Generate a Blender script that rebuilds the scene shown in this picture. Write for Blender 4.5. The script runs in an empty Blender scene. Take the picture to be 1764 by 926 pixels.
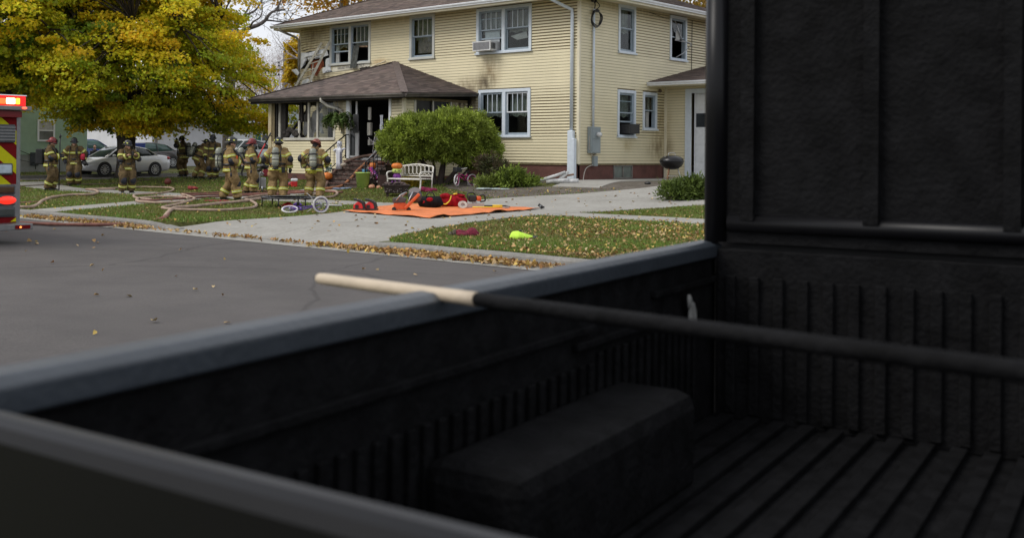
import bpy, math, random
import numpy as np
from mathutils import Vector, Matrix
R_ = random.Random(7)
NP = np.random.default_rng(11)
SC = bpy.context.scene
COL = SC.collection
PI = math.pi

# ------------------------------------------------------------------ camera
# world frame: x runs along the street (house front wall on y = 0), y runs away from the street
CAMP = Vector((20.16, -30.68, 1.40))
FPX, CXP, CYP, ROLL = 1850.0, 600.0, 264.0, 0.008
cam = bpy.data.cameras.new('camera')
cam.sensor_width = 36.0
cam.lens = 36.0 * FPX / 1764.0
cam.shift_x = (882.0 - CXP) / 1764.0
cam.shift_y = (CYP - 463.0) / 1764.0
cam.clip_start = 0.05
cam.clip_end = 3000.0
cam.dof.use_dof = True
cam.dof.focus_distance = 33.0
cam.dof.aperture_fstop = 4.6
camo = bpy.data.objects.new('camera', cam)
COL.objects.link(camo)
PSI = math.atan2(.712, .702)
camo.matrix_world = Matrix.Translation(CAMP) @ Matrix.Rotation(PSI, 4, 'Z') @ Matrix.Rotation(PI/2, 4, 'X') @ Matrix.Rotation(ROLL, 4, 'Z')
SC.camera = camo

# ------------------------------------------------------------------ world: bright overcast sky, soft sun
SUN_EL, SUN_AZ = math.radians(46), math.radians(176)   # azimuth: direction towards the sun, from +x counter-clockwise
SUN_AZ = math.radians(238)
w = bpy.data.worlds.new('World')
SC.world = w
w.use_nodes = True
nt = w.node_tree
bg = nt.nodes['Background']
sky = nt.nodes.new('ShaderNodeTexSky')
sky.sky_type = 'NISHITA'
sky.sun_disc = False
sky.sun_elevation = SUN_EL
sky.sun_rotation = math.radians(90) - SUN_AZ
sky.dust_density = 3.0
cl = nt.nodes.new('ShaderNodeTexNoise'); cl.inputs['Scale'].default_value = 2.2; cl.inputs['Detail'].default_value = 6
tc = nt.nodes.new('ShaderNodeTexCoord')
nt.links.new(tc.outputs['Generated'], cl.inputs['Vector'])
rp = nt.nodes.new('ShaderNodeValToRGB')
rp.color_ramp.elements[0].position = .35; rp.color_ramp.elements[0].color = (7.6, 7.9, 8.6, 1)
rp.color_ramp.elements[1].position = .7; rp.color_ramp.elements[1].color = (9.6, 9.7, 10.0, 1)
nt.links.new(cl.outputs['Fac'], rp.inputs['Fac'])
mx = nt.nodes.new('ShaderNodeMix'); mx.data_type = 'RGBA'; mx.inputs[0].default_value = .85
nt.links.new(sky.outputs[0], mx.inputs[6]); nt.links.new(rp.outputs[0], mx.inputs[7])
nt.links.new(mx.outputs[2], bg.inputs['Color'])
bg.inputs['Strength'].default_value = .088
sl = bpy.data.lights.new('sun', 'SUN'); sl.energy = 1.5; sl.angle = math.radians(28); sl.color = (1, .96, .9)
so = bpy.data.objects.new('sun', sl); COL.objects.link(so)
sd = Vector((math.cos(SUN_EL)*math.cos(SUN_AZ), math.cos(SUN_EL)*math.sin(SUN_AZ), math.sin(SUN_EL)))
so.rotation_euler = sd.to_track_quat('Z', 'Y').to_euler()
SC.view_settings.view_transform = 'Standard'
SC.view_settings.look = 'None'
SC.view_settings.exposure = 0.40
SC.view_settings.gamma = 1.0
SC.cycles.max_bounces = 6
SC.cycles.transparent_max_bounces = 12

# ------------------------------------------------------------------ picture <-> place helpers
def c2w(X, Z):
    return (CAMP.x + .702*X - .712*Z, CAMP.y + .712*X + .702*Z)
def ray(x, y):
    dx, dy = x-CXP, y-CYP
    ux = dx*math.cos(ROLL)+dy*math.sin(ROLL); uy = -dx*math.sin(ROLL)+dy*math.cos(ROLL)
    return ux/FPX, -uy/FPX
def at(x, y, Z):
    a, b = ray(x, y); p = c2w(a*Z, Z)
    return Vector((p[0], p[1], CAMP.z + b*Z))
def ss(t):
    t = max(0., min(1., t)); return t*t*(3-2*t)
def H(x, y):
    a, s = -x, -y
    k = ss((9.0-s)/8.6)
    h = k*(.55-.25*ss((a-12.5)/5)) + (1-k)*.24*ss((a-14.5)/5)*ss((15-s)/5) + .20*ss((a-25.5)/10)*ss((15-s)/5)
    return h
def HR(x, y): return H(-22.1, y)-.12      # side street level
def onx(px, py, xp):
    """where the sight line meets the plane x = xp"""
    a, b = ray(px, py); dx, dy = .702*a-.712, .712*a+.702; t = (xp-CAMP.x)/dx
    return CAMP.y+dy*t, CAMP.z+b*t
def gp(x, y, road=False):
    a, b = ray(x, y); z = 0.
    for i in range(60):
        Z = (z-CAMP.z)/b; p = c2w(a*Z, Z)
        z = .5*z + .5*(-.13 if road else H(*p))
    return Vector((p[0], p[1], z))
def depth(v):
    return (v[0]-CAMP.x)*(-.712) + (v[1]-CAMP.y)*.702
def cyaw(deg):
    """rotation about z of a thing that faces DEG clockwise from straight away from the camera"""
    r = math.radians(deg); X, Z = math.sin(r), math.cos(r)
    wx, wy = .702*X-.712*Z, .712*X+.702*Z
    return math.atan2(-wx, wy)

# ------------------------------------------------------------------ mesh builder
class MB:
    def __init__(s): s.v = []; s.f = []; s.m = []; s.s = []
    def add(s, vs, fs, mat=0, smooth=False):
        n = len(s.v); s.v += [tuple(p) for p in vs]
        for f in fs: s.f.append(tuple(i+n for i in f)); s.m.append(mat); s.s.append(smooth)
        return s
    def box(s, x0, x1, y0, y1, z0, z1, mat=0):
        v = [(x0,y0,z0),(x1,y0,z0),(x1,y1,z0),(x0,y1,z0),(x0,y0,z1),(x1,y0,z1),(x1,y1,z1),(x0,y1,z1)]
        return s.add(v, [(0,3,2,1),(4,5,6,7),(0,1,5,4),(1,2,6,5),(2,3,7,6),(3,0,4,7)], mat)
    def fbox(s, fn, u0, u1, w0, w1, z0, z1, mat=0):
        v = [fn(*p) for p in [(u0,w0,z0),(u1,w0,z0),(u1,w1,z0),(u0,w1,z0),(u0,w0,z1),(u1,w0,z1),(u1,w1,z1),(u0,w1,z1)]]
        return s.add(v, [(0,3,2,1),(4,5,6,7),(0,1,5,4),(1,2,6,5),(2,3,7,6),(3,0,4,7)], mat)
    def obox(s, c, h, rot=None, mat=0):
        rot = rot or Matrix.Identity(3); c = Vector(c)
        v = [c + rot @ Vector((h[0]*i, h[1]*j, h[2]*k)) for k in (-1,1) for i, j in ((-1,-1),(1,-1),(1,1),(-1,1))]
        return s.add(v, [(0,3,2,1),(4,5,6,7),(0,1,5,4),(1,2,6,5),(2,3,7,6),(3,0,4,7)], mat)
    def bar(s, a, b, wd, th, mat=0, up=(0,0,1)):
        a, b = Vector(a), Vector(b); d = b-a; L = d.length; d.normalize(); up = Vector(up)
        if abs(d.dot(up)) > .98: up = Vector((1,0,0))
        x = d.cross(up).normalized(); z = x.cross(d)
        rot = Matrix((x, d, z)).transposed()
        return s.obox((a+b)/2, (wd/2, L/2, th/2), rot, mat)
    def tube(s, pts, r, n=8, mat=0, smooth=True, caps=True, closed=False, flat=1.0):
        pts = [Vector(p) for p in pts]; N = len(pts); base = len(s.v)
        rs = r if isinstance(r, (list, tuple)) else [r]*N
        prev = None
        for i, p in enumerate(pts):
            if closed: d = pts[(i+1) % N]-pts[i-1]
            else: d = pts[min(i+1, N-1)]-pts[max(i-1, 0)]
            if d.length < 1e-9: d = Vector((0,0,1))
            d.normalize()
            if prev is None:
                a = Vector((0,0,1)) if abs(d.z) < .9 else Vector((1,0,0))
                x = d.cross(a).normalized()
            else:
                x = prev - d*prev.dot(d)
                x = x.normalized() if x.length > 1e-6 else d.orthogonal().normalized()
            prev = x; y = d.cross(x)
            for k in range(n):
                t = 2*PI*k/n
                s.v.append(tuple(p + (x*math.cos(t) + y*math.sin(t)*flat)*rs[i]))
        M = N if closed else N-1
        for i in range(M):
            j = (i+1) % N
            for k in range(n):
                k2 = (k+1) % n
                s.f.append((base+i*n+k, base+i*n+k2, base+j*n+k2, base+j*n+k)); s.m.append(mat); s.s.append(smooth)
        if caps and not closed:
            s.f.append(tuple(base+k for k in reversed(range(n)))); s.m.append(mat); s.s.append(False)
            s.f.append(tuple(base+(N-1)*n+k for k in range(n))); s.m.append(mat); s.s.append(False)
        return s
    def rings(s, rs, mat=0, smooth=True, caps=True):
        """loft through rings of equal length"""
        base = len(s.v); n = len(rs[0])
        for r in rs: s.v += [tuple(p) for p in r]
        for i in range(len(rs)-1):
            for k in range(n):
                k2 = (k+1) % n
                s.f.append((base+i*n+k, base+i*n+k2, base+(i+1)*n+k2, base+(i+1)*n+k)); s.m.append(mat); s.s.append(smooth)
        if caps:
            s.f.append(tuple(base+k for k in reversed(range(n)))); s.m.append(mat); s.s.append(False)
            s.f.append(tuple(base+(len(rs)-1)*n+k for k in range(n))); s.m.append(mat); s.s.append(False)
        return s
    def lathe(s, prof, c=(0,0,0), n=16, rot=None, mat=0, smooth=True, sx=1., sy=1., caps=True):
        rot = rot or Matrix.Identity(3); c = Vector(c)
        rs = [[c + rot @ Vector((r*sx*math.cos(2*PI*k/n), r*sy*math.sin(2*PI*k/n), z)) for k in range(n)] for r, z in prof]
        return s.rings(rs, mat, smooth, caps)
    def ell(s, c, r, n=12, m=8, rot=None, mat=0):
        prof = [(max(math.sin(PI*i/m), .01), -math.cos(PI*i/m)) for i in range(m+1)]
        rot = rot or Matrix.Identity(3); c = Vector(c)
        rs = [[c + rot @ Vector((r[0]*q*math.cos(2*PI*k/n), r[1]*q*math.sin(2*PI*k/n), r[2]*z)) for k in range(n)] for q, z in prof]
        return s.rings(rs, mat, True, True)
    def prism(s, poly, fn, d0, d1, mat=0):
        n = len(poly)
        v = [fn(p[0], p[1], d0) for p in poly] + [fn(p[0], p[1], d1) for p in poly]
        f = [tuple(reversed(range(n))), tuple(range(n, 2*n))] + [(i, (i+1) % n, n+(i+1) % n, n+i) for i in range(n)]
        return s.add(v, f, mat)
    def quad(s, a, b, c, d, mat=0): return s.add([a,b,c,d], [(0,1,2,3)], mat)
    def noise(s, amp, freq=6., seed=0., only=None):
        o = Vector((seed*13.1, seed*7.7, seed*3.3))
        from mathutils import noise as nz
        for i, p in enumerate(s.v):
            p = Vector(p); q = nz.noise_vector(p*freq+o)*amp
            s.v[i] = tuple(p+q)
        return s
    def mesh(s, name, mats, fix=True):
        me = bpy.data.meshes.new(name)
        me.from_pydata(s.v, [], s.f)
        for m in (mats if isinstance(mats, (list, tuple)) else [mats]): me.materials.append(m)
        me.polygons.foreach_set('material_index', s.m)
        me.polygons.foreach_set('use_smooth', s.s)
        if fix:
            import bmesh
            bm = bmesh.new(); bm.from_mesh(me); bmesh.ops.recalc_face_normals(bm, faces=bm.faces[:]); bm.to_mesh(me); bm.free()
        me.update()
        return me
    def build(s, name, mats, parent=None, loc=(0,0,0), bevel=0, world=False, fix=True):
        if world and parent is not None:
            r = parent
            while r.parent: r = r.parent
            inv = (Matrix.Translation(r.location) @ r.rotation_euler.to_matrix().to_4x4()).inverted()
            s.v = [tuple(inv @ Vector(p)) for p in s.v]
        o = bpy.data.objects.new(name, s.mesh(name, mats, fix))
        COL.objects.link(o); o.location = loc
        if parent is not None: o.parent = parent
        if bevel:
            b = o.modifiers.new('bevel', 'BEVEL'); b.width = bevel; b.segments = 2; b.limit_method = 'ANGLE'
        return o

def tag(o, label, cat, group=None):
    o['label'] = label; o['category'] = cat
    if group: o['group'] = group
    return o
def thing(name, label, cat, loc=(0,0,0), rz=0., group=None):
    o = bpy.data.objects.new(name, None); COL.objects.link(o)
    o.empty_display_size = .2
    o.location = loc; o.rotation_euler = (0, 0, rz)
    return tag(o, label, cat, group)
def struct(o): o['kind'] = 'structure'; return o
def stuff(o): o['kind'] = 'stuff'; return o
def catmull(pts, k=6, closed=False):
    P = [Vector(p) for p in pts]; out = []; N = len(P)
    for i in range(N if closed else N-1):
        g = (lambda j: P[j % N]) if closed else (lambda j: P[max(0, min(N-1, j))])
        p0, p1, p2, p3 = g(i-1), g(i), g(i+1), g(i+2)
        for q in range(k):
            t = q/k
            out.append(.5*((2*p1)+(p2-p0)*t+(2*p0-5*p1+4*p2-p3)*t*t+(3*p1-p0-3*p2+p3)*t**3))
    if not closed: out.append(P[-1])
    return out
def inpoly(p, poly):
    x, y = p; c = False; n = len(poly); j = n-1
    for i in range(n):
        xi, yi = poly[i]; xj, yj = poly[j]
        if (yi > y) != (yj > y) and x < (xj-xi)*(y-yi)/(yj-yi)+xi: c = not c
        j = i
    return c
def clip(poly, a, b, c):
    """part of a polygon where a*x+b*y <= c"""
    out = []
    for i in range(len(poly)):
        p, q = poly[i], poly[(i+1) % len(poly)]
        dp, dq = a*p[0]+b*p[1]-c, a*q[0]+b*q[1]-c
        if dp <= 0: out.append(p)
        if (dp < 0 < dq) or (dq < 0 < dp):
            t = dp/(dp-dq); out.append((p[0]+(q[0]-p[0])*t, p[1]+(q[1]-p[1])*t))
    return out

# ------------------------------------------------------------------ materials
def nodes(m): return m.node_tree.nodes, m.node_tree.links
def M(name, col, rough=.6, var=.15, scale=8., bump=0., bscale=None, metal=0., spec=.5, emit=0., coat=0., obj=True, col2=None):
    m = bpy.data.materials.new(name); m.use_nodes = True
    N, L = nodes(m); b = N['Principled BSDF']
    b.inputs['Roughness'].default_value = rough
    b.inputs['Metallic'].default_value = metal
    b.inputs['Specular IOR Level'].default_value = spec
    b.inputs['Coat Weight'].default_value = coat
    c4 = (*col, 1)
    tc = N.new('ShaderNodeTexCoord'); src = tc.outputs['Object']
    if var or col2:
        nz = N.new('ShaderNodeTexNoise'); nz.inputs['Scale'].default_value = scale; nz.inputs['Detail'].default_value = 5
        L.new(src, nz.inputs['Vector'])
        r = N.new('ShaderNodeValToRGB')
        lo = [x*(1-var) for x in col]; hi = list(col2) if col2 else [min(x*(1+var), 1) for x in col]
        r.color_ramp.elements[0].position = .32; r.color_ramp.elements[0].color = (*lo, 1)
        r.color_ramp.elements[1].position = .68; r.color_ramp.elements[1].color = (*hi, 1)
        L.new(nz.outputs['Fac'], r.inputs['Fac']); L.new(r.outputs[0], b.inputs['Base Color'])
    else:
        b.inputs['Base Color'].default_value = c4
    if bump:
        n2 = N.new('ShaderNodeTexNoise'); n2.inputs['Scale'].default_value = bscale or scale*4; n2.inputs['Detail'].default_value = 4
        L.new(src, n2.inputs['Vector'])
        bp = N.new('ShaderNodeBump'); bp.inputs['Strength'].default_value = bump; bp.inputs['Distance'].default_value = .02
        L.new(n2.outputs['Fac'], bp.inputs['Height']); L.new(bp.outputs[0], b.inputs['Normal'])
    if emit:
        b.inputs['Emission Color'].default_value = c4; b.inputs['Emission Strength'].default_value = emit
    return m
def leafmat(name, trans=.35, rough=.55):
    m = bpy.data.materials.new(name); m.use_nodes = True; N, L = nodes(m)
    b = N['Principled BSDF']; b.inputs['Roughness'].default_value = rough; b.inputs['Specular IOR Level'].default_value = .25
    a = N.new('ShaderNodeAttribute'); a.attribute_name = 'col'
    L.new(a.outputs['Color'], b.inputs['Base Color'])
    t = N.new('ShaderNodeBsdfTranslucent'); L.new(a.outputs['Color'], t.inputs['Color'])
    mix = N.new('ShaderNodeMixShader'); mix.inputs[0].default_value = trans
    L.new(b.outputs[0], mix.inputs[1]); L.new(t.outputs[0], mix.inputs[2]); L.new(mix.outputs[0], N['Material Output'].inputs['Surface'])
    return m
def stain_tones(m, spots):
    """soot and water stains and lighter or darker tone spots with a place of their own: (centre, radii, colour, strength), world space"""
    N, L = nodes(m); b = N['Principled BSDF']; s = b.inputs['Base Color']
    if s.is_linked: cur = s.links[0].from_socket
    else:
        rgb = N.new('ShaderNodeRGB'); rgb.outputs[0].default_value = s.default_value; cur = rgb.outputs[0]
    g = N.new('ShaderNodeNewGeometry')
    nz = N.new('ShaderNodeTexNoise'); nz.inputs['Scale'].default_value = 3.; nz.inputs['Detail'].default_value = 6
    mp0 = N.new('ShaderNodeMapping'); mp0.inputs['Scale'].default_value = (2.2, 2.2, .7)
    L.new(g.outputs['Position'], mp0.inputs[0]); L.new(mp0.outputs[0], nz.inputs['Vector'])
    for c, r, col, k in spots:
        sub = N.new('ShaderNodeVectorMath'); sub.operation = 'SUBTRACT'; sub.inputs[1].default_value = c
        L.new(g.outputs['Position'], sub.inputs[0])
        dv = N.new('ShaderNodeVectorMath'); dv.operation = 'DIVIDE'; dv.inputs[1].default_value = r
        L.new(sub.outputs[0], dv.inputs[0])
        ln = N.new('ShaderNodeVectorMath'); ln.operation = 'LENGTH'; L.new(dv.outputs[0], ln.inputs[0])
        mr = N.new('ShaderNodeMapRange'); mr.interpolation_type = 'SMOOTHSTEP'
        mr.inputs[1].default_value = 1.; mr.inputs[2].default_value = 0.; mr.inputs[3].default_value = 0; mr.inputs[4].default_value = 1
        L.new(ln.outputs['Value'], mr.inputs[0])
        mu = N.new('ShaderNodeMath'); mu.operation = 'MULTIPLY'; L.new(mr.outputs[0], mu.inputs[0])
        mr2 = N.new('ShaderNodeMapRange'); mr2.inputs[1].default_value = .3; mr2.inputs[2].default_value = .62
        mr2.inputs[3].default_value = .25; mr2.inputs[4].default_value = 1.
        L.new(nz.outputs['Fac'], mr2.inputs[0]); L.new(mr2.outputs[0], mu.inputs[1])
        mk = N.new('ShaderNodeMath'); mk.operation = 'MULTIPLY'; mk.inputs[1].default_value = k; mk.use_clamp = True
        L.new(mu.outputs[0], mk.inputs[0])
        mx = N.new('ShaderNodeMix'); mx.data_type = 'RGBA'
        L.new(mk.outputs[0], mx.inputs[0]); L.new(cur, mx.inputs[6]); mx.inputs[7].default_value = (*col, 1)
        cur = mx.outputs[2]
    L.new(cur, s)
    return m
def glassmat(name, tint=(.88,.91,.91), refl=.7):
    m = bpy.data.materials.new(name); m.use_nodes = True; N, L = nodes(m)
    N.remove(N['Principled BSDF'])
    tr = N.new('ShaderNodeBsdfTransparent'); tr.inputs[0].default_value = (*tint, 1)
    gl = N.new('ShaderNodeBsdfGlossy'); gl.inputs['Roughness'].default_value = .04; gl.inputs['Color'].default_value = (refl, refl, refl, 1)
    lw = N.new('ShaderNodeLayerWeight'); lw.inputs[0].default_value = .5
    pw = N.new('ShaderNodeMath'); pw.operation = 'POWER'; pw.inputs[1].default_value = 5.; L.new(lw.outputs['Facing'], pw.inputs[0])
    fr = N.new('ShaderNodeMath'); fr.operation = 'MULTIPLY_ADD'; fr.inputs[1].default_value = .8; fr.inputs[2].default_value = .035; L.new(pw.outputs[0], fr.inputs[0])
    mix = N.new('ShaderNodeMixShader')
    L.new(fr.outputs[0], mix.inputs[0]); L.new(tr.outputs[0], mix.inputs[1]); L.new(gl.outputs[0], mix.inputs[2])
    L.new(mix.outputs[0], N['Material Output'].inputs['Surface'])
    return m

LEAF = leafmat('autumn_leaf', .5)
NEEDLE = leafmat('evergreen_needle', .15)
GRASSM = leafmat('grass_blade', .3)
LITTER = leafmat('fallen_leaf', .1, .7)
WHITE = M('white_paint', (.72,.74,.76), .5, .06)
TRIM = M('blue_white_trim', (.60,.66,.72), .45, .05)
GREYTRIM = M('blue_grey_sash', (.30,.36,.41), .5, .08)
CREAM = M('cream_paint', (.66,.605,.45), .5, .06, 3.)
BLACK = M('black_plastic', (.015,.015,.016), .45, .2)
SOOT = M('sooty_black', (.012,.011,.010), .9, .3)
IRON = M('black_iron', (.02,.02,.022), .4, .2, metal=.3)
STEEL = M('dull_steel', (.42,.43,.44), .35, .1, metal=.9)
CHROME = M('chrome', (.75,.76,.78), .12, .03, metal=1.)
GLASS = glassmat('window_glass')
BARK = M('tree_bark', (.05,.04,.032), .9, .35, 5., .8, 14.)
GREYBARK = M('grey_bark', (.24,.22,.21), .9, .3, 6., .6, 14.)
ORANGE = M('orange_plastic', (.75,.13,.02), .4, .12)
RED = M('red_plastic', (.55,.02,.02), .4, .12)
LIME = M('lime_reflective', (.50,.52,.02), .45, .12, 20.)
SILVERTAPE = M('silver_tape', (.50,.50,.36), .35, .08)
YELLOW = M('yellow_paint', (.75,.55,.03), .45, .1)
TAN = M('tan_turnout_cloth', (.215,.138,.056), .9, .55, 4.5, .9, 18., col2=(.36,.245,.115), spec=.2)
DKTAN = M('dark_tan_turnout_cloth', (.105,.070,.033), .9, .5, 4.5, .9, 18., col2=(.185,.128,.062), spec=.2)  # darker gear; part of the darkness is lens falloff put into the colour
NAVY = M('navy_leather_patch', (.012,.014,.025), .6, .25, 15.)
RUBBER = M('black_rubber', (.018,.017,.017), .55, .25)
SKIN = M('skin', (.50,.27,.19), .5, .1, 30.)
HAIR = M('dark_cloth_hood', (.018,.016,.016), .9, .2)
TANKM = M('grey_green_cylinder', (.21,.22,.18), .3, .12, 8.)
# ------------------------------------------------------------------ ground materials
def ground_mat(name, cols, scales, rough=.95, bump=.5, bscale=60.):
    m = bpy.data.materials.new(name); m.use_nodes = True; N, L = nodes(m); b = N['Principled BSDF']
    b.inputs['Roughness'].default_value = rough; b.inputs['Specular IOR Level'].default_value = .25
    g = N.new('ShaderNodeNewGeometry'); cur = None
    for (lo, hi, p0, p1), sc in zip(cols, scales):
        nz = N.new('ShaderNodeTexNoise'); nz.inputs['Scale'].default_value = sc; nz.inputs['Detail'].default_value = 8; nz.inputs['Roughness'].default_value = .65
        L.new(g.outputs['Position'], nz.inputs['Vector'])
        r = N.new('ShaderNodeValToRGB'); r.color_ramp.elements[0].position = p0; r.color_ramp.elements[1].position = p1
        r.color_ramp.elements[0].color = (*lo, 1); r.color_ramp.elements[1].color = (*hi, 1)
        L.new(nz.outputs['Fac'], r.inputs['Fac'])
        if cur is None: cur = r.outputs[0]
        else:
            mx = N.new('ShaderNodeMix'); mx.data_type = 'RGBA'; mx.blend_type = 'MULTIPLY'; mx.inputs[0].default_value = 1
            L.new(cur, mx.inputs[6]); L.new(r.outputs[0], mx.inputs[7]); cur = mx.outputs[2]
    L.new(cur, b.inputs['Base Color'])
    n2 = N.new('ShaderNodeTexNoise'); n2.inputs['Scale'].default_value = bscale; n2.inputs['Detail'].default_value = 5
    L.new(g.outputs['Position'], n2.inputs['Vector'])
    bp = N.new('ShaderNodeBump'); bp.inputs['Strength'].default_value = bump; bp.inputs['Distance'].default_value = .01
    L.new(n2.outputs['Fac'], bp.inputs['Height']); L.new(bp.outputs[0], b.inputs['Normal'])
    return m
LAWN = ground_mat('lawn_soil', [((.055,.052,.018), (.115,.125,.032), .3, .7), ((.7,.68,.6), (1,1,1), .35, .6)], (1.1, 9.))
ASPH = ground_mat('asphalt', [((.104,.096,.092), (.126,.116,.111), .35, .65), ((.62,.62,.62), (1,1,1), .3, .62), ((.86,.86,.87), (1,1,1), .36, .6)], (.35, 60., 1.3), .9, .55, 130.)
CONC = ground_mat('concrete', [((.27,.26,.235), (.36,.35,.32), .3, .7), ((.78,.77,.75), (1,1,1), .3, .6)], (.8, 14.), .9, .3, 70.)
CURBM = ground_mat('kerb_concrete', [((.20,.195,.18), (.29,.28,.26), .3, .7), ((.7,.69,.67), (1,1,1), .3, .6)], (2., 18.), .9, .4, 70.)
DIRT = ground_mat('bare_dirt', [((.085,.070,.055), (.17,.15,.125), .3, .7), ((.6,.58,.55), (1,1,1), .35, .62)], (1.6, 11.), .95, .8, 40.)

def cracks(m):
    """hairline cracks and tar seams in old asphalt"""
    N, L = nodes(m); b = N['Principled BSDF']; cur = b.inputs['Base Color'].links[0].from_socket
    g = N.new('ShaderNodeNewGeometry'); nz = N.new('ShaderNodeTexNoise'); nz.inputs['Scale'].default_value = 1.1; nz.inputs['Detail'].default_value = 4
    L.new(g.outputs['Position'], nz.inputs['Vector'])
    ma = N.new('ShaderNodeVectorMath'); ma.operation = 'MULTIPLY_ADD'; ma.inputs[1].default_value = (.5,.5,.5); L.new(nz.outputs['Color'], ma.inputs[0]); L.new(g.outputs['Position'], ma.inputs[2])
    vo = N.new('ShaderNodeTexVoronoi'); vo.feature = 'DISTANCE_TO_EDGE'; vo.inputs['Scale'].default_value = .21; L.new(ma.outputs[0], vo.inputs['Vector'])
    r = N.new('ShaderNodeValToRGB'); r.color_ramp.elements[0].position = .002; r.color_ramp.elements[0].color = (.72,.72,.72,1); r.color_ramp.elements[1].position = .008; r.color_ramp.elements[1].color = (1,1,1,1)
    L.new(vo.outputs['Distance'], r.inputs['Fac'])
    mx = N.new('ShaderNodeMix'); mx.data_type = 'RGBA'; mx.blend_type = 'MULTIPLY'; mx.inputs[0].default_value = 1
    L.new(cur, mx.inputs[6]); L.new(r.outputs[0], mx.inputs[7]); L.new(mx.outputs[2], b.inputs['Base Color'])
cracks(ASPH)
def lin(a, b, n): return [a+(b-a)*i/n for i in range(n)]
xs = lin(-500,-120,8)+lin(-120,-44,10)+[-44,-40,-36,-32,-28,-26,-25.32,-25.22,-22.1,-19.0,-18.9]+lin(-18.5,2.5,36)+[2.5,2.62]+lin(3.,8.,8)+[8.2,8.32]+lin(8.8,16,12)+lin(16,40,8)+lin(40,160,8)+lin(160,500,6)+[500]
ys = lin(-300,-60,8)+lin(-60,-31,8)+[-31,-29.75,-29.7,-24,-18.36,-18.30,-17.6,-16.9]+lin(-16.5,8,46)+lin(8,40,16)+lin(40,160,12)+lin(160,900,8)+[900]
b = MB(); idx = {}
for j, y in enumerate(ys):
    for i, x in enumerate(xs):
        z = H(x, y)
        if -29.72 < y < -18.32: z = -.32
        elif -25.28 < x < -18.95 and y > -30: z -= .35
        elif 2.6 < x < 8.25 and -18.4 < y < -16.8: z -= .25
        b.v.append((x, y, z))
nx = len(xs)
for j in range(len(ys)-1):
    for i in range(nx-1):
        b.f.append((j*nx+i, j*nx+i+1, (j+1)*nx+i+1, (j+1)*nx+i)); b.m.append(0); b.s.append(True)
struct(b.build('ground', LAWN, fix=False))

# street: one sheet with a slight camber, side street
b = MB(); YR = [-29.7,-28,-26,-24.2,-22.4,-20.5,-18.92]
def camb(y): return -.135+.055*(1-((y+24.3)/5.4)**2)
rows = [[(x, y, camb(y)) for x in lin(-300, 300, 20)+[300]] for y in YR]
b.v = [p for r in rows for p in r]; n = 21
for j in range(len(YR)-1):
    for i in range(n-1): b.f.append((j*n+i, j*n+i+1, (j+1)*n+i+1, (j+1)*n+i)); b.m.append(0); b.s.append(True)
struct(b.build('street', ASPH, fix=False))
b = MB(); yy = [-18.4]+lin(-17,9,26)+[9,20,60,400]
for y in yy: b.v += [(-25.22,y,HR(0,y)),(-22.1,y,HR(0,y)+.04),(-18.98,y,HR(0,y))]
for j in range(len(yy)-1):
    for i in (0,1): b.f.append((j*3+i,j*3+i+1,j*3+i+4,j*3+i+3)); b.m.append(0); b.s.append(True)
struct(b.build('side_street', ASPH, fix=False))
b = MB(); b.quad((-60,-18.93,-.128), (300,-18.93,-.128), (300,-18.44,-.118), (-60,-18.44,-.118)); struct(b.build('gutter_strip', CONC, fix=False))

def kerb(pts, name='kerb'):
    """pts: (x, y back, y front, top z) along the street"""
    b = MB(); rs = []
    for x, yb, yf, zt in pts:
        rs.append([(x, yb, -.3), (x, yf, -.3), (x, yf-.015, -.12), (x, yf, zt-.035), (x, yf+.03, zt-.004), (x, yb, zt)])
    b.rings(rs, 0, False, True)
    return struct(b.build(name, CURBM))
kerb([(-18.7,-18.28,-18.46,.012)]+[(x,-18.28,-18.46,.012+.004*math.sin(x*3)) for x in lin(-18,1.6,16)]+[(1.7,-18.28,-18.46,.012),(2.3,-18.25,-18.46,-.01),(2.95,-18.2,-18.46,-.085)])
kerb([(7.6,-18.2,-18.46,-.085),(8.2,-18.25,-18.46,-.01),(8.8,-18.28,-18.46,.012)]+[(x,-18.28,-18.46,.012+.004*math.sin(x*3)) for x in lin(9.2,24,20)]+[(60,-18.28,-18.46,.012)])
kerb([(-200,-29.9,-29.72,.012),(200,-29.9,-29.72,.012)])
def kerby(x0, x1):
    b = MB(); yy = lin(-17.,9,26)+[9,60,300]
    b.rings([[(x0,y,HR(0,y)-.3),(x1,y,HR(0,y)-.3),(x1,y,H(x1,y)+.012),(x0,y,H(x0,y)+.012)] for y in yy], 0, False, True); return struct(b.build('kerb', CURBM))
kerby(-19.0,-18.86); kerby(-25.36,-25.22)

# slabs: each cast slab is a piece of its own
def slab(rows, zf, name, mat, parent, th=.06):
    """rows of points (x, y); top follows the ground plus zf"""
    b = MB(); n = len(rows[0])
    top = [[(x, y, zf(x, y)) for x, y in r] for r in rows]
    for r in top: b.v += r
    m = len(rows)
    for j in range(m-1):
        for i in range(n-1): b.f.append((j*n+i, j*n+i+1, (j+1)*n+i+1, (j+1)*n+i)); b.m.append(0); b.s.append(False)
    edge = [i for i in range(n)]+[j*n+n-1 for j in range(1, m)]+[(m-1)*n+i for i in range(n-2, -1, -1)]+[j*n for j in range(m-2, 0, -1)]
    k = len(b.v); b.v += [(b.v[i][0], b.v[i][1], b.v[i][2]-th) for i in edge]; E_ = len(edge)
    for i in range(E_):
        j = (i+1) % E_; b.f.append((edge[j], edge[i], k+i, k+j)); b.m.append(0); b.s.append(False)
    return b.build(name, mat, parent, fix=False)
def zslab(x, y):
    z = H(x, y)+.022
    if y < -16.9: z -= .135*ss((-16.9-y)/1.5)
    return z
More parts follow.
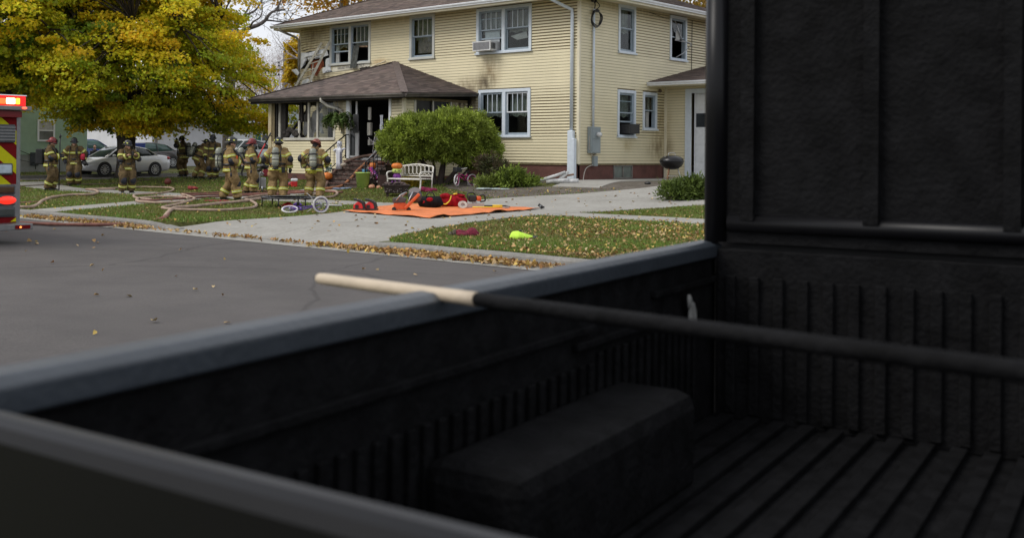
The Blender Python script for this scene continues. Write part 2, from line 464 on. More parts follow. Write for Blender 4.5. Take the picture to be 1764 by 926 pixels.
DRV = [(-18.44,2.35,8.75),(-17.9,2.65,8.15),(-16.9,2.95,7.62),(-15.2,2.72,6.95),(-13.4,2.2,6.3),(-11.6,1.25,5.9),(-10.2,.2,5.67),(-8.6,.25,5.67),(-7.1,.9,6.35),(-5.9,1.6,7.3),(-4.5,3.1,8.6),(-3.,4.0,10.3),(-1.5,4.2,11.),(5.66,3.9,12.)]
def drange(y):
    for k in range(len(DRV)-1):
        if DRV[k][0] <= y <= DRV[k+1][0]:
            t = (y-DRV[k][0])/(DRV[k+1][0]-DRV[k][0])
            return DRV[k][1]+(DRV[k+1][1]-DRV[k][1])*t, DRV[k][2]+(DRV[k+1][2]-DRV[k][2])*t
    return None
b = MB(); b.box(3.2,7.4,-16.5,4,-.4,-.3); drv = struct(b.build('driveway', CONC))
cuts = [-18.44,-16.2,-13.6,-11.,-8.5,-5.6,-2.7,.2,3.,5.66]
for k in range(len(cuts)-1):
    y0, y1 = cuts[k]+.008, cuts[k+1]-.008
    for h in ((0,.5),(.5,1)):
        rows = []
        for y in lin(y0, y1, 6)+[y1]:
            l, r = drange(min(y, 5.66)); g = .006
            p, q = l+(r-l)*h[0]+(g if h[0] else 0), l+(r-l)*h[1]-(g if h[1] < 1 else 0)
            rows.append([(p+(q-p)*i/5, y) for i in range(6)])
        slab(rows, zslab, 'slab', CONC, drv)
def swy(x):     # sidewalk centre and half width
    t = max(0., min(1., (-x-0.)/12.5)); return -9.4-1.15*t, .80
b = MB(); b.box(-18,-1,-10.2,-9.6,-.4,-.3); sw = struct(b.build('sidewalk', CONC))
def walk_slabs(x0, x1, n):
    for k in range(n):
        a, c = x0+(x1-x0)*k/n+.007, x0+(x1-x0)*(k+1)/n-.007; rows = []
        for t in (-1, 0, 1):
            rows.append([(x, swy(x)[0]+t*swy(x)[1]) for x in (a, (a+c)/2, c)])
        slab(rows, lambda x, y: H(x, y)+.02+.004*math.sin(x*1.7), 'slab', CONC, sw)
walk_slabs(-18, .2, 12); walk_slabs(5.7, 24, 12)
b = MB(); b.box(-4,-3,-17,-14,-.4,-.3); cw = struct(b.build('kerbside_walk', CONC))
for k in range(5):
    s0, s1 = 18.27-k*1.4-.007, 18.27-(k+1)*1.4+.007
    f = lambda s: -2.3-(18.6-s)*.53
    slab([[(f(s)-.55, -s), (f(s), -s), (f(s)+.55, -s)] for s in (s0, (s0+s1)/2, s1)], lambda x, y: H(x, y)+.019, 'slab', CONC, cw)
# front walk from the sidewalk to the steps, strip of concrete along the foundation, bare dirt
b = MB(); b.box(-5,-4.5,-7,-6.5,-.4,-.3); fw = struct(b.build('front_walk', CONC))
for k in range(3):
    s0, s1 = 8.9-k*1.15-.007, 8.9-(k+1)*1.15+.007
    slab([[(-6.9, -s), (-6.2, -s), (-5.5, -s)] for s in (s0, (s0+s1)/2, s1)], lambda x, y: H(x, y)+.02, 'slab', CONC, fw)
b = MB(); rows = [[(x, y) for x in lin(.05, 1.7, 4)+[1.7]] for y in lin(-3.1, 5.6, 12)+[5.6]]
o = slab([[(.03+(x-.05)*1.0+max(0, -y)*.35, y) for x, y in r] for r in rows], lambda x, y: H(x, y)+.026, 'foundation_strip', CONC, None); struct(o)
DIRTP = [(-2.6,-4.),(-.4,-5.3),(1.2,-6.3),(1.75,-5.7),(3.2,-4.3),(4.05,-3.),(4.2,-1.5),(3.95,1.),(1.75,1.),(1.75,-1.),(1.2,-3.2),(.3,-2.9),(-.3,-1.),(-3.,-1.2)]
b = MB()
cs = .35
for i in range(-10, 14):
    for j in range(-20, 4):
        x0, y0 = i*cs, j*cs; c = [(x0,y0),(x0+cs,y0),(x0+cs,y0+cs),(x0,y0+cs)]
        if inpoly((x0+cs/2+.05*math.sin(j*2.1), y0+cs/2+.05*math.sin(i*1.9)), DIRTP):
            b.add([(x, y, H(x, y)+.010) for x, y in c], [(0,1,2,3)])
struct(b.build('dirt_patch', DIRT, fix=False))

# ------------------------------------------------------------------ grass and fallen leaves (uncountable)
def Hn(x, y):
    a, s = -x, -y
    f = lambda t: np.clip(t, 0, 1)**2*(3-2*np.clip(t, 0, 1))
    k = f((9.0-s)/8.6)
    h = k*(.55-.25*f((a-12.5)/5))+(1-k)*.24*f((a-14.5)/5)*f((15-s)/5)+.20*f((a-25.5)/10)*f((15-s)/5)
    return h
def gpn(px, py, zr=None):
    dx, dy = px-CXP, py-CYP
    ux = dx*math.cos(ROLL)+dy*math.sin(ROLL); uy = -dx*math.sin(ROLL)+dy*math.cos(ROLL)
    a, bb = ux/FPX, -uy/FPX; z = np.zeros_like(px)+(zr or 0.)
    for i in range(40):
        Z = (z-CAMP.z)/bb; x = CAMP.x+.702*a*Z-.712*Z; y = CAMP.y+.712*a*Z+.702*Z
        if zr is None: z = .5*z+.5*Hn(x, y)
    return x, y, z, Z
def lawn_mask(x, y):
    m = (y > -18.26)
    ys_ = np.array([d[0] for d in DRV]); l = np.interp(y, ys_, [d[1] for d in DRV]); r = np.interp(y, ys_, [d[2] for d in DRV])
    m &= ~((x > l-.02) & (x < r+.02) & (y > -18.5))
    t = np.clip(-x/12.5, 0, 1); c = -9.4-1.15*t
    m &= ~((np.abs(y-c) < .8) & ((x < .3) | (x > 5.6)) & (x > -18))
    s = -y; m &= ~((np.abs(x-(-2.3-(18.6-s)*.53)) < .56) & (s > 11.3) & (s < 18.4))
    m &= ~((x > -6.92) & (x < -5.48) & (s < 8.9) & (s > 5.4))
    m &= ~((x < .02) & (x > -14) & (y > -.1))
    m &= ~((x < -4.6) & (x > -12) & (y > -3.5))
    m &= ~((x < -18.8) & (x > -25.4))
    m &= ~((x > 0) & (y > -3.2) & (x < 12))
    return m
def dirtmask(x, y):
    return np.array([inpoly((a, b_), DIRTP) for a, b_ in zip(x, y)])
def np_mesh(name, V, F, C, mat):
    me = bpy.data.meshes.new(name); nf = len(F); k = F.shape[1]
    me.vertices.add(len(V)); me.vertices.foreach_set('co', V.astype(np.float32).ravel())
    me.loops.add(nf*k); me.loops.foreach_set('vertex_index', F.astype(np.int32).ravel())
    me.polygons.add(nf); me.polygons.foreach_set('loop_start', np.arange(0, nf*k, k, dtype=np.int32)); me.polygons.foreach_set('loop_total', np.full(nf, k, dtype=np.int32))
    me.materials.append(mat)
    at_ = me.color_attributes.new('col', 'FLOAT_COLOR', 'POINT')
    at_.data.foreach_set('color', np.concatenate([C, np.ones((len(C), 1))], 1).astype(np.float32).ravel())
    me.update(calc_edges=True); me.validate()
    o = bpy.data.objects.new(name, me); COL.objects.link(o); return o
def patchy(x, y, k):
    return .5+.25*(np.sin(x*1.3*k+1.7*np.sin(y*.9*k))+np.sin(y*1.7*k+1.3*np.sin(x*1.1*k+2.)))
# grass
n = 330000
px = NP.uniform(-10, 1215, n); py = 296+(470-296)*NP.uniform(0, 1, n)**.85
x, y, z, Z = gpn(px, py); m = lawn_mask(x, y) & (Z < 60)
x, y, z, Z = x[m], y[m], z[m], Z[m]
dm = dirtmask(x, y); keep = ~dm | (NP.uniform(0, 1, len(x)) < .04)
x, y, z, Z = x[keep], y[keep], z[keep], Z[keep]; n = len(x)
pt = patchy(x, y, .6)*.6+patchy(x, y, 2.3)*.4
keep = NP.uniform(0, 1, n) < .55+.45*pt
x, y, z, Z, pt = x[keep], y[keep], z[keep], Z[keep], pt[keep]; n = len(x)
ang = NP.uniform(0, 2*PI, n); wd = .007+.00042*Z; ht = NP.uniform(.03, .075, n)*(.6+.6*pt); ln = NP.uniform(-.05, .05, (n, 2))
V = np.empty((n, 3, 3))
V[:,0] = np.stack([x-np.cos(ang)*wd, y-np.sin(ang)*wd, z-.005], 1); V[:,1] = np.stack([x+np.cos(ang)*wd, y+np.sin(ang)*wd, z-.005], 1)
V[:,2] = np.stack([x+ln[:,0], y+ln[:,1], z+ht], 1)
t = np.clip(pt*1.0+NP.normal(0, .22, n), 0, 1)[:,None]
g0, g1 = np.array([.175,.165,.045]), np.array([.145,.240,.040])
c = (g0*(1-t)+g1*t)*NP.uniform(.65, 1.35, n)[:,None]
dry = NP.uniform(0, 1, n) < .10; c[dry] = np.array([.27,.20,.08])*NP.uniform(.6, 1.2, dry.sum())[:,None]
stuff(np_mesh('grass', V.reshape(-1, 3), np.arange(3*n).reshape(-1, 3), np.repeat(c, 3, 0), GRASSM))
# fallen leaves
def litter(name, x, y, z, size, cols, lift=.03, jit=.5):
    n = len(x); a = NP.uniform(0, 2*PI, n); s = size*NP.uniform(.6, 1.25, n)
    ux, uy = np.cos(a), np.sin(a); tilt = NP.normal(0, jit, n); tl2 = NP.normal(0, jit, n)
    V = np.empty((n, 6, 3)); P = np.stack([x, y, z+lift*NP.uniform(.3, 1.3, n)], 1)
    U = np.stack([ux*np.cos(tilt), uy*np.cos(tilt), np.sin(tilt)], 1); W = np.stack([-uy*np.cos(tl2), ux*np.cos(tl2), np.sin(tl2)], 1)
    cu = np.zeros((n, 3)); cu[:,2] = s*NP.uniform(.1, .45, n)
    s_ = s[:,None]
    V[:,0] = P-U*s_*.62; V[:,1] = P-U*s_*.15+W*s_*.5+cu; V[:,2] = P+U*s_*.3+W*s_*.38+cu*.8
    V[:,3] = P+U*s_*.68; V[:,4] = P+U*s_*.3-W*s_*.38+cu*.8; V[:,5] = P-U*s_*.15-W*s_*.5+cu
    F = np.arange(6*n).reshape(-1, 6); F = np.concatenate([F[:,[0,1,2,3]], F[:,[0,3,4,5]]])
    k = NP.integers(0, len(cols), n); c = np.array(cols)[k]*NP.uniform(.6, 1.35, n)[:,None]
    return stuff(np_mesh(name, V.reshape(-1, 3), F, np.repeat(c, 6, 0), LITTER))
BROWN = [(.30,.16,.06),(.36,.22,.09),(.42,.27,.12),(.24,.13,.06),(.46,.33,.17),(.40,.24,.07),(.50,.36,.10)]
YEL = [(.44,.31,.10),(.42,.31,.15),(.48,.38,.22),(.34,.22,.09),(.50,.36,.09)]
n = 30000
px = NP.uniform(-10, 1215, n); py = 305+(466-305)*NP.uniform(0, 1, n)**.8
x, y, z, Z = gpn(px, py); cl_ = patchy(x, y, .55)
m = lawn_mask(x, y) & (Z < 50) & (NP.uniform(0, 1, n) < np.where((x > 5.5) & (y < -8), .22+1.0*cl_**2, .06+.34*cl_**2))
litter('fallen_leaves', x[m], y[m], z[m], .046, BROWN+BROWN+YEL, .045)
n = 500; px = NP.uniform(0, 1210, n); py = NP.uniform(325, 420, n); x, y, z, Z = gpn(px, py); m = ~lawn_mask(x, y) & (y > -18) & (x > -12)
litter('fallen_leaves', x[m], y[m], z[m]+.02, .06, BROWN+YEL, .012, .25)
# leaves drifted in the gutter
def drift(x0, x1, n, thick):
    x = NP.uniform(x0, x1, n); e = np.abs(NP.normal(0, 1, n)); y = -18.50-.15*e
    d = .5+.5*patchy(x, x*0, 1.1); z = -.118+thick*d*np.exp(-e*1.2)*NP.uniform(0, 1, n)
    m = (y > -19.15) & (NP.uniform(0, 1, n) < .25+.75*d)
    litter('leaf_drift', x[m], y[m], z[m], .062, BROWN, .022, .6)
drift(7.2, 13.2, 2000, .04); drift(-2.6, 2.3, 1000, .045); drift(2.3, 7.2, 200, .010)
n = 60; x = NP.uniform(-2, 13, n); y = NP.uniform(-27, -19, n)
litter('fallen_leaves', x, y, np.array([camb(v) for v in y])+.005, .06, YEL+BROWN, .012, .3)
# ------------------------------------------------------------------ house
SIDING = M('cream_siding', (.68,.61,.41), .5, .05, 1.2, .12, 60.)
BURN = (.05,.035,.02)
stain_tones(SIDING, [((-3.75,0,4.35),(.75,.9,.95),(.24,.165,.07),.9), ((-3.95,0,3.95),(.70,.9,.55),(.09,.065,.03),1.), ((-4.7,0,3.9),(.9,.9,.5),(.22,.16,.08),.9),
    ((-4.7,-.3,3.35),(.95,1.3,.75),BURN,1.3), ((-4.85,-3.45,3.35),(.7,.8,.4),BURN,1.), ((-5.3,-3.45,3.3),(.5,.5,.4),BURN,1.),
    ((-13.3,0,5.2),(1.3,.9,1.8),(.24,.165,.07),.95), ((-12.7,0,4.5),(.9,.9,.8),(.10,.065,.03),.9), ((-9.2,0,5.02),(.8,.6,.22),(.42,.24,.08),.6),
    ((-13.,0,6.4),(1.3,.8,.7),(.17,.125,.06),.85), ((-11.6,0,4.4),(1.3,.8,.5),(.20,.14,.06),.8),
    ((0,5.4,1.7),(.6,1.5,.75),(.16,.105,.04),.85), ((0,5.3,2.6),(.5,1.0,1.0),(.34,.24,.09),.7), ((0,3.1,1.75),(.5,.5,.35),(.36,.28,.11),.7),
    ((-7.85,-3.45,3.1),(.45,.5,.4),(.10,.07,.03),.8), ((-11.6,-3.45,2.3),(.5,.5,1.2),(.30,.16,.04),.8), ((-8.1,0,6.6),(8,.6,.35),(.40,.33,.19),.5), ((0,4,6.6),(.6,8,.4),(.36,.29,.15),.6)])  # last two spots: long darker bands along both wall tops
FOUND = M('red_brown_foundation', (.115,.046,.036), .8, .25, 2.5, .4, 30.)
CURTAIN = M('grey_green_curtain', (.20,.215,.18), .9, .3, 5.)
LACE = M('pale_curtain', (.42,.42,.40), .9, .2, 6.)
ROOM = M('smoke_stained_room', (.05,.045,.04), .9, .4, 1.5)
SHINGLE = leafmat('roof_shingle', 0., .95)
WRAP = M('white_house_wrap', (.66,.68,.70), .7, .12, 3., .5, 9.)
OSB = M('scorched_red_sheathing', (.20,.045,.015), .9, .6, 6., .5, 20.)
FASCIA = M('grey_white_fascia', (.50,.51,.48), .5, .12, 2.)

wf_front = lambda u, w_, z: (u, -w_, z)
wf_right = lambda u, w_, z: (w_, u, z)
wf_porch = lambda u, w_, z: (u, -3.45-w_, z)
wf_pside = lambda u, w_, z: (-4.75+w_, u, z)
wf_gar = lambda u, w_, z: (u, 5.67-w_, z)

house = thing('house', 'two storey cream sided house with scorched porch corner and brown roof', 'house', (-6.9, 5.3, .55))

def boards(parent, wf, u0, u1, z0, z1, holes, mat, ex=.1016, skip=None, lip=.018, warp=None, limit=None):
    n = int(round((z1-z0)/ex)); made = []
    for i in range(n):
        a, c = z0+i*ex, min(z0+(i+1)*ex, z1); mid = (a+c)/2
        segs = [(u0, u1)]
        for h in holes:
            if h[2]-.02 < mid < h[3]+.02:
                new = []
                for s in segs:
                    if h[1] <= s[0] or h[0] >= s[1]: new.append(s); continue
                    if h[0] > s[0]: new.append((s[0], h[0]))
                    if h[1] < s[1]: new.append((h[1], s[1]))
                segs = new
        for s in segs:
            if s[1]-s[0] < .03 or (skip and skip((s[0]+s[1])/2, mid, s)): continue
            b = MB()
            if warp and warp(s, mid):
                N = 16; rs = []
                for k in range(N+1):
                    u = s[0]+(s[1]-s[0])*k/N; q = warp(s, mid)
                    dz = q*(.050*math.sin(u*3.1+i*.35)+.022*math.sin(u*7.3+i*.8))-q*.02; dw = q*.045*abs(math.sin(u*4.7+i*.6))
                    rs.append([wf(u, .001, a+.018+dz), wf(u, lip+dw, a+.018+dz), wf(u, .006+dw*.6, c-.002+dz*.9), wf(u, .001, c-.002+dz*.9)])
                b.rings(rs, 0, False, True)
            else:
                j = R_.uniform(-.0015, .0015)
                a += .0095; c -= .006  # gap bares the dark backing, so each lap gets a drawn shadow line
                b.add([wf(s[0],.001,a), wf(s[1],.001,a), wf(s[1],lip+j,a), wf(s[0],lip+j,a), wf(s[0],.001,c+.006), wf(s[1],.001,c+.006), wf(s[1],.006,c+.006), wf(s[0],.006,c+.006)],
                      [(0,3,2,1),(4,5,6,7),(0,1,5,4),(1,2,6,5),(2,3,7,6),(3,0,4,7)])
            made.append((s[1]-s[0], b))
    made.sort(key=lambda t: -t[0])
    lim = limit if limit is not None else len(made)
    for L_, b in made[:lim]: b.build('siding_board', mat, parent, world=True)
    if made[lim:]:
        q = MB()
        for L_, b in made[lim:]: q.add(b.v, b.f)
        stuff(q.build('siding_board', mat, parent, world=True))
def wall_sheet(b, wf, u0, u1, z0, z1, holes, w_=-.004, mat=0):
    us = sorted({u0, u1} | {h[k] for h in holes for k in (0, 1) if u0 < h[k] < u1}); zs = sorted({z0, z1} | {h[k] for h in holes for k in (2, 3) if z0 < h[k] < z1})
    for i in range(len(us)-1):
        for j in range(len(zs)-1):
            um, zm = (us[i]+us[i+1])/2, (zs[j]+zs[j+1])/2
            if any(h[0] < um < h[1] and h[2] < zm < h[3] for h in holes): continue
            b.fbox(wf, us[i], us[i+1], w_-.10, w_, zs[j], zs[j+1], mat)

def window(parent, wf, u0, u1, z0, z1, n=1, munt=4, casing=.105, lower=('closed',), curt=('dark',), cmat=None, sillw=.06):
    """a sash window; lower: per opening closed | open | empty; curt: per opening"""
    cm = cmat or TRIM
    b = MB(); mull = .13
    b.fbox(wf, u0, u0+casing, 0, .045, z0+.06, z1, 0); b.fbox(wf, u1-casing, u1, 0, .045, z0+.06, z1, 0)
    b.fbox(wf, u0+casing, u1-casing, 0, .043, z1-casing, z1, 0)
    iu0, iu1, iz0, iz1 = u0+casing, u1-casing, z0+.09, z1-casing
    wd = ((iu1-iu0)-(n-1)*mull)/n; ops = [(iu0+i*(wd+mull), iu0+i*(wd+mull)+wd) for i in range(n)]
    for i in range(n-1): b.fbox(wf, ops[i][1], ops[i+1][0], 0, .041, iz0, iz1, 0)
    win = b.build('window', cm, parent, world=True)
    MB().fbox(wf, u0-.03, u1+.03, .0, sillw+.03, z0, z0+.06).fbox(wf, u0, u1, 0, .05, z0+.06, z0+.092).build('sill', cm, win, world=True)
    for i, (a, c) in enumerate(ops):
        lo = lower[i % len(lower)]; cu = curt[i % len(curt)]
        J = .028; j = MB()
        j.fbox(wf, a, a+J, -.12, .015, iz0, iz1); j.fbox(wf, c-J, c, -.12, .015, iz0, iz1); j.fbox(wf, a+J, c-J, -.12, .013, iz1-J, iz1); j.fbox(wf, a+J, c-J, -.12, .02, iz0, iz0+J)
        j.build('jamb', GREYTRIM, win, world=True)
        p, q, r, t = a+J, c-J, iz0+J, iz1-J; mid = r+(t-r)*.52; S = .042
        s = MB()   # upper sash
        s.fbox(wf, p, p+S, -.05, -.015, mid, t); s.fbox(wf, q-S, q, -.05, -.015, mid, t); s.fbox(wf, p+S, q-S, -.05, -.016, t-S, t); s.fbox(wf, p+S, q-S, -.05, -.012, mid, mid+S)
        s.build('sash', GREYTRIM if lo != 'white' else WHITE, win, world=True)
        for k in range(1, munt):
            u = p+S+(q-p-2*S)*k/munt
            MB().fbox(wf, u-.011, u+.011, -.045, -.018, mid+S, t-S).build('muntin', cm, win, world=True)
        MB().fbox(wf, p+S, q-S, -.036, -.030, mid+S, t-S).build('pane', GLASS, win, world=True)
        if lo != 'empty':
            d = 0 if lo in ('closed', 'white') else (t-r)*.30
            s = MB(); z_a, z_b = r+d, mid+S*.4+d*.999
            z_b = min(z_b, t-.002)
            s.fbox(wf, p, p+S, -.095, -.06, z_a, z_b); s.fbox(wf, q-S, q, -.095, -.06, z_a, z_b); s.fbox(wf, p+S, q-S, -.095, -.061, z_b-S*.9, z_b); s.fbox(wf, p+S, q-S, -.095, -.057, z_a, z_a+S*1.3)
            s.build('sash', GREYTRIM, win, world=True)
            MB().fbox(wf, p+S, q-S, -.082, -.076, z_a+S*1.3, z_b-S*.9).build('pane', GLASS, win, world=True)
        if cu != 'none':
            zz0 = mid-.12 if cu in ('upper', 'dark') else r
            cb = MB(); N = 20; off = .22
            for k in range(N):
                ua, ub = p+(q-p)*k/N, p+(q-p)*(k+1)/N
                wa, wb = -off-.03*math.sin(k*1.9), -off-.03*math.sin((k+1)*1.9)
                cb.quad(wf(ua, wa, zz0+.03*math.sin(k*.8)), wf(ub, wb, zz0+.03*math.sin((k+1)*.8)), wf(ub, wb, t+.05), wf(ua, wa, t+.05))
            cb.build('curtain', LACE if cu == 'lace' else CURTAIN, win, world=True)
    return win, ops, (iz0, iz1)

W1, W2, W3, W4 = (-12.07,-9.72,5.0,6.66), (-7.62,-6.36,4.99,6.68), (-4.36,-1.93,4.99,6.66), (-4.24,-1.95,2.0,3.72)
RW1, RW2, RW3, RW4, BW = (2.40,3.54,4.98,6.70), (5.99,7.26,4.97,6.66), (2.38,3.58,2.02,3.71), (4.09,5.07,2.31,3.70), (2.24,3.49,.585,1.06)
Z0S, Z1S = 1.11, 6.70
inner = lambda w_: (w_[0]+.1, w_[1]-.1, w_[2]+.08, w_[3]-.1)
b = MB()
DOORH = (-7.2,-5.6,1.2,3.2); POP = (-11.6,-8.3,1.9,3.3)
wall_sheet(b, wf_front, -13.95, 0, 1.06, 6.75, [inner(W1), inner(W2), inner(W3), inner(W4), DOORH])
WALLB = M('lap_shadow_backing', (.19,.15,.08), .9, .2)  # dark sheet behind the boards, its colour standing in for lap shadows
fwall = b.build('front_wall', WALLB, house, world=True)
b = MB(); wall_sheet(b, wf_right, .004, 10.6, 1.06, 6.75, [inner(RW1), inner(RW2), inner(RW3), inner(RW4)])
rwall = b.build('side_wall', WALLB, house, world=True)
MB().box(-13.95,-13.85,.01,10.6,.3,6.75).box(-13.9,0,10.5,10.6,.3,6.75).build('rear_wall', CREAM, house, world=True)
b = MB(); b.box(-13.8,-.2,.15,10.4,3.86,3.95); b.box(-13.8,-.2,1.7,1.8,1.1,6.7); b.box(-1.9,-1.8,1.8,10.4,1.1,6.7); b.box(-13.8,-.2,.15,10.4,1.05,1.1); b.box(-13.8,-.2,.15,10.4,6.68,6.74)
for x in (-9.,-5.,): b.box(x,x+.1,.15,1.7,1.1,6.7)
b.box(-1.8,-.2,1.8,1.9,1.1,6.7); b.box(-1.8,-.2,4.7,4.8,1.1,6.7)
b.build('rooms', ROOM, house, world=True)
# burnt upper left corner of the front wall: boards missing and sagging
def gone(um, zm, s):
    if s[1] < -11.9 and zm < 5.72: return True
    return s[1] < -9 and s[0] < -13 and 3.4 < zm < 4.65
def warp(s, zm):
    if s[1] < -11.9 and zm > 4.9: return min(1., .35+(6.4-zm)*.55) if zm < 6.5 else .2
    return 0
HF = [W1, W2, W3, W4, (-11.9,-4.65,1.0,3.72)]
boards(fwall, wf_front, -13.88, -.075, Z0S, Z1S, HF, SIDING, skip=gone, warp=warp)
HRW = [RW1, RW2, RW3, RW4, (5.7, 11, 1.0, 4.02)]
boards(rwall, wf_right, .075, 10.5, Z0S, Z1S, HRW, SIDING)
# corner boards
for nm, args in (('corner_board', (-.075,.022,-.022,.075)), ('corner_board', (-13.97,-13.88,-.024,.02))):
    x0, x1, y0, y1 = args
    MB().box(x0,x1,y0,y1,1.10,6.70).build(nm, CREAM, house, world=True)
# exposed house wrap, scorched sheathing and a few hanging scraps
def rag(pts, name, mat, parent, amp=.03, seed=1, th=.012):
    """irregular sheet on the front wall: outline of (u, w, z)"""
    b = MB(); n = len(pts); c = Vector((sum(p[0] for p in pts)/n, sum(p[1] for p in pts)/n+.03, sum(p[2] for p in pts)/n))
    for d in (0, -th):
        P = [wf_front(p[0], p[1]+d, p[2]) for p in pts]; Q = [wf_front((p[0]+c.x)/2+R_.uniform(-amp,amp), (p[1]+c.y)/2+d+R_.uniform(0,amp), (p[2]+c.z)/2+R_.uniform(-amp,amp)) for p in pts]; C_ = wf_front(c.x, c.y+d, c.z)
        k = len(b.v); b.v += P+Q+[C_]
        for i in range(n):
            j = (i+1) % n
            b.f += [(k+i, k+j, k+n+j, k+n+i), (k+n+i, k+n+j, k+2*n)]; b.m += [0, 0]; b.s += [True, True]
    return b.build(name, mat, parent, world=True)
rag([(-13.82,.05,5.66),(-13.3,.09,5.62),(-12.8,.06,5.70),(-12.2,.10,5.74),(-12.12,.06,5.45),(-12.5,.12,5.36),(-12.9,.07,5.40),(-13.3,.12,5.27),(-13.6,.08,5.22),(-13.84,.06,4.95)], 'house_wrap', WRAP, house, .09)
rag([(-13.7,.07,5.50),(-13.1,.13,5.55),(-12.4,.09,5.58),(-12.35,.13,5.50),(-13.0,.15,5.46),(-13.6,.11,5.41)], 'house_wrap', WRAP, house, .05)
MB().fbox(wf_front,-13.9,-12.02,.0,.004,4.05,5.80).build('burnt_sheathing', SOOT, house, world=True)
MB().fbox(wf_front,-12.02,-7.22,.0,.004,1.05,3.72).fbox(wf_front,-5.58,-4.6,.0,.004,1.05,3.72).fbox(wf_front,-7.22,-5.58,.0,.004,3.2,3.72).build('burnt_sheathing', SOOT, house, world=True)
rag([(-12.3,.03,5.3),(-12.05,.035,5.35),(-12.0,.035,4.85),(-11.9,.04,4.78),(-12.45,.06,4.72),(-12.5,.05,4.9),(-12.3,.04,4.98)], 'house_wrap', WRAP, house)
rag([(-13.25,.012,5.28),(-12.5,.012,5.33),(-12.42,.012,5.05),(-12.7,.012,4.8),(-12.85,.012,4.62),(-13.2,.012,4.7)], 'sheathing', OSB, house, .01)
rag([(-14.35,.12,4.95),(-14.0,.15,4.98),(-13.8,.16,4.8),(-13.85,.2,4.68),(-14.05,.16,4.75),(-14.2,.15,4.85)], 'wrap_scrap', WRAP, house, .04)
rag([(-13.5,.25,4.45),(-13.1,.3,4.52),(-12.95,.3,4.38),(-13.3,.28,4.25),(-13.6,.25,4.2)], 'wrap_scrap', WRAP, house, .05)
rag([(-13.05,.3,4.4),(-12.85,.32,4.42),(-12.75,.3,4.22),(-13.,.3,4.15)], 'wrap_scrap', WRAP, house, .05)
rag([(-11.9,.028,4.93),(-9.75,.03,5.0),(-9.75,.03,4.87),(-10.6,.03,4.8),(-11.9,.032,4.74)], 'house_wrap', M('cream_wrap_strip',(.66,.63,.52),.7,.05), house, .004)
def text(s, parent, size, mat, loc, rot, ext=.002, name='lettering', ax='CENTER'):
    cu = bpy.data.curves.new(name, 'FONT'); cu.body = s; cu.size = size; cu.extrude = ext; cu.align_x = ax
    t = bpy.data.objects.new('tmp', cu); COL.objects.link(t)
    dg = bpy.context.evaluated_depsgraph_get(); me = bpy.data.meshes.new_from_object(t.evaluated_get(dg))
    bpy.data.objects.remove(t); me.materials.clear(); me.materials.append(mat); me.name = name
    o = bpy.data.objects.new(name, me); COL.objects.link(o); o.location = loc; o.rotation_euler = rot
    if parent: o.parent = parent
    return o
INK = M('printed_ink', (.10,.10,.11), .7, .1)
for s, u, z in (('HOUSE WRAP', -11.15, 4.845), ('PROTECT', -10.3, 4.885), ('HOUSE', -12.1, 4.74)):
    text(s, house, .13, INK, Vector((u, -.062, z))-Vector(house.location), (PI/2, -.02, 0))
# windows
w1, ops, zz = window(house, wf_front, *W1, n=2, lower=('open','empty'), curt=('upper','upper'), cmat=FASCIA)
b = MB()   # torn charred curtain blown out over the sill
rs = []
for k in range(9):
    z = 5.75-.115*k; rs.append([wf_front(-10.72+.10*math.sin(q*1.7)+q*.05-.004*k, -.02+.022*k-.015*math.sin(q*2.3+k*.6), z+.02*math.sin(q*2)) for q in range(7)])
for r in range(8):
    for q in range(6): b.quad(rs[r][q], rs[r][q+1], rs[r+1][q+1], rs[r+1][q])
b.build('torn_curtain', M('charred_curtain', (.06,.065,.06), .9, .5, 9.), w1, world=True)
MB().obox((-10.25,.06,5.70),(.30,.02,.03),Matrix.Rotation(.05,3,'Y')).build('fallen_blind', M('scorched_wood',(.25,.17,.11),.8,.3), w1, world=True)
MB().fbox(wf_front,-11.88,-11.68,-.2,-.14,5.1,5.85).build('curtain', LACE, w1, world=True)
for k in range(4): MB().fbox(wf_front,-11.12,-11.03,-.25,-.22,5.38+.11*k,5.45+.11*k).build('blind_scrap', LACE, w1, world=True)
w2, _, _ = window(house, wf_front, *W2, curt=('upper',), lower=('closed',), cmat=FASCIA)
MB().fbox(wf_front,-7.4,-6.6,-.26,-.22,5.25,5.8).build('blind', M('grey_brown_blind',(.17,.15,.14),.9,.3,8.), w2, world=True)
w3, ops3, zz3 = window(house, wf_front, *W3, n=2, munt=4, lower=('open','closed'), curt=('upper','upper'))
MB().fbox(wf_front,-4.05,-3.4,-.14,-.10,5.42,5.85).build('filler_panel', M('pale_panel',(.38,.41,.43),.5,.1), w3, world=True)
rag([(-3.0,-.2,5.6),(-2.3,-.2,5.72),(-2.25,-.2,5.5),(-2.7,-.2,5.45)], 'curtain', LACE, w3, .01)
w4, ops4, zz4 = window(house, wf_front, *W4, n=2, munt=4, lower=('closed','white'), curt=('upper','upper'))
r1, _, _ = window(house, wf_right, *RW1, munt=1, curt=('upper',))
r2, _, _ = window(house, wf_right, *RW2, munt=1, lower=('empty',), curt=('none',))
b = MB(); b.tube([(.06,6.3,6.45),(.10,6.75,5.75),(.2,7.15,5.68),(.22,7.28,5.62)], .022, 6); b.tube([(.2,7.25,5.6),(.16,6.7,5.25),(.05,6.4,5.1)], .018, 6); b.tube([(.1,6.2,5.72),(.16,7.3,5.70)], .015, 6)
b.build('bent_blind_rod', STEEL, r2, world=True)
rag0 = MB(); rag0.quad((.02,6.4,5.75),(.05,6.7,5.78),(.06,6.65,6.05),(.03,6.45,6.1)); rag0.build('torn_curtain', LACE, r2, world=True)
r3, _, _ = window(house, wf_right, *RW3, munt=1, lower=('open',), curt=('upper',))
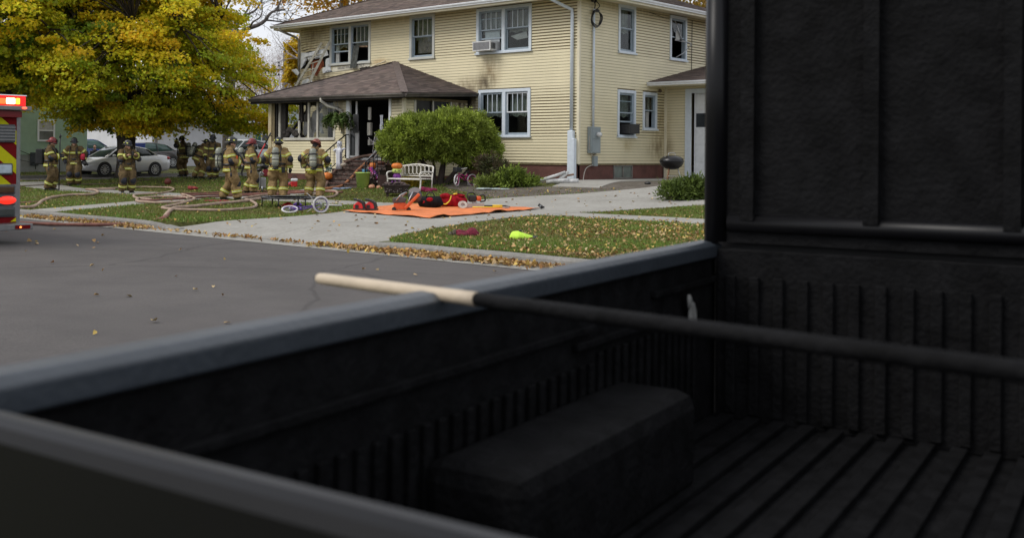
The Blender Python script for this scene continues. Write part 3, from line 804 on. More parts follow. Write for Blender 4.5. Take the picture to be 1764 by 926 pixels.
r4, _, _ = window(house, wf_right, *RW4, munt=1, lower=('empty',), curt=('upper',))
MB().fbox(wf_right,4.6,4.8,-.2,-.15,2.42,3.0).build('curtain', LACE, r4, world=True)
# foundation with basement window
b = MB(); wall_sheet(b, wf_front, -13.9, -.045, .0, 1.085, [], -.045); wall_sheet(b, wf_right, .046, 5.66, .0, 1.085, [BW], -.045)
b.build('foundation', FOUND, house, world=True)
bw = MB(); y0, y1, z0, z1 = BW
bw.box(-.10,-.02,y0,y0+.06,z0,z1).box(-.10,-.02,y1-.06,y1,z0,z1).box(-.10,-.02,y0+.06,y1-.06,z1-.05,z1).box(-.10,-.02,y0+.06,y1-.06,z0,z0+.05).box(-.10,-.022,(y0+y1)/2-.03,(y0+y1)/2+.03,z0+.05,z1-.05)
bwo = bw.build('basement_window', M('weathered_grey_frame',(.17,.16,.14),.7,.2), house, world=True)
for a, c in ((y0+.06,(y0+y1)/2-.03),((y0+y1)/2+.03,y1-.06)): MB().box(-.07,-.06,a,c,z0+.05,z1-.05).build('pane', M('dusty_basement_glass',(.13,.15,.13),.35,.3,3.), bwo, world=True)

# ---- roofs: courses of shingle tabs, thin wedges, each tab its own tone
SHC = [(.135,.105,.093),(.115,.09,.08),(.155,.12,.105),(.10,.08,.073),(.145,.11,.10),(.125,.10,.088)]
def shingles(name, parent, org, U_, V_, width_at, length, ex=.14, tw=.30, cols=SHC, mod=None, lim=None):
    """org + U*u + V*v; width_at(v) -> (u0, u1)"""
    org, U_, V_ = Vector(org), Vector(U_), Vector(V_); Nn = U_.cross(V_).normalized()
    if Nn.z < 0: Nn = -Nn
    VV = []; FF = []; CC = []
    n = int(length/ex)
    for i in range(n+1):
        v0 = i*ex; u0, u1 = width_at(v0+ex*.3); off = R_.uniform(0, tw)
        if u1-u0 < .05: continue
        u = u0-off
        while u < u1:
            ww = tw*R_.uniform(.7, 1.25); a, c = max(u, u0)+.004, min(u+ww, u1); u += ww
            if c-a < .02: continue
            v1 = min(v0+ex*1.35, length); h = .012+R_.uniform(0, .012); dv = R_.uniform(-.006, .008)
            P = [org+U_*a+V_*(v0+dv)+Nn*h, org+U_*c+V_*(v0+dv)+Nn*h, org+U_*c+V_*v1+Nn*.004, org+U_*a+V_*v1+Nn*.004, org+U_*a+V_*(v0+dv)-Nn*.006, org+U_*c+V_*(v0+dv)-Nn*.006]
            k = len(VV); VV += P; FF += [(k, k+1, k+2, k+3), (k+4, k+5, k+1, k)]
            col = np.array(R_.choice(cols))*R_.uniform(.8, 1.2)
            if mod: col = mod(a, v0, col)
            CC += [col]*6
    V0 = np.array([tuple(p) for p in VV]); r = parent
    while r.parent: r = r.parent
    V0 = V0-np.array(tuple(r.location))
    o = np_mesh(name, V0, np.array(FF), np.array(CC), SHINGLE); o.parent = parent; return stuff(o)
ze, pt = 6.80, .385
xl, xr, yf, yb = -14.75, .80, -.80, 11.4; hd = (yb-yf)/2; zr = ze+pt*hd
b = MB(); b.add([(xl,yf,ze),(xr,yf,ze),(xr,yb,ze),(xl,yb,ze),(xl+hd,yf+hd,zr),(xr-hd,yf+hd,zr)], [(0,1,5,4),(1,2,5),(2,3,4,5),(3,0,4)])
roof = b.build('roof', M('roof_deck',(.10,.08,.07),.95,.2), house, world=True)
q = math.hypot(1, pt); sl_ = hd*q
shingles('shingles', roof, (xl,yf,ze+.01), (1,0,0), (0,1/q,pt/q), lambda v: (v/q, (xr-xl)-v/q), sl_, .14, .32)
shingles('shingles', roof, (xr,yf,ze+.01), (0,1,0), (-1/q,0,pt/q), lambda v: (v/q, (yb-yf)-v/q), sl_, .14, .32)
b = MB()
for p0, p1 in (((xl,yf,ze),(xl+hd,yf+hd,zr)), ((xr,yf,ze),(xr-hd,yf+hd,zr))):
    b.bar(Vector(p0)+Vector((0,0,.022)), Vector(p1)+Vector((0,0,.022)), .24, .02)
b.build('hip_cap', M('hip_shingle',(.12,.092,.082),.95,.2,9.,.3,30.), roof, world=True)
# soffit, fascia, gutters
MB().box(xl+.02,xr-.02,yf+.02,-.03,6.69,6.71).box(.03,xr-.02,-.028,yb-.02,6.69,6.71).box(xl+.02,-13.98,-.028,yb-.02,6.69,6.71).build('soffit', CREAM, house, world=True)
MB().box(xl,xr,yf,yf+.03,6.60,6.80).box(xr-.03,xr,yf+.03,yb,6.60,6.80).box(xl,xl+.03,yf+.03,yb,6.60,6.80).build('fascia', CREAM, house, world=True)
GPROF = [(0,0),(0,.12),(.115,.12),(.125,.105),(.11,.06),(.08,.045),(.075,0)]
def gutter(fn, u0, u1, parent, mat, name='gutter'):
    b = MB(); b.rings([[fn(u, w_, z) for w_, z in GPROF] for u in (u0, u1)], 0, False, True)
    return b.build(name, mat, parent, world=True)
gutter(lambda u, w_, z: (u, yf-w_-.002, 6.68+z), xl-.12, xr+.002, house, WHITE)
gutter(lambda u, w_, z: (xr+w_+.002, u, 6.68+z), yf-.12, yb, house, WHITE)
# downspouts
def spout(pts, parent, mat, wd=.10, th=.075, name='downspout'):
    b = MB()
    for i in range(len(pts)-1):
        b.bar(pts[i], pts[i+1], wd, th, up=(0,-1,0) if abs(pts[i+1][2]-pts[i][2]) > .3 else (0,0,1))
    return b.build(name, mat, parent, world=True, bevel=.012)
DS = M('blue_white_downspout', (.58,.64,.70), .4, .06)
b = MB(); b.tube([(-.62,-.86,6.68),(-.60,-.85,6.6),(-.42,-.45,6.42),(-.25,-.09,6.28),(-.24,-.075,6.1),(-.24,-.075,2.2)], .058, 8); b.build('downspout', DS, house, world=True)
b = MB(); b.box(-.34,-.12,-.17,-.03,.56,2.22); b.box(-.14,-.05,-.20,-.03,.54,1.95); b.build('downspout_guard', DS, house, world=True, bevel=.02)
b = MB(); b.tube([(-14.35,-.86,6.68),(-14.33,-.84,6.58),(-14.2,-.5,6.45),(-14.0,-.14,6.30),(-13.93,-.08,6.15),(-13.93,-.08,4.3)], .05, 8); b.build('downspout', M('soot_streaked_downspout',(.27,.25,.20),.6,.4,2.), house, world=True)
# electric meter, conduit and cable coil on the side wall
MET = M('grey_meter_enamel', (.24,.28,.29), .4, .1, 3.)
b = MB(); b.box(.02,.17,.50,1.08,1.47,2.36); b.box(.17,.185,.55,1.03,1.5,1.93); b.box(.17,.183,.55,1.03,1.96,2.32); mb = b.build('meter_box', MET, house, world=True, bevel=.01)
MB().lathe([(.085,0),(.085,.08),(.07,.16),(.03,.175)], (.17,.86,2.10), 14, Matrix.Rotation(PI/2,3,'Y')).build('meter', M('meter_glass',(.55,.56,.55),.1,.1), mb, world=True)
MB().box(.02,.12,.78,1.0,1.03,1.38).build('junction_box', MET, mb, world=True, bevel=.008)
b = MB(); b.tube([(.09,.9,1.42),(.07,.9,1.5)], .035, 8); b.tube(catmull([(.10,.52,2.2),(.10,.50,1.6),(.08,.7,1.42),(.08,.85,1.3)]), .012, 6); b.tube(catmull([(.06,.8,1.08),(.07,.4,.98),(.09,.22,.8),(.10,.14,.55)]), .016, 6); b.build('cable', M('grey_cable',(.36,.33,.29),.6,.1), mb, world=True)
b = MB(); b.tube([(.08,.75,2.36),(.08,.75,6.35)], .042, 10)
for z in (3.,4.4,5.6): b.tube([(.08,.75,z),(.08,.75,z+.03)], .056, 10)
b.build('conduit', DS, house, world=True)
b = MB()
for k in range(3): b.tube([(.12+.03*k+.02*math.sin(t*3), .80+(.27+.02*k)*math.cos(t)*1.0, 6.02+(.30-.03*k)*math.sin(t)) for t in lin(0,2*PI,22)], .016, 6, closed=True)
b.tube(catmull([(.1,.75,6.35),(.14,.72,6.5),(.12,.6,6.62),(.1,.55,6.66)]), .018, 6); b.tube(catmull([(.1,.8,6.3),(.2,.9,6.45),(.15,.8,6.6),(.1,.8,6.66)]), .016, 6)
for y in (.58,.78): b.ell((.12,y,6.62),(.05,.05,.07),8,6)
b.ell((.1,.9,6.3),(.06,.16,.06),8,6)
b.build('cable_coil', BLACK, house, world=True)
MB().tube([(.05,7.62,6.6),(.05,7.6,4.2)], .012, 6).build('cable', BLACK, house, world=True)
MB().tube([(.05,4.4,6.6),(.05,5.5,6.5),(.05,6.0,6.55)], .008, 6).build('cable', BLACK, house, world=True)
b = MB(); b.ell((.08,5.2,3.78),(.06,.07,.07),8,6); b.bar((.0,5.3,3.85),(.1,5.1,3.75),.05,.05); b.build('porch_light', M('rusty_lamp',(.12,.08,.05),.6,.3), house, world=True)

# window air conditioners
def aircon(wf, u0, u1, z0, z1, out, label, mat, grille, side):
    c = wf((u0+u1)/2, out/2, z0)
    t = thing('air_conditioner', label, 'air conditioner', c, 0, 'window air conditioners')
    MB().fbox(wf, u0, u1, -.2, out, z0, z1).build('case', mat, t, world=True, bevel=.01)
    b = MB()
    for k in range(9):
        z = z0+.05+(z1-z0-.1)*k/8.6; b.fbox(wf, u0+.05, u1-.05, out, out+.008, z, z+.018)
    b.build('grille', grille, t, world=True)
    MB().fbox(wf, u0+.04, u1-.04, out-.002, out+.003, z0+.04, z1-.04).build('vent_panel', side, t, world=True)
    b = MB()
    for k in range(3):
        w_ = out*.3+out*.2*k; b.fbox(wf, u1, u1+.006, w_, w_+.06, z0+.06, z1-.06)
    b.build('side_vent', BLACK, t, world=True)
    b = MB(); b.fbox(wf, u0-.02, u1+.02, out-.02, out+.006, z1-.03, z1+.004); b.build('rim', mat, t, world=True)
    return t
aircon(wf_front, -4.22, -3.42, 5.09, 5.43, .42, 'white window air conditioner above the long brown stain on the front wall', M('white_ac_case',(.62,.62,.62),.4,.08), M('grey_ac_fin',(.25,.25,.26),.5,.1), M('dark_ac_grille',(.10,.10,.11),.6,.1))
t = aircon(wf_right, 2.72, 3.40, 2.17, 2.50, .30, 'dark soot covered air conditioner in the lower side window near the meter box', M('dark_ac_case',(.03,.03,.032),.5,.2), M('black_ac_fin',(.05,.05,.05),.5,.1), BLACK)
b = MB()
for k in range(8):
    a = k*PI/4; b.bar(Vector((.15,3.408,2.335)), Vector((.15+.12*math.cos(a), 3.412, 2.335+.12*math.sin(a))), .02, .01)
b.tube([(.15+.135*math.cos(a),3.412,2.335+.135*math.sin(a)) for a in lin(0,2*PI,16)], .008, 5, closed=True)
b.build('fan_guard', STEEL, t, world=True)
# ------------------------------------------------------------------ front porch (fire damaged)
porch = thing('front_porch', 'burnt out front porch with brown hip roof and cream siding below its windows', 'porch', (-8.2,-3.4,.45))
PZ = 1.22
SCW = M('scorched_white_trim', (.50,.48,.42), .6, .25, 3.)
stain_tones(SCW, [((-11.3,-3.45,3.),(1.5,.6,1.1),(.05,.04,.03),.8), ((-7.6,-3.45,3.2),(.6,.6,.5),(.12,.09,.05),.6)])
CHAR = M('charred_timber', (.018,.015,.013), .9, .5, 12., .6, 30.)
RAWWOOD = M('scorched_raw_wood', (.36,.19,.055), .8, .4, 5.)
MB().box(-11.8,-4.8,-3.4,-.02,PZ-.1,PZ).build('floor', CHAR, porch, world=True)
b = MB(); b.box(-11.8,-4.8,-3.3,-.05,3.30,3.36); b.build('ceiling', SOOT, porch, world=True)
b = MB()
wall_sheet(b, wf_porch, -11.85, -4.77, .3, 3.36, [(-11.55,-8.2,1.94,3.3), (-7.42,-5.42,PZ-.02,3.3)]); wall_sheet(b, wf_pside, -3.44, -.02, .3, 3.36, [(-2.86,-1.02,1.7,3.26)])
pw = b.build('porch_wall', WALLB, porch, world=True)
boards(pw, wf_porch, -11.85, -4.80, .62, 3.30, [(-11.9,-8.18,1.90,3.4), (-7.55,-5.34,.5,3.4)], SIDING, skip=lambda u, z, s: False)
boards(pw, wf_pside, -3.42, -.02, .62, 3.30, [(-2.95,-.95,1.6,3.4)], SIDING)
b = MB(); wall_sheet(b, wf_porch, -11.86, -4.76, .0, .62, [], .01); wall_sheet(b, wf_pside, -3.44, -.05, .0, .62, [], .01); b.build('foundation', FOUND, porch, world=True)
MB().box(-4.83,-4.725,-3.478,-3.37,.6,3.31).build('corner_board', CREAM, porch, world=True)
# burnt corner posts and window posts of the open front
MB().box(-11.88,-11.70,-3.49,-3.31,.5,3.30).build('post', SIDING, porch, world=True)
MB().box(-11.695,-11.55,-3.44,-3.32,1.9,3.30).build('post', RAWWOOD, porch, world=True)
MB().box(-11.52,-11.42,-3.42,-3.30,1.9,3.30).build('post', CHAR, porch, world=True)
MB().box(-11.30,-11.18,-3.47,-3.36,1.9,3.30).build('post', SCW, porch, world=True)
MB().box(-11.16,-10.92,-3.44,-3.30,1.9,3.30).build('post', CHAR, porch, world=True)
MB().box(-11.85,-11.72,-.3,-.15,1.2,3.30).build('post', CHAR, porch, world=True)
MB().box(-11.85,-11.74,-1.9,-1.8,1.2,3.30).build('post', CHAR, porch, world=True)
for u, z1 in ((-10.13,2.62),(-9.60,3.28),(-9.11,3.28)):
    MB().box(u-.045,u+.045,-3.46,-3.40,1.98,z1).build('mullion', SCW, porch, world=True)
for u in (-10.02,-9.72): MB().obox((u,-3.40,2.95),(.05,.05,.38),Matrix.Rotation(.06*(u+9.9)*8,3,'Y')).build('charred_stud', CHAR, porch, world=True)
MB().box(-8.24,-8.14,-3.475,-3.38,1.98,3.30).box(-10.98,-8.14,-3.50,-3.38,1.88,1.975).build('window_frame', SCW, porch, world=True)
MB().box(-9.06,-8.24,-3.43,-3.425,1.98,3.28).build('pane', GLASS, porch, world=True)
# leftovers hanging inside: sagging grey sheet, burnt boards, charred heap on the sill
SHEET = M('smoke_grey_sheet', (.24,.24,.235), .8, .35, 3.)
b = MB(); rs = []
for k in range(10):
    rs.append([(-10.1+.09*q, -3.30+.05*math.sin(q*1.6+k*.7)+.012*k, 2.75-.085*k+.10*math.sin(q*.9+.5)+.02*q) for q in range(13)])
for r in range(9):
    for q in range(12): b.add([rs[r][q], rs[r][q+1], rs[r+1][q+1], rs[r+1][q]], [(0,1,2,3)], 0, True)
b.build('hanging_sheet', SHEET, porch, world=True)
b = MB(); b.bar((-10.95,-3.2,2.1),(-10.1,-2.9,3.2),.14,.05); b.bar((-10.8,-2.6,2.0),(-9.9,-2.5,3.2),.12,.05); b.bar((-10.6,-1.5,1.3),(-9.2,-1.2,3.1),.12,.06)
b.build('fallen_rafter', CHAR, porch, world=True)
b = MB()
for k in range(16): b.ell((-10.95+.055*k+R_.uniform(-.05,.05), -3.36+R_.uniform(-.08,.06), 2.0+.22*math.exp(-((k-5)/5)**2)+R_.uniform(-.05,.08)), (R_.uniform(.08,.16),.09,R_.uniform(.07,.16)), 8, 6)
b.noise(.05, 9.); b.build('charred_heap', M('charred_cushion',(.035,.03,.026),.95,.5,14.,.9,30.), porch, world=True)
# entrance: jambs, storm door standing open, dark hall with its clutter
b = MB(); b.box(-7.55,-7.40,-3.49,-3.36,PZ,3.30); b.box(-5.44,-5.34,-3.49,-3.36,PZ,3.30); b.build('door_jamb', WHITE, porch, world=True)
MB().box(-7.40,-5.44,-3.49,-3.36,PZ-.05,PZ+.02).build('threshold', M('grey_threshold',(.36,.37,.37),.5,.15), porch, world=True)
DS_ = M('grey_white_door', (.50,.50,.50), .45, .1)
d = MB(); d.box(-7.06,-6.90,-3.50,-3.46,PZ+.03,2.2); d.box(-7.39,-7.33,-3.50,-3.46,PZ+.03,3.26); d.box(-7.33,-7.06,-3.50,-3.46,PZ+.03,PZ+.10); d.box(-7.33,-7.06,-3.5,-3.46,2.28,2.33); d.box(-7.05,-6.98,-3.50,-3.46,2.79,3.26)
door = d.build('storm_door', DS_, porch, world=True)
MB().box(-7.33,-7.06,-3.485,-3.478,PZ+.10,2.28).build('pane', M('dark_door_glass',(.03,.032,.034),.12,.2), door, world=True)
MB().box(-7.14,-6.86,-3.56,-3.51,2.13,2.80).build('door_plate', M('dark_grey_plate',(.045,.045,.048),.5,.15), door, world=True, bevel=.02)
MB().ell((-7.0,-3.58,2.38),(.022,.022,.03),8,6).build('handle', STEEL, door, world=True)
b = MB(); b.box(-6.72,-6.60,-3.2,-3.15,2.6,3.05); b.box(-6.76,-6.6,-3.2,-3.1,2.05,2.5); b.box(-6.7,-6.6,-3.22,-3.1,1.7,1.9); b.build('coat_hook_board', SCW, porch, world=True)
b = MB(); b.box(-6.5,-5.6,-3.0,-2.9,1.9,1.97); b.box(-6.5,-5.7,-3.0,-2.6,1.25,1.62); b.bar((-6.4,-3.0,1.3),(-5.9,-2.9,2.3),.06,.04); b.box(-5.9,-5.75,-2.7,-2.6,1.25,3.2); b.build('hall_clutter', M('sooty_furniture',(.22,.22,.23),.7,.5,3.), porch, world=True)
MB().box(-5.85,-5.55,-.35,-.3,1.2,3.2).build('rear_panel', SOOT, porch, world=True)
b = MB(); rs = []
for k in range(7): rs.append([(-5.95+.035*q-.012*k*(1 if q > 2 else -1.0)*.6, -3.40+.03*math.sin(q*2+k), 2.75-.1*k) for q in range(6)])
for r in range(6):
    for q in range(5): b.add([rs[r][q], rs[r][q+1], rs[r+1][q+1], rs[r+1][q]], [(0,1,2,3)], 0, True)
b.build('white_cloth', M('white_cloth',(.55,.57,.62),.8,.1), porch, world=True)
# side window of the porch
b = MB(); b.box(-4.76,-4.71,-2.96,-2.86,1.62,3.27); b.box(-4.76,-4.71,-1.02,-.94,1.62,3.27); b.box(-4.76,-4.712,-1.99,-1.93,1.7,3.27); b.box(-4.76,-4.70,-2.96,-.94,1.56,1.64); b.build('window_frame', SCW, porch, world=True)
for y0, y1 in ((-2.86,-1.99),(-1.93,-1.02)): MB().box(-4.80,-4.795,y0,y1,1.64,3.27).build('pane', M('black_screen',(.012,.012,.013),.35,.2), porch, world=True)
# roof: half pyramid against the house wall, front left corner sagging
A = Vector((-8.36,-.03,4.95)); ez = 3.52
FL, FR, BL, BR = Vector((-12.5,-3.9,ez-.01)), Vector((-4.33,-3.9,ez-.07)), Vector((-12.5,-.03,ez+.06)), Vector((-4.33,-.03,ez+.10))
b = MB(); b.add([FL,FR,BR,BL,A], [(0,1,4),(1,2,4),(3,0,4)]); proof = b.build('roof', bpy.data.materials['roof_deck'], porch, world=True)
def tri_shingles(P0, P1, top, lift=.012, mod=None):
    U_ = (P1-P0); L_ = U_.length; U_ = U_.normalized(); t = (top-P0).dot(U_); V_ = (top-P0)-U_*t; hh = V_.length; V_ = V_.normalized()
    shingles('shingles', proof, P0+Vector((0,0,lift)), U_, V_, lambda v: (t*v/hh, L_-(L_-t)*v/hh), hh, .135, .30, mod=mod)
def sootmod(a, v, col):
    k = max(0., 1-a/5.5); return col*(1-.1*k)+np.array([.012,.014,.018])*k
tri_shingles(FL, FR, A, mod=sootmod); tri_shingles(FR, BR, A); tri_shingles(BL, FL, A)
b = MB()
for p in (FL, FR): b.bar(p+Vector((0,0,.03)), A+Vector((0,0,.03)), .26, .02)
b.build('hip_cap', bpy.data.materials['hip_shingle'], porch, world=True)
GUT = M('brown_black_gutter', (.06,.052,.046), .45, .45, 2.)
stain_tones(GUT, [((-5.5,-3.9,3.45),(1.6,1.2,.4),(.20,.18,.15),.7)])  # lighter highlight on the right end, put into the gutter colour
for p, q_, dr in ((FL,FR,(0,-1)),(FR,BR,(1,0)),(BL,FL,(-1,0))):
    bb = MB(); rs = []
    for p_ in (p, q_): rs.append([(p_.x+dr[0]*w_, p_.y+dr[1]*w_, p_.z-.13+z) for w_, z in GPROF])
    bb.rings(rs, 0, False, True); bb.build('gutter', GUT, porch, world=True)
b = MB(); b.add([FL-Vector((-.02,-.02,.20)),FR-Vector((.02,-.02,.14)),BR-Vector((.02,0,.2)),BL-Vector((-.02,0,.2))], [(0,1,2,3)]); b.build('soffit', CHAR, porch, world=True)
b = MB(); b.box(-12.48,-4.36,-3.89,-3.86,3.28,3.44); b.build('fascia', CHAR, porch, world=True)
b = MB(); b.tube([(-8.38,-3.95,3.42),(-8.40,-3.93,3.3),(-8.25,-3.75,3.12),(-7.95,-3.55,3.02),(-7.72,-3.52,2.92)], .06, 8); b.tube([(-7.72,-3.52,2.9),(-7.72,-3.52,2.1)], .05, 8); b.build('downspout', SCW, porch, world=True)
b = MB(); b.ell((-8.0,-3.56,2.92),(.08,.07,.08),8,6); b.box(-8.06,-7.94,-3.52,-3.46,2.86,2.98); b.build('porch_lamp', IRON, porch, world=True)
b = MB(); b.bar((-9.6,-.25,4.78),(-8.8,-.12,5.02),.10,.03); b.build('hanging_siding_strip', CREAM, porch, world=True)
b = MB()
for k in range(7): b.obox((-9.95+.09*k, -.55+R_.uniform(-.1,.1), 4.60+.03*k), (.09,.06,.03), Matrix.Rotation(R_.uniform(-.5,.5),3,'Y'))
b.build('roof_debris', CHAR, porch, world=True)

# ------------------------------------------------------------------ brick steps with iron railing
steps = thing('brick_steps', 'worn dark brick steps up to the porch door', 'steps', (-6.2,-4.2,.3))
BRICK = M('worn_brick', (.080,.042,.033), .85, .45, 9., .5, 40.); BRICK2 = M('pale_mortar_brick', (.105,.075,.062), .85, .4, 9., .5, 40.)
NST = 6; sz0 = .25
for k in range(NST):
    z1 = PZ-.06-(PZ-.06-sz0)*k/NST; z0 = PZ-.06-(PZ-.06-sz0)*(k+1)/NST; yy = -3.5-.29*(k+1)
    MB().box(-7.35,-5.0,yy,-3.5,z0-.02,z1-.045).build('riser', BRICK2, steps, world=True)
    nb = 21; wb = 2.35/nb
    for i in range(nb):
        x0 = -7.35+i*wb
        MB().box(x0+.006,x0+wb-.006,yy-.03-R_.uniform(0,.012),yy+.26,z1-.05,z1+R_.uniform(-.006,.006)).build('brick', R_.choice([BRICK,BRICK,BRICK2]), steps, world=True)
def railing(x, label):
    t = thing('stair_railing', label, 'railing', (x,-4.2,.3), 0, 'iron railings of the steps')
    y0, y1 = -5.15, -3.62; zf = lambda y: sz0+(PZ-sz0)*(y-y0)/(y1-y0)
    b = MB(); b.bar((x,y0,zf(y0)+.85),(x,y1,zf(y1)+.85),.045,.03); b.bar((x,y1,zf(y1)+.85),(x,y1+.16,zf(y1)+.85),.045,.03); b.build('handrail', IRON, t, world=True)
    MB().bar((x,y0,zf(y0)+.12),(x,y1,zf(y1)+.12),.03,.02).build('bottom_rail', IRON, t, world=True)
    for k in range(9):
        y = y0+(y1-y0)*k/8; MB().bar((x,y,zf(y)+(.0 if k in (0,8) else .12)),(x,y,zf(y)+.84),.035 if k in (0,8) else .016,.035 if k in (0,8) else .016).build('post' if k in (0,8) else 'baluster', IRON, t, world=True)
railing(-7.42, 'black iron stair railing beside the white ghost figure')
railing(-4.92, 'black iron stair railing on the bush side of the brick steps, cobwebbed')

# ------------------------------------------------------------------ wooden extension ladder lying against the scorched corner
lad = thing('ladder', 'grey weathered ladder leaning on the scorched upper wall above the porch roof', 'ladder', (-13.2,-.8,4.2))
GW = M('weathered_ladder_wood', (.40,.385,.32), .8, .25, 6.)
p0, p1 = front_pts = (Vector((-13.70,-.62,3.98)), Vector((-12.42,-.15,5.98)))
q0, q1 = Vector((-12.62,-.72,4.22)), Vector((-11.98,-.12,6.0))
for a, c in ((p0, p1), (q0, q1)): MB().bar(a, c, .05, .10).build('rail', GW, lad, world=True)
for k in range(6):
    t_ = (k+.35)/6; MB().tube([p0.lerp(p1, t_), q0.lerp(q1, t_)], .022, 6).build('rung', GW, lad, world=True)
MB().bar((-12.85,-.3,4.55),(-12.8,-.28,5.15),.04,.03).build('loose_strip', SCW, lad, world=True)

# ------------------------------------------------------------------ attached garage
gar = thing('garage', 'cream sided attached garage with white trimmed door behind the kettle grill', 'garage', (3.,8.,.45))
b = MB(); wall_sheet(b, wf_gar, .03, 7.0, .45, 3.98, [(1.05,4.2,.4,3.72)]); gw = b.build('garage_wall', WALLB, gar, world=True)
boards(gw, wf_gar, .10, 6.9, .49, 3.96, [(.86,4.4,.4,3.84)], SIDING)
MB().box(.002,.10,5.64,5.72,.47,3.96).build('corner_board', CREAM, gar, world=True)
MB().prism([(5.72,.45),(12,.45),(12,5.45),(5.72,4.22)], lambda u, z, d: (d,u,z), 6.9, 7.0).box(.04,6.9,11.9,12,.45,5.4).build('garage_wall', CREAM, gar, world=True)
MB().box(.86,1.09,5.60,5.66,.46,3.84).box(4.2,4.4,5.60,5.66,.46,3.84).box(1.09,4.2,5.602,5.66,3.68,3.84).build('door_trim', TRIM, gar, world=True)
gd = MB().box(1.12,4.2,5.80,5.85,.5,3.7).build('garage_door', WHITE, gar, world=True)
for i in range(5):
    for j in range(4):
        x0, z0 = 1.2+.75*j, .56+.63*i
        if i == 3: MB().box(x0,x0+.62,5.785,5.80,z0,z0+.5).build('pane', M('dark_pane',(.03,.035,.04),.1,.1) if 'dark_pane' not in bpy.data.materials else bpy.data.materials['dark_pane'], gd, world=True)
        else: MB().box(x0,x0+.64,5.785,5.80,z0,z0+.54).build('panel', WHITE, gd, world=True, bevel=.008)
gy, gz = 4.45, 4.06
b = MB(); b.add([(.02,gy,gz),(7.6,gy,gz),(7.6,12.2,gz+1.5),(.02,12.2,gz+1.5),(.02,gy,gz-.03),(7.6,gy,gz-.03),(7.6,12.2,gz+1.47),(.02,12.2,gz+1.47)], [(0,1,2,3),(7,6,5,4),(0,4,5,1),(1,5,6,2),(2,6,7,3),(3,7,4,0)])
gr = b.build('roof', bpy.data.materials['roof_deck'], gar, world=True)
shingles('shingles', gr, (.02,gy-.02,gz+.012), (1,0,0), (0,.982,.19), lambda v: (0, 7.5), 5., .14, .3)
gutter(lambda u, w_, z: (u, gy-w_-.002, gz-.13+z), .02, 7.6, gar, WHITE)
MB().box(.03,7.5,gy+.02,5.66,gz-.12,gz-.10).box(.02,7.6,gy,gy+.02,gz-.16,gz-.01).build('soffit', CREAM, gar, world=True)
# ------------------------------------------------------------------ people in turnout gear
WRINK = bpy.data.textures.new('wrinkle', 'CLOUDS'); WRINK.noise_scale = .13; WRINK.noise_depth = 2
def ik(S, T, l1, l2, pole):
    S, T, pole = Vector(S), Vector(T), Vector(pole); d = T-S; L = min(d.length, (l1+l2)*.999); dn = d.normalized()
    a = (l1*l1-l2*l2+L*L)/(2*L); h = math.sqrt(max(l1*l1-a*a, 0))
    p = pole-dn*pole.dot(dn); p = p.normalized() if p.length > 1e-6 else dn.orthogonal()
    return S+dn*a+p*h, S+dn*L
def oval(c, rx, ry, rot=None, n=16):
    rot = rot or Matrix.Identity(3); c = Vector(c)
    return [c + rot @ Vector((rx*math.cos(2*PI*k/n), ry*math.sin(2*PI*k/n), 0)) for k in range(n)]
def cloth(mb, name, mat, parent, vox=.022, amp=.065):
    o = mb.build(name, mat, parent)
    m = o.modifiers.new('remesh', 'REMESH'); m.mode = 'VOXEL'; m.voxel_size = vox; m.use_smooth_shade = True
    m = o.modifiers.new('smooth', 'SMOOTH'); m.iterations = 4; m.factor = .5
    if amp:
        m = o.modifiers.new('wrinkle', 'DISPLACE'); m.texture = WRINK; m.strength = amp; m.mid_level = .5; m.texture_coords = 'LOCAL'
    return o
def hand_mesh(b, W, F, up, mat=0, s=1.):
    """gloved or bare hand at the wrist W pointing along F: palm, four bent fingers, thumb"""
    W, F = Vector(W), Vector(F).normalized(); up = Vector(up); up = (up-F*up.dot(F)).normalized(); sd = F.cross(up)
    b.tube([W-F*.01, W+F*.04, W+F*.09], [.033*s,.042*s,.040*s], 8, mat, flat=.62)
    for k in range(4):
        o = W+F*.085+sd*(.028-.019*k)*s; L = (.062,.072,.066,.050)[k]*s; c = .35+.12*k
        p1 = o+F*L*.5-up*L*.15*c; p2 = p1+F*L*.35-up*L*.45*c; p3 = p2-up*L*.38-F*L*.05
        b.tube([o-F*.02, p1, p2, p3], [.012*s,.011*s,.010*s,.008*s], 5, mat)
    o = W+F*.03+sd*.032*s
    b.tube([o, o+F*.035+sd*.022-up*.012, o+F*.065+sd*.018-up*.03], [.014*s,.012*s,.009*s], 5, mat)
HELM = {'black': M('black_helmet', (.02,.02,.02), .35, .2), 'red': M('red_helmet', (.15,.013,.015), .4, .7, 11.), 'orange': M('faded_red_helmet', (.21,.05,.03), .45, .75, 13.)}
MASKM = M('smoke_grey_visor', (.12,.13,.14), .12, .1)
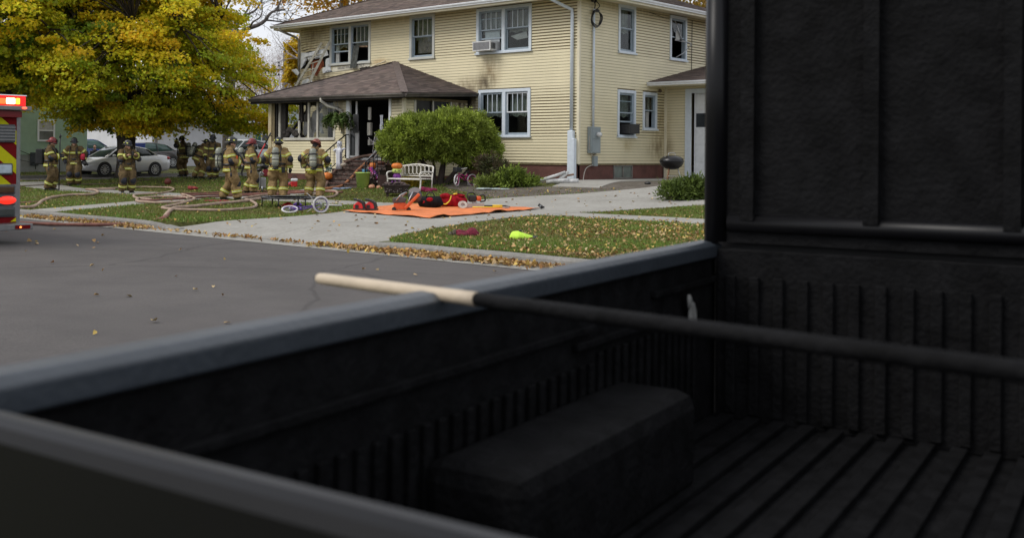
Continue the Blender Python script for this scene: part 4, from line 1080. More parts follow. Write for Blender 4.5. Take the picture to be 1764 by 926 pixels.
def person(pos, face, label, helmet='black', scale=1., hl=(-.16,.30,1.08), hr=(.16,.30,1.08), fl=(-.15,.02), fr=(.15,-.02), lean=(0,.03), headyaw=0., headpitch=.1,
           tank=None, mask=False, coat=None, glove='glove', turn=0., tets=True, pelvis=(0,0), hood=True, knees=True, belt=False, bend=0., shield='badge', harness=False, pole=(0,-.7,-.7), toes=(0,0)):
    coat = coat or TAN
    r = thing('person', label, 'person', pos, cyaw(face), 'firefighters in turnout gear on the lawn'); r.scale = (scale,)*3
    hz = .93-bend*.12; P = Vector((pelvis[0], pelvis[1], hz)); SH = Vector((pelvis[0]+lean[0], pelvis[1]+lean[1]+bend*.30, 1.46-bend*.20))
    up = (SH-P).normalized(); T = Matrix.Rotation(turn, 3, 'Z')
    tilt = Vector((0,0,1)).rotation_difference(up).to_matrix() @ T
    ax = tilt @ Vector((1,0,0)); fw = tilt @ Vector((0,1,0))
    tp = lambda z: P + (SH-P)*((z-.93)/(1.46-.93))
    HD = SH + up*.135 + Vector((0,.045+bend*.09,.03-bend*.04)); Rh = Matrix.Rotation(headyaw, 3, 'Z') @ Matrix.Rotation(-headpitch, 3, 'X')
    SL, SR = SH-ax*.205-up*.03, SH+ax*.205-up*.03
    pl = Vector(pole)
    tr = lambda h: Vector(h)+Vector((pelvis[0], pelvis[1], 0))
    EL, WL = ik(SL, tr(hl), .30, .27, tilt @ Vector((-.8, pl.y, pl.z))); ER, WR = ik(SR, tr(hr), .30, .27, tilt @ Vector((.8, pl.y, pl.z)))
    HL, HR = P-ax*.125-Vector((0,0,.02)), P+ax*.125-Vector((0,0,.02))
    AL, AR = Vector((fl[0], fl[1], .11)), Vector((fr[0], fr[1], .11))
    KL, AL = ik(HL, AL, .42, .42, fw+Vector((-.15,0,0))); KR, AR = ik(HR, AR, .42, .42, fw+Vector((.15,0,0)))
    # body under the clothes: one continuous skin
    b = MB()
    b.ell(HD, (.078,.098,.118), 14, 10, Rh); b.ell(HD+Rh @ Vector((0,.045,-.06)), (.058,.058,.058), 10, 8, Rh)
    b.ell(HD+Rh @ Vector((0,.098,-.012)), (.016,.026,.026), 8, 6, Rh); b.ell(HD+Rh @ Vector((0,.085,-.062)), (.028,.018,.010), 8, 6, Rh)
    for s in (-1, 1): b.ell(HD+Rh @ Vector((.08*s,-.01,-.01)), (.014,.025,.034), 8, 6, Rh)
    b.tube([SH-up*.06, HD-Rh @ Vector((0,.02,.06))], [.07,.058], 10)
    b.rings([oval(tp(.88),.15,.10,tilt), oval(tp(1.1),.14,.10,tilt), oval(tp(1.36),.17,.11,tilt), oval(tp(1.47),.10,.08,tilt)])
    for S_, E_, W_ in ((SL,EL,WL),(SR,ER,WR)): b.tube([S_, E_, W_], [.052,.042,.030], 8)
    for H_, K_, A_ in ((HL,KL,AL),(HR,KR,AR)): b.tube([H_, K_, A_], [.085,.055,.042], 8)
    if glove == 'bare':
        for E_, W_ in ((EL,WL),(ER,WR)): hand_mesh(b, W_, (W_-E_)+Vector((0,.05,0)), (0,0,1))
    body = cloth(b, 'body', SKIN, r, .011 if glove == 'bare' else .014, 0)
    ey = MB()
    for s in (-1, 1): ey.ell(HD+Rh @ Vector((.031*s,.088,.012)), (.012,.009,.008), 8, 6, Rh)
    ey.build('eyes', BLACK, r)
    # trousers and boots
    b = MB()
    b.rings([oval(tp(1.02),.21,.165,tilt), oval(tp(.92),.23,.18,tilt), oval(tp(.84),.22,.165,tilt)])
    for H_, K_, A_ in ((HL,KL,AL),(HR,KR,AR)):
        kk = (H_+K_)/2; b.tube([H_+Vector((0,0,.03)), kk+fw*.01, K_+fw*.01, (K_+A_)/2-fw*.012, A_+Vector((0,0,.06)), A_+Vector((0,0,-.02))], [.158,.152,.138,.136,.130,.136], 12)
        out = (H_-P); out.z = 0; out = out.normalized() if out.length > 0 else ax
        b.ell(kk+out*.115+Vector((0,0,-.02)), (.065,.10,.11), 10, 8, tilt)
    cloth(b, 'trousers', coat, r)
    for (K_, A_, sx, ty) in ((KL,AL,-1,toes[0]),(KR,AR,1,toes[1])):
        d = (Matrix.Rotation(ty-sx*.18, 3, 'Z') @ fw); d.z = 0; d.normalize(); s_ = Vector((-d.y, d.x, 0)); A0 = Vector((A_.x, A_.y, A_.z-.11))
        b = MB(); rr = []
        for t, hw, hh in ((-.10,.035,.07),(-.06,.050,.12),(.02,.052,.12),(.10,.052,.085),(.16,.048,.065),(.20,.025,.045)):
            c = A0+d*t; rr.append([c+s_*hw*math.cos(q)+Vector((0,0,max(0, hh*.5+hh*.5*math.sin(q)))) for q in lin(0,2*PI,12)])
        b.rings(rr); b.tube([A0+Vector((0,0,.07)), A_+Vector((0,0,.14))], [.062,.07], 10); b.box(0,0,0,0,0,0)
        b.v = b.v[:-8]; b.f = b.f[:-6]; b.m = b.m[:-6]; b.s = b.s[:-6]
        b.build('boot', RUBBER, r)
    # coat
    b = MB()
    b.rings([oval(tp(.80),.272,.215,tilt), oval(tp(.90),.262,.207,tilt), oval(tp(1.05),.245,.195,tilt), oval(tp(1.22),.262,.198,tilt), oval(tp(1.36),.262,.188,tilt), oval(tp(1.45),.195,.145,tilt), oval(tp(1.52),.105,.105,tilt)])
    for S_, E_, W_ in ((SL,EL,WL),(SR,ER,WR)): b.tube([S_-(S_-SH)*.35+up*.01, S_, (S_+E_)/2, E_, (E_+W_)/2, W_], [.10,.122,.115,.108,.094,.084], 12)
    b.tube([tp(1.47), tp(1.60)+Vector((0,.02,0))], [.125,.108], 12)
    cloth(b, 'coat', coat, r)
    # reflective trim: lime band with a silver stripe
    def band(rs, name='reflective_band'):
        b = MB()
        def lerp(t): return [Vector(p).lerp(q, t) for p, q in zip(rs[0], rs[1])]
        b.rings([lerp(0), lerp(.34)], 0, True, False); b.rings([lerp(.34), lerp(.66)], 1, True, False); b.rings([lerp(.66), lerp(1)], 0, True, False)
        o = b.build(name, [LIME, SILVERTAPE], r); s = o.modifiers.new('solid', 'SOLIDIFY'); s.thickness = .006; s.offset = 0; return o
    e = .014
    band((oval(tp(.835),.268+e,.211+e,tilt), oval(tp(.915),.260+e,.206+e,tilt)))
    band((oval(tp(1.235),.262+e,.198+e,tilt), oval(tp(1.305),.262+e,.193+e,tilt)))
    def limb(p, q, r0, r1, t0, t1):
        p, q = Vector(p), Vector(q); d = (q-p).normalized(); rot = Vector((0,0,1)).rotation_difference(d).to_matrix()
        f = lambda t: oval(p.lerp(q, t), (r0+(r1-r0)*t)+.013, (r0+(r1-r0)*t)+.013, rot, 14)
        band((f(t0), f(t1)))
    for S_, E_, W_ in ((SL,EL,WL),(SR,ER,WR)):
        limb(S_, E_, .122, .108, .46, .70); limb(E_, W_, .108, .084, .66, .90)
        d = ((S_-E_).normalized()+(W_-E_).normalized()); d = -d.normalized() if d.length > .05 else -fw
        p = MB(); p.ell(E_+d*.025, (.098,.098,.12), 12, 8, Vector((0,0,1)).rotation_difference((W_-S_).normalized()).to_matrix()); p.build('elbow_patch', NAVY, r)
    for H_, K_, A_ in ((HL,KL,AL),(HR,KR,AR)):
        limb(K_-fw*.004, A_+Vector((0,0,.06)), .136, .131, .60, .82)
        if knees: MB().ell(K_+fw*.055-Vector((0,0,.05)), (.115,.100,.145), 12, 8).build('knee_patch', NAVY, r)
    if glove == 'glove':
        for E_, W_ in ((EL,WL),(ER,WR)):
            b = MB(); hand_mesh(b, W_, (W_-E_)+Vector((0,.04,0)), (0,0,1), 0, 1.15); b.tube([W_-(W_-E_).normalized()*.03, W_+(W_-E_).normalized()*.02], [.055,.046], 8); b.build('glove', NAVY, r)
    # pockets, chest radio and loose straps
    for s in (-1, 1):
        MB().obox(tp(.99)+ax*.16*s+fw*.185, (.065,.035,.075), tilt).build('pocket', coat, r, bevel=.012)
    b = MB(); b.obox(tp(1.30)-ax*.11+fw*.205, (.032,.028,.065), tilt); b.tube([tp(1.36)-ax*.10+fw*.20, tp(1.47)-ax*.11+fw*.16], .008, 5); b.build('chest_radio', BLACK, r)
    b = MB(); b.tube(catmull([tp(.98)+ax*.25, tp(.90)+ax*.285+fw*.03, tp(.78)+ax*.27+fw*.05], 4), .016, 6); b.ell(tp(.74)+ax*.27+fw*.05, (.045,.035,.075), 8, 6, tilt); b.build('hanging_glove', NAVY, r)
    # hood, helmet
    b = MB(); b.rings([oval(SH+up*.03,.12,.11), oval(HD+Rh @ Vector((0,-.03,-.10)),.088,.088,Rh), oval(HD+Rh @ Vector((0,-.028,-.01)),.086,.082,Rh), oval(HD+Rh @ Vector((0,-.02,.06)),.085,.085,Rh)], caps=False)
    b.build('hood', HAIR, r)
    if helmet:
        hm = HELM[helmet]; c = HD+Rh @ Vector((0,-.01,.055)); b = MB()
        prof = [(.127,0),(.126,.04),(.119,.09),(.096,.132),(.058,.158),(.012,.166)]
        b.rings([[c+Rh @ Vector((q*math.cos(a)*.96, q*math.sin(a)*1.18, z)) for a in lin(0,2*PI,18)] for q, z in prof])
        for a in (0, PI/2): b.rings([[c+Rh @ (Matrix.Rotation(a,3,'Z') @ Vector((math.cos(t)*.118*(1.2 if a else .99)+0, dx, math.sin(t)*.160+.012))) for dx in (-.012,.012)]+[c+Rh @ (Matrix.Rotation(a,3,'Z') @ Vector((math.cos(t)*.10, dx, math.sin(t)*.10))) for dx in (.012,-.012)] for t in lin(.05,PI,12)+[PI-.05]])
        br = [[c+Rh @ Vector((q*math.cos(a)*.98, q*math.sin(a)*(1.16 if math.sin(a) > 0 else 1.42), z-(.030 if math.sin(a) < 0 else .012)*abs(math.sin(a))*(q-.12)/.05)) for a in lin(0,2*PI,22)] for q, z in ((.120,.018),(.165,.004),(.168,-.004),(.120,.004))]
        b.rings(br)
        he = b.build('helmet', hm, r)
        if tets:
            b = MB()
            for k in range(6):
                a = PI/6+k*PI/3; b.obox(c+Rh @ Vector((.121*math.cos(a), .146*math.sin(a), .060)), (.007,.027,.016), Rh @ Matrix.Rotation(a,3,'Z') @ Matrix.Rotation(-.35,3,'Y'))
            b.build('reflective_tet', M('lime_tet',(.70,.72,.16),.4,.1) if 'lime_tet' not in bpy.data.materials else bpy.data.materials['lime_tet'], he)
        b = MB(); b.obox(c+Rh @ Vector((0,.155,.07)), (.04,.006,.055), Rh @ Matrix.Rotation(.25,3,'X')); b.build('front_shield', NAVY if shield == 'badge' else SILVERTAPE, he)
        b = MB(); b.rings([[c+Rh @ Vector((.135*math.sin(a), .165*math.cos(a), z)) for a in lin(-1.,1.,8)+[1.]]+[c+Rh @ Vector((.130*math.sin(a), .160*math.cos(a), z)) for a in reversed(lin(-1.,1.,8)+[1.])] for z in (-.045, .012)]); b.build('eye_shield', MASKM, he)
    if mask:
        b = MB(); b.ell(HD+Rh @ Vector((0,.055,-.015)), (.082,.075,.10), 12, 8, Rh); mk = b.build('face_mask', MASKM, r)
        MB().lathe([(.035,0),(.038,.04),(.025,.055)], HD+Rh @ Vector((0,.115,-.06)), 10, Rh @ Matrix.Rotation(-PI/2,3,'X')).build('regulator', BLACK, mk)
    if tank is not None or harness:
        b = MB()
        for s in (-1, 1):
            pts = [tp(1.0)+ax*.14*s+fw*.215, tp(1.25)+ax*.15*s+fw*.222, tp(1.40)+ax*.14*s+fw*.185, tp(1.50)+ax*.125*s+fw*.01, tp(1.42)+ax*.11*s-fw*.185, tp(1.1)+ax*.11*s-fw*.215]
            b.tube(catmull(pts, 4), .026, 6, flat=.45)
        b.build('shoulder_strap', BLACK, r)
        b = MB(); b.rings([oval(tp(1.00),.254+e,.202+e,tilt), oval(tp(1.06),.248+e,.198+e,tilt)], caps=False); o = b.build('waist_strap', BLACK, r); o.modifiers.new('solid','SOLIDIFY').thickness = .012
    if tank is not None:
        o_ = tank if isinstance(tank, tuple) else (0., 0.)
        c0 = tp(.95)+ax*o_[0]-fw*.325; axis = (up+ax*o_[1]).normalized(); rot = Vector((0,0,1)).rotation_difference(axis).to_matrix()
        b = MB(); b.lathe([(.02,-.02),(.07,0),(.102,.04),(.107,.09),(.107,.46),(.097,.52),(.06,.56),(.015,.575)], c0, 16, rot); tk = b.build('air_tank', TANKM, r)
        for q0, q1 in ((.13,.155),(.30,.315)): MB().lathe([(.1095,q0),(.1095,q1)], c0, 16, rot).build('tank_stripe', SILVERTAPE, tk)
        b = MB(); b.lathe([(.1092,.19),(.1092,.275)], c0, 16, rot); b.build('tank_label', M('pale_tank_label',(.30,.31,.27),.5,.2,30.) if 'pale_tank_label' not in bpy.data.materials else bpy.data.materials['pale_tank_label'], tk)
        b = MB(); b.lathe([(.03,-.10),(.05,-.07),(.05,-.03),(.028,-.015)], c0, 10, rot); b.tube([c0+axis*-.07-ax*.09, c0+axis*-.07+ax*.09], .022, 8); b.build('tank_valve', BLACK, tk)
        b = MB(); b.bar(c0+fw*.10-axis*.05-ax*.0, c0+fw*.10+axis*.42, .16, .03, up=tuple(fw)); b.lathe([(.110,.36),(.115,.385),(.110,.41)], c0, 16, rot)
        for s in (-1, 1): b.tube(catmull([c0+ax*.13*s+axis*-.02+fw*.03, c0+ax*.175*s+axis*.10-fw*.02, c0+ax*.175*s+axis*.30-fw*.02, c0+ax*.12*s+axis*.42+fw*.05], 4), .013, 6)
        b.build('tank_frame', BLACK, tk)
    return r, dict(WL=WL, WR=WR, HD=HD, SH=SH, tp=tp, ax=ax, fw=fw, up=up, EL=EL, ER=ER)

def foot(x, y): return gp(x, y)
def heldw(r, p): return r.matrix_basis @ Vector(p)

# back row, left to right as one looks at the lawn
pf = foot(86, 328)
r, k = person(pf, 92, 'firefighter in red helmet holding a black pike pole, leftmost of the crew', 'red', 1.02, hl=(-.10,.34,1.22), hr=(.12,.36,1.18), fl=(-.11,.05), fr=(.12,-.05), lean=(0,.02), headpitch=.25, coat=DKTAN, tets=False, harness=True, knees=False)
MB().obox((.02,-.34,1.17),(.15,.13,.27)).build('backpack', M('black_pack',(.012,.012,.013),.8,.3,9.,.4,20.), r, bevel=.04)
pp = heldw(r, (.0,.47,0)); pp = gp(101.5, 328)
t = thing('pike_pole', 'black pike pole standing upright in front of the leftmost firefighter', 'pole', pp)
MB().tube([(0,0,0),(.06,0,1.86)], .022, 8).build('shaft', BLACK, t); b = MB(); b.lathe([(.03,1.86),(.028,1.93),(.006,2.02)], (.06,0,0), 8); b.tube([(.06,0,1.92),(.12,.0,1.95),(.15,0,1.90)], .012, 6); b.build('hook', IRON, t)

pf = foot(128, 320)
r, k = person(pf, 176, 'firefighter in dark turnout gear facing the street with a red bag under one arm', 'black', 1.0, hl=(-.36,.12,.98), hr=(.33,.16,.98), fl=(-.14,0), fr=(.15,.02), headyaw=.25, headpitch=.2, coat=DKTAN, tets=False, harness=True, pole=(0,-.3,-.4))
b = MB(); b.rings([oval((0,0,0),.05,.04), oval((0,0,.05),.12,.08), oval((0,0,.16),.13,.09), oval((.02,0,.24),.06,.05)]); b.noise(.02, 12.)
bg_ = b.build('bag_body', M('crimson_cloth',(.45,.02,.05),.8,.3,12.), None); t = thing('red_bag', 'crimson bag held against the hip of the firefighter facing the street', 'bag', heldw(r, (-.33,.15,.98))); bg_.parent = t
b = MB(); b.tube([(-.05,0,.22),(0,0,.3),(.06,0,.22)], .012, 6); b.build('strap', BLACK, t)
t = thing('face_piece', 'black breathing mask hanging from the hand of the firefighter with the red bag', 'mask', heldw(r, (-.42,.16,.78)))
b = MB(); b.ell((0,0,.08),(.09,.08,.10),12,8); b.build('mask_shell', RUBBER, t); b = MB(); b.lathe([(.04,0),(.045,.05),(.03,.07)],(0,.07,.04),10,Matrix.Rotation(-PI/2,3,'X')); b.build('regulator', BLACK, t); b = MB(); b.tube([(-.07,0,.14),(-.03,-.03,.24),(.04,-.02,.24),(.08,0,.13)], .010, 6); b.build('strap', BLACK, t)

pf = foot(218, 333)
r, k = person(pf, 150, 'firefighter in black helmet raising both hands to a radio before the maple trunk', 'black', .97, hl=(-.20,.34,1.32), hr=(.10,.34,1.30), fl=(-.16,.03), fr=(.15,.0), headyaw=.5, headpitch=.12, coat=DKTAN, harness=True, glove='bare')
t = thing('radio', 'small handheld radio in the raised hands of the firefighter before the tree', 'radio', heldw(r, (-.08,.42,1.30)))
MB().box(-.035,.035,-.02,.02,0,.14).build('case', BLACK, t, bevel=.008); MB().tube([(.02,0,.14),(.02,0,.28)], .008, 6).build('antenna', BLACK, t)

pf = foot(316, 310); pf = at(316, 310, 48.5); pf.z = H(pf.x, pf.y)
person(pf, 300, 'firefighter lifting one arm to the helmet, partly hidden behind the stooping one', 'black', 1.0, hl=(-.38,.10,1.62), hr=(.14,.32,1.12), fl=(-.14,0), fr=(.14,0), headpitch=.3, coat=DKTAN, tank=(.0,0.), pole=(0,-.2,-.9))
pf = at(340, 313, 46.); pf.z = H(pf.x, pf.y)
r, k = person(pf, 62, 'firefighter stooping with legs apart and an air tank on the back', 'black', 1.0, hl=(-.18,.42,.86), hr=(.26,.40,.80), fl=(-.27,-.02), fr=(.28,.06), lean=(.03,.05), bend=.55, headpitch=.5, tank=(-.06,-.1), mask=True, turn=.1)
t = thing('face_piece', 'black face piece and hose in the hands of the stooping firefighter', 'mask', heldw(r, (.12,.50,.74))); b = MB(); b.ell((0,0,.08),(.10,.09,.10),12,8); b.tube(catmull([(0,0,.02),(.08,.05,-.10),(.02,-.1,-.2),(-.1,-.1,-.1)]), .018, 6); b.build('mask_shell', RUBBER, t)
pf = at(367, 312, 44.); pf.z = H(pf.x, pf.y)
person(pf, 184, 'firefighter in dark sooty gear and face mask standing at the back facing the street', 'black', 1.0, hl=(-.12,.28,1.0), hr=(.28,.20,.92), fl=(-.10,0), fr=(.10,.02), coat=DKTAN, mask=True, harness=True, headpitch=.25, tets=False)

pf = foot(396, 345)
r, k = person(pf, 88, 'firefighter striding right with lime marked helmet and bare face in profile', 'black', 1.01, hl=(-.05,.36,1.16), hr=(.16,.30,1.06), fl=(-.11,-.20), fr=(.12,.22), lean=(0,.0), headpitch=.05, tank=(0,0), glove='bare')
b = MB(); b.obox((.15,.205,1.22),(.03,.025,.07)); b.build('orange_radio', ORANGE, r); MB().obox((.06,.22,1.18),(.02,.02,.05)).build('green_tag', M('green_tag',(.06,.45,.12),.5,.1), r)
b = MB(); b.tube(catmull([(.12,.24,1.35),(.16,.36,1.2),(.12,.40,1.0),(.10,.34,.80),(.12,.38,.72)]), .028, 8); b.build('air_hose', BLACK, r)
pf = at(430, 330, 35.8); pf.z = H(pf.x, pf.y)
r, k = person(pf, 84, 'firefighter in red helmet and face mask holding a red pike pole', 'red', 1.0, hl=(-.02,.42,1.06), hr=(.14,.34,1.10), fl=(-.12,-.10), fr=(.12,.12), headpitch=.0, mask=True, tank=(0,0), tets=False)
a_, c_ = at(442, 276, 35.6), at(466.5, 229, 35.2)
t = thing('pike_pole', 'red pike pole slanting up to the right from the hands of the masked firefighter', 'pole', a_)
d_ = c_-a_; MB().tube([-d_*.25, d_*.62], .020, 8).build('shaft', RED, t); b = MB(); b.tube([d_*.62, d_], .026, 8); b.tube([d_*.93, d_*.93+Vector((.06,.06,-.06))], .014, 6); b.build('head', IRON, t)
pf = foot(478, 341.5)
r, k = person(pf, 6, 'firefighter seen from behind with air tank centred on the back and lime marked helmet', 'black', 1.02, hl=(-.30,.24,1.05), hr=(.36,.06,.92), fl=(-.17,-.02), fr=(.17,.02), headpitch=.1, tank=(-.02,0), pole=(0,-.5,-.3))
MB().obox((.2,-.17,.86),(.05,.05,.09)).build('belt_pouch', BLACK, r, bevel=.01)
text('D', r, .085, LIME, Vector((.13,-.252,.785)), (PI/2,0,0), .004)
pf = foot(541, 342)
r, k = person(pf, 22, 'firefighter in faded red helmet seen from behind with yellow lettering on the coat tail', 'orange', 1.0, hl=(-.34,.05,.98), hr=(.30,.26,1.05), fl=(-.19,0), fr=(.19,.02), headpitch=.55, headyaw=-.25, tank=(.10,-.06), tets=False, pole=(0,-.5,-.2), bend=.05)
b = MB(); b.tube(catmull([(-.12,-.2,1.38),(-.30,-.22,1.25),(-.40,-.12,1.08),(-.34,-.16,.93),(-.2,-.2,.98)]), .014, 6); b.build('air_hose', BLACK, r)
tl = MB(); rs = [oval(k['tp'](.775), .246, .199), oval(k['tp'](.80), .247, .199)]
for i, ch in enumerate('C.DIETZ'):
    a = -PI/2+(i-3)*.145+.10; c = k['tp'](.765); q = Vector((c.x+.292*math.cos(a), c.y+.236*math.sin(a), c.z+.015))
    nrm = Vector((math.cos(a)/.292, math.sin(a)/.236, 0)).normalized()
    text(ch, r, .085, LIME, q, (PI/2, 0, math.atan2(nrm.y, nrm.x)+PI/2), .004)

# the bystander behind the silver car
pf = at(163, 300, 63.5); pf.z = .02
t = thing('person', 'person in black clothes standing between the silver car and the blue car', 'person', pf, cyaw(170))
b = MB(); b.ell((0,.02,1.64),(.078,.1,.118),14,10); b.ell((0,.11,1.63),(.016,.026,.026)); b.tube([(0,0,1.42),(0,.01,1.6)],[.07,.06],8)
b.rings([oval((0,0,.88),.16,.11), oval((0,0,1.2),.17,.12), oval((0,0,1.42),.12,.09)])
for s in (-1,1): b.tube([(.2*s,0,1.40),(.24*s,-.02,1.12),(.2*s,.1,.9),(.19*s,.14,.80)],[.05,.045,.035,.03],8); b.tube([(.1*s,0,.9),(.11*s,.02,.5),(.11*s,0,.06)],[.085,.06,.045],8)
cloth(b, 'body', SKIN, t, .014, 0)
b = MB(); b.rings([oval((0,0,.80),.20,.15), oval((0,0,1.1),.20,.15), oval((0,0,1.36),.22,.14), oval((0,0,1.48),.10,.09)])
for s in (-1,1): b.tube([(.19*s,0,1.40),(.25*s,-.02,1.12),(.20*s,.12,.9)],[.08,.07,.06],10)
DKC = M('black_clothes',(.014,.014,.017),.85,.3)
cloth(b, 'jacket', DKC, t, .022, .02)
b = MB(); b.rings([oval((0,0,.9),.17,.13), oval((0,0,.8),.18,.14)])
for s in (-1,1): b.tube([(.1*s,0,.88),(.11*s,.02,.5),(.11*s,0,.08)],[.10,.085,.08],10)
cloth(b, 'trousers', DKC, t, .022, .02)
MB().ell((0,-.02,1.69),(.088,.10,.10),12,8).build('hair', HAIR, t)
b = MB()
for s in (-1,1): b.ell((.11*s,.06,.05),(.05,.14,.05),10,6)
b.build('shoes', RUBBER, t)
# ------------------------------------------------------------------ foliage builders
def leaf_quads(P, Nrm, size, C, elong=1.3):
    """folded leaf: two quads sharing the midrib; P centres, Nrm leaf normals"""
    n = len(P); a = NP.normal(0, 1, (n, 3)); U = a-Nrm*(a*Nrm).sum(1, keepdims=True); U /= np.linalg.norm(U, axis=1, keepdims=True)+1e-9
    W = np.cross(Nrm, U); s = size[:,None]; f = NP.uniform(.05, .35, (n, 1))
    V = np.empty((n, 6, 3))
    V[:,0] = P-U*s*.5*elong; V[:,1] = P-U*s*.05+W*s*.55+Nrm*s*f; V[:,2] = P+U*s*.30+W*s*.30+Nrm*s*f*.6
    V[:,3] = P+U*s*.5*elong; V[:,4] = P+U*s*.30-W*s*.30+Nrm*s*f*.6; V[:,5] = P-U*s*.05-W*s*.55+Nrm*s*f
    F = np.arange(6*n).reshape(-1, 6)
    return V.reshape(-1, 3), np.concatenate([F[:,[0,1,2,3]], F[:,[0,3,4,5]]]), np.repeat(C, 6, 0)
def sprays(centres, rad, per, size, colf, droop=.35, thick=.16, flatn=.75):
    """flat drooping sprays of leaves; centres (n,3) local to the trunk axis"""
    n = len(centres); k = np.repeat(np.arange(n), per); m = len(k)
    r = np.sqrt(NP.uniform(0, 1, m))*rad[k]; a = NP.uniform(0, 2*PI, m)
    out = centres.copy(); out[:,2] = 0; out /= np.linalg.norm(out, axis=1, keepdims=True)+1e-6
    side = np.stack([-out[:,1], out[:,0], np.zeros(n)], 1)
    tilt = NP.uniform(-.1, .55, n)
    o2 = out*np.cos(tilt)[:,None]; o2[:,2] -= np.sin(tilt)
    P = centres[k]+o2[k]*(r*np.cos(a)*1.25)[:,None]+side[k]*(r*np.sin(a))[:,None]
    P[:,2] += NP.normal(0, thick, m)*rad[k]-droop*(r/rad[k])**2*rad[k]*.5
    N_ = NP.normal(0, .55, (m, 3)); N_[:,2] += flatn; N_ += out[k]*.45; N_ /= np.linalg.norm(N_, axis=1, keepdims=True)
    C = colf(centres, n)[k]*NP.uniform(.72, 1.3, (m, 1)); C *= NP.normal(1, .08, (m, 3)).clip(.7, 1.3)
    return leaf_quads(P, N_, size*NP.uniform(.7, 1.3, m), C)
def ramp(t, cols):
    t = np.clip(t, 0, .9999)*(len(cols)-1); i = t.astype(int); f = (t-i)[:,None]; c = np.array(cols); return c[i]*(1-f)+c[i+1]*f
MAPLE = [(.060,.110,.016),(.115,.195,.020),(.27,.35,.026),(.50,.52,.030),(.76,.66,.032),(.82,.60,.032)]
def branchy(b, p, d, L, r, depth, rnd, tips=None, up=.15, n=5, spread=.7):
    pts = [Vector(p)]; d = Vector(d).normalized(); rs = [r]
    for i in range(n):
        d = (d+Vector((rnd.gauss(0,.14), rnd.gauss(0,.14), rnd.gauss(0,.10)+up*.3))).normalized(); pts.append(pts[-1]+d*L/n); rs.append(r*(1-.62*(i+1)/n))
    b.tube(pts, rs, 7 if depth > 1 else 5)
    if tips is not None: tips.append(pts[-1])
    if depth > 0:
        for i in range(1, n+1):
            for q in range(1 if i < n else 2):
                dd = (d+Vector((rnd.gauss(0,spread), rnd.gauss(0,spread), rnd.gauss(.1,spread*.6)))).normalized()
                branchy(b, pts[i], dd, L*rnd.uniform(.45,.7), rs[i]*.62, depth-1, rnd, tips, up, max(3, n-1), spread)
def maple(label, base, h_env, nspr, trunk_r, fork, seed, warm, group, size=.15, per=100, bark=None, lean=(0,0), nlimb=9, limbr=.5, yscale=1., extra=0):
    """h_env: list of (height, radius) of the crown"""
    rnd = random.Random(seed); t = thing('maple_tree', label, 'tree', base, 0, group)
    zs_, rs_ = [q[0] for q in h_env], [q[1] for q in h_env]; env = lambda z: np.interp(z, zs_, rs_)
    b = MB(); tops = []
    b.tube([(0,0,-.1),(0,0,.15),(.02,0,.6),(lean[0]*.5,lean[1]*.5,fork*.7),(lean[0],lean[1],fork)], [trunk_r*1.35,trunk_r*1.15,trunk_r*1.0,trunk_r*.98,trunk_r*1.12], 14)
    b.noise(.05, 3., seed); b.build('trunk', bark or BARK, t)
    lb = MB(); axes = []
    for i in range(nlimb):
        az = 2*PI*i/nlimb+rnd.uniform(-.25,.25); el = rnd.uniform(.25, 1.15); L = float(env(fork+2.2))*rnd.uniform(.75,1.0)
        p = Vector((lean[0], lean[1], fork-.15)); pts = [p]; d = Vector((math.cos(az)*math.cos(el), math.sin(az)*math.cos(el), math.sin(el)))
        for s in range(7):
            d = (d+Vector((rnd.gauss(0,.10), rnd.gauss(0,.10), .05 if el < .5 else -.02))).normalized(); pts.append(pts[-1]+d*L/6.5)
        rr = [trunk_r*limbr*(1-.12*k) for k in range(8)]; lb.tube(pts, rr, 8); axes += pts[2:]
    pts = [Vector((lean[0],lean[1],fork))]
    for s in range(8): pts.append(pts[-1]+Vector((rnd.gauss(0,.2), rnd.gauss(0,.2), (zs_[-1]-fork)/8.5)))
    lb.tube(pts, [trunk_r*.7*(1-.1*k) for k in range(9)], 8); axes += pts[1:]
    # sprays fill the crown shell by shell
    zc = NP.uniform(0, 1, nspr)**1.05*(zs_[-1]-zs_[0])+zs_[0]; a = NP.uniform(0, 2*PI, nspr); q = NP.uniform(.12, 1, nspr)**.55
    rad = env(zc)*q*(1+.12*np.sin(a*5+zc*1.3)+.10*np.sin(a*9-zc*2.1)); c = np.stack([rad*np.cos(a), rad*np.sin(a)*yscale, zc+NP.normal(0,.15,nspr)], 1)
    c[:,2] = np.round(c[:,2]/.55)*.55*.55+c[:,2]*.45
    if extra:      # low boughs hanging towards the house side
        q2 = NP.uniform(3.8, 5.8, extra); c[:extra,0] = .702*q2+NP.normal(0,.9,extra); c[:extra,1] = .712*q2+NP.normal(0,.9,extra); c[:extra,2] = NP.uniform(2.1,3.4,extra)
    for k in range(0, nspr, 3):
        p = Vector(c[k]); ax_ = min(axes, key=lambda v: (v-p).length_squared)
        m = (ax_+p)/2+Vector((0,0,.15)); lb.tube([ax_, m, p], [.05,.032,.012], 5)
    lb.build('limb', bark or BARK, t)
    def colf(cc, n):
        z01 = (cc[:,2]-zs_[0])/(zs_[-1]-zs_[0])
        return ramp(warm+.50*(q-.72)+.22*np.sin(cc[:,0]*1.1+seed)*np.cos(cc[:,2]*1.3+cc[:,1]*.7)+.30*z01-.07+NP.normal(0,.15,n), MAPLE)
    srad = NP.uniform(.42,.85,nspr)
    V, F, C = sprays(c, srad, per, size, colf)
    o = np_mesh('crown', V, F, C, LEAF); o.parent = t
    return t
gz_ = lambda x, y, Z: Vector((at(x,y,Z).x, at(x,y,Z).y, H(at(x,y,Z).x, at(x,y,Z).y)))
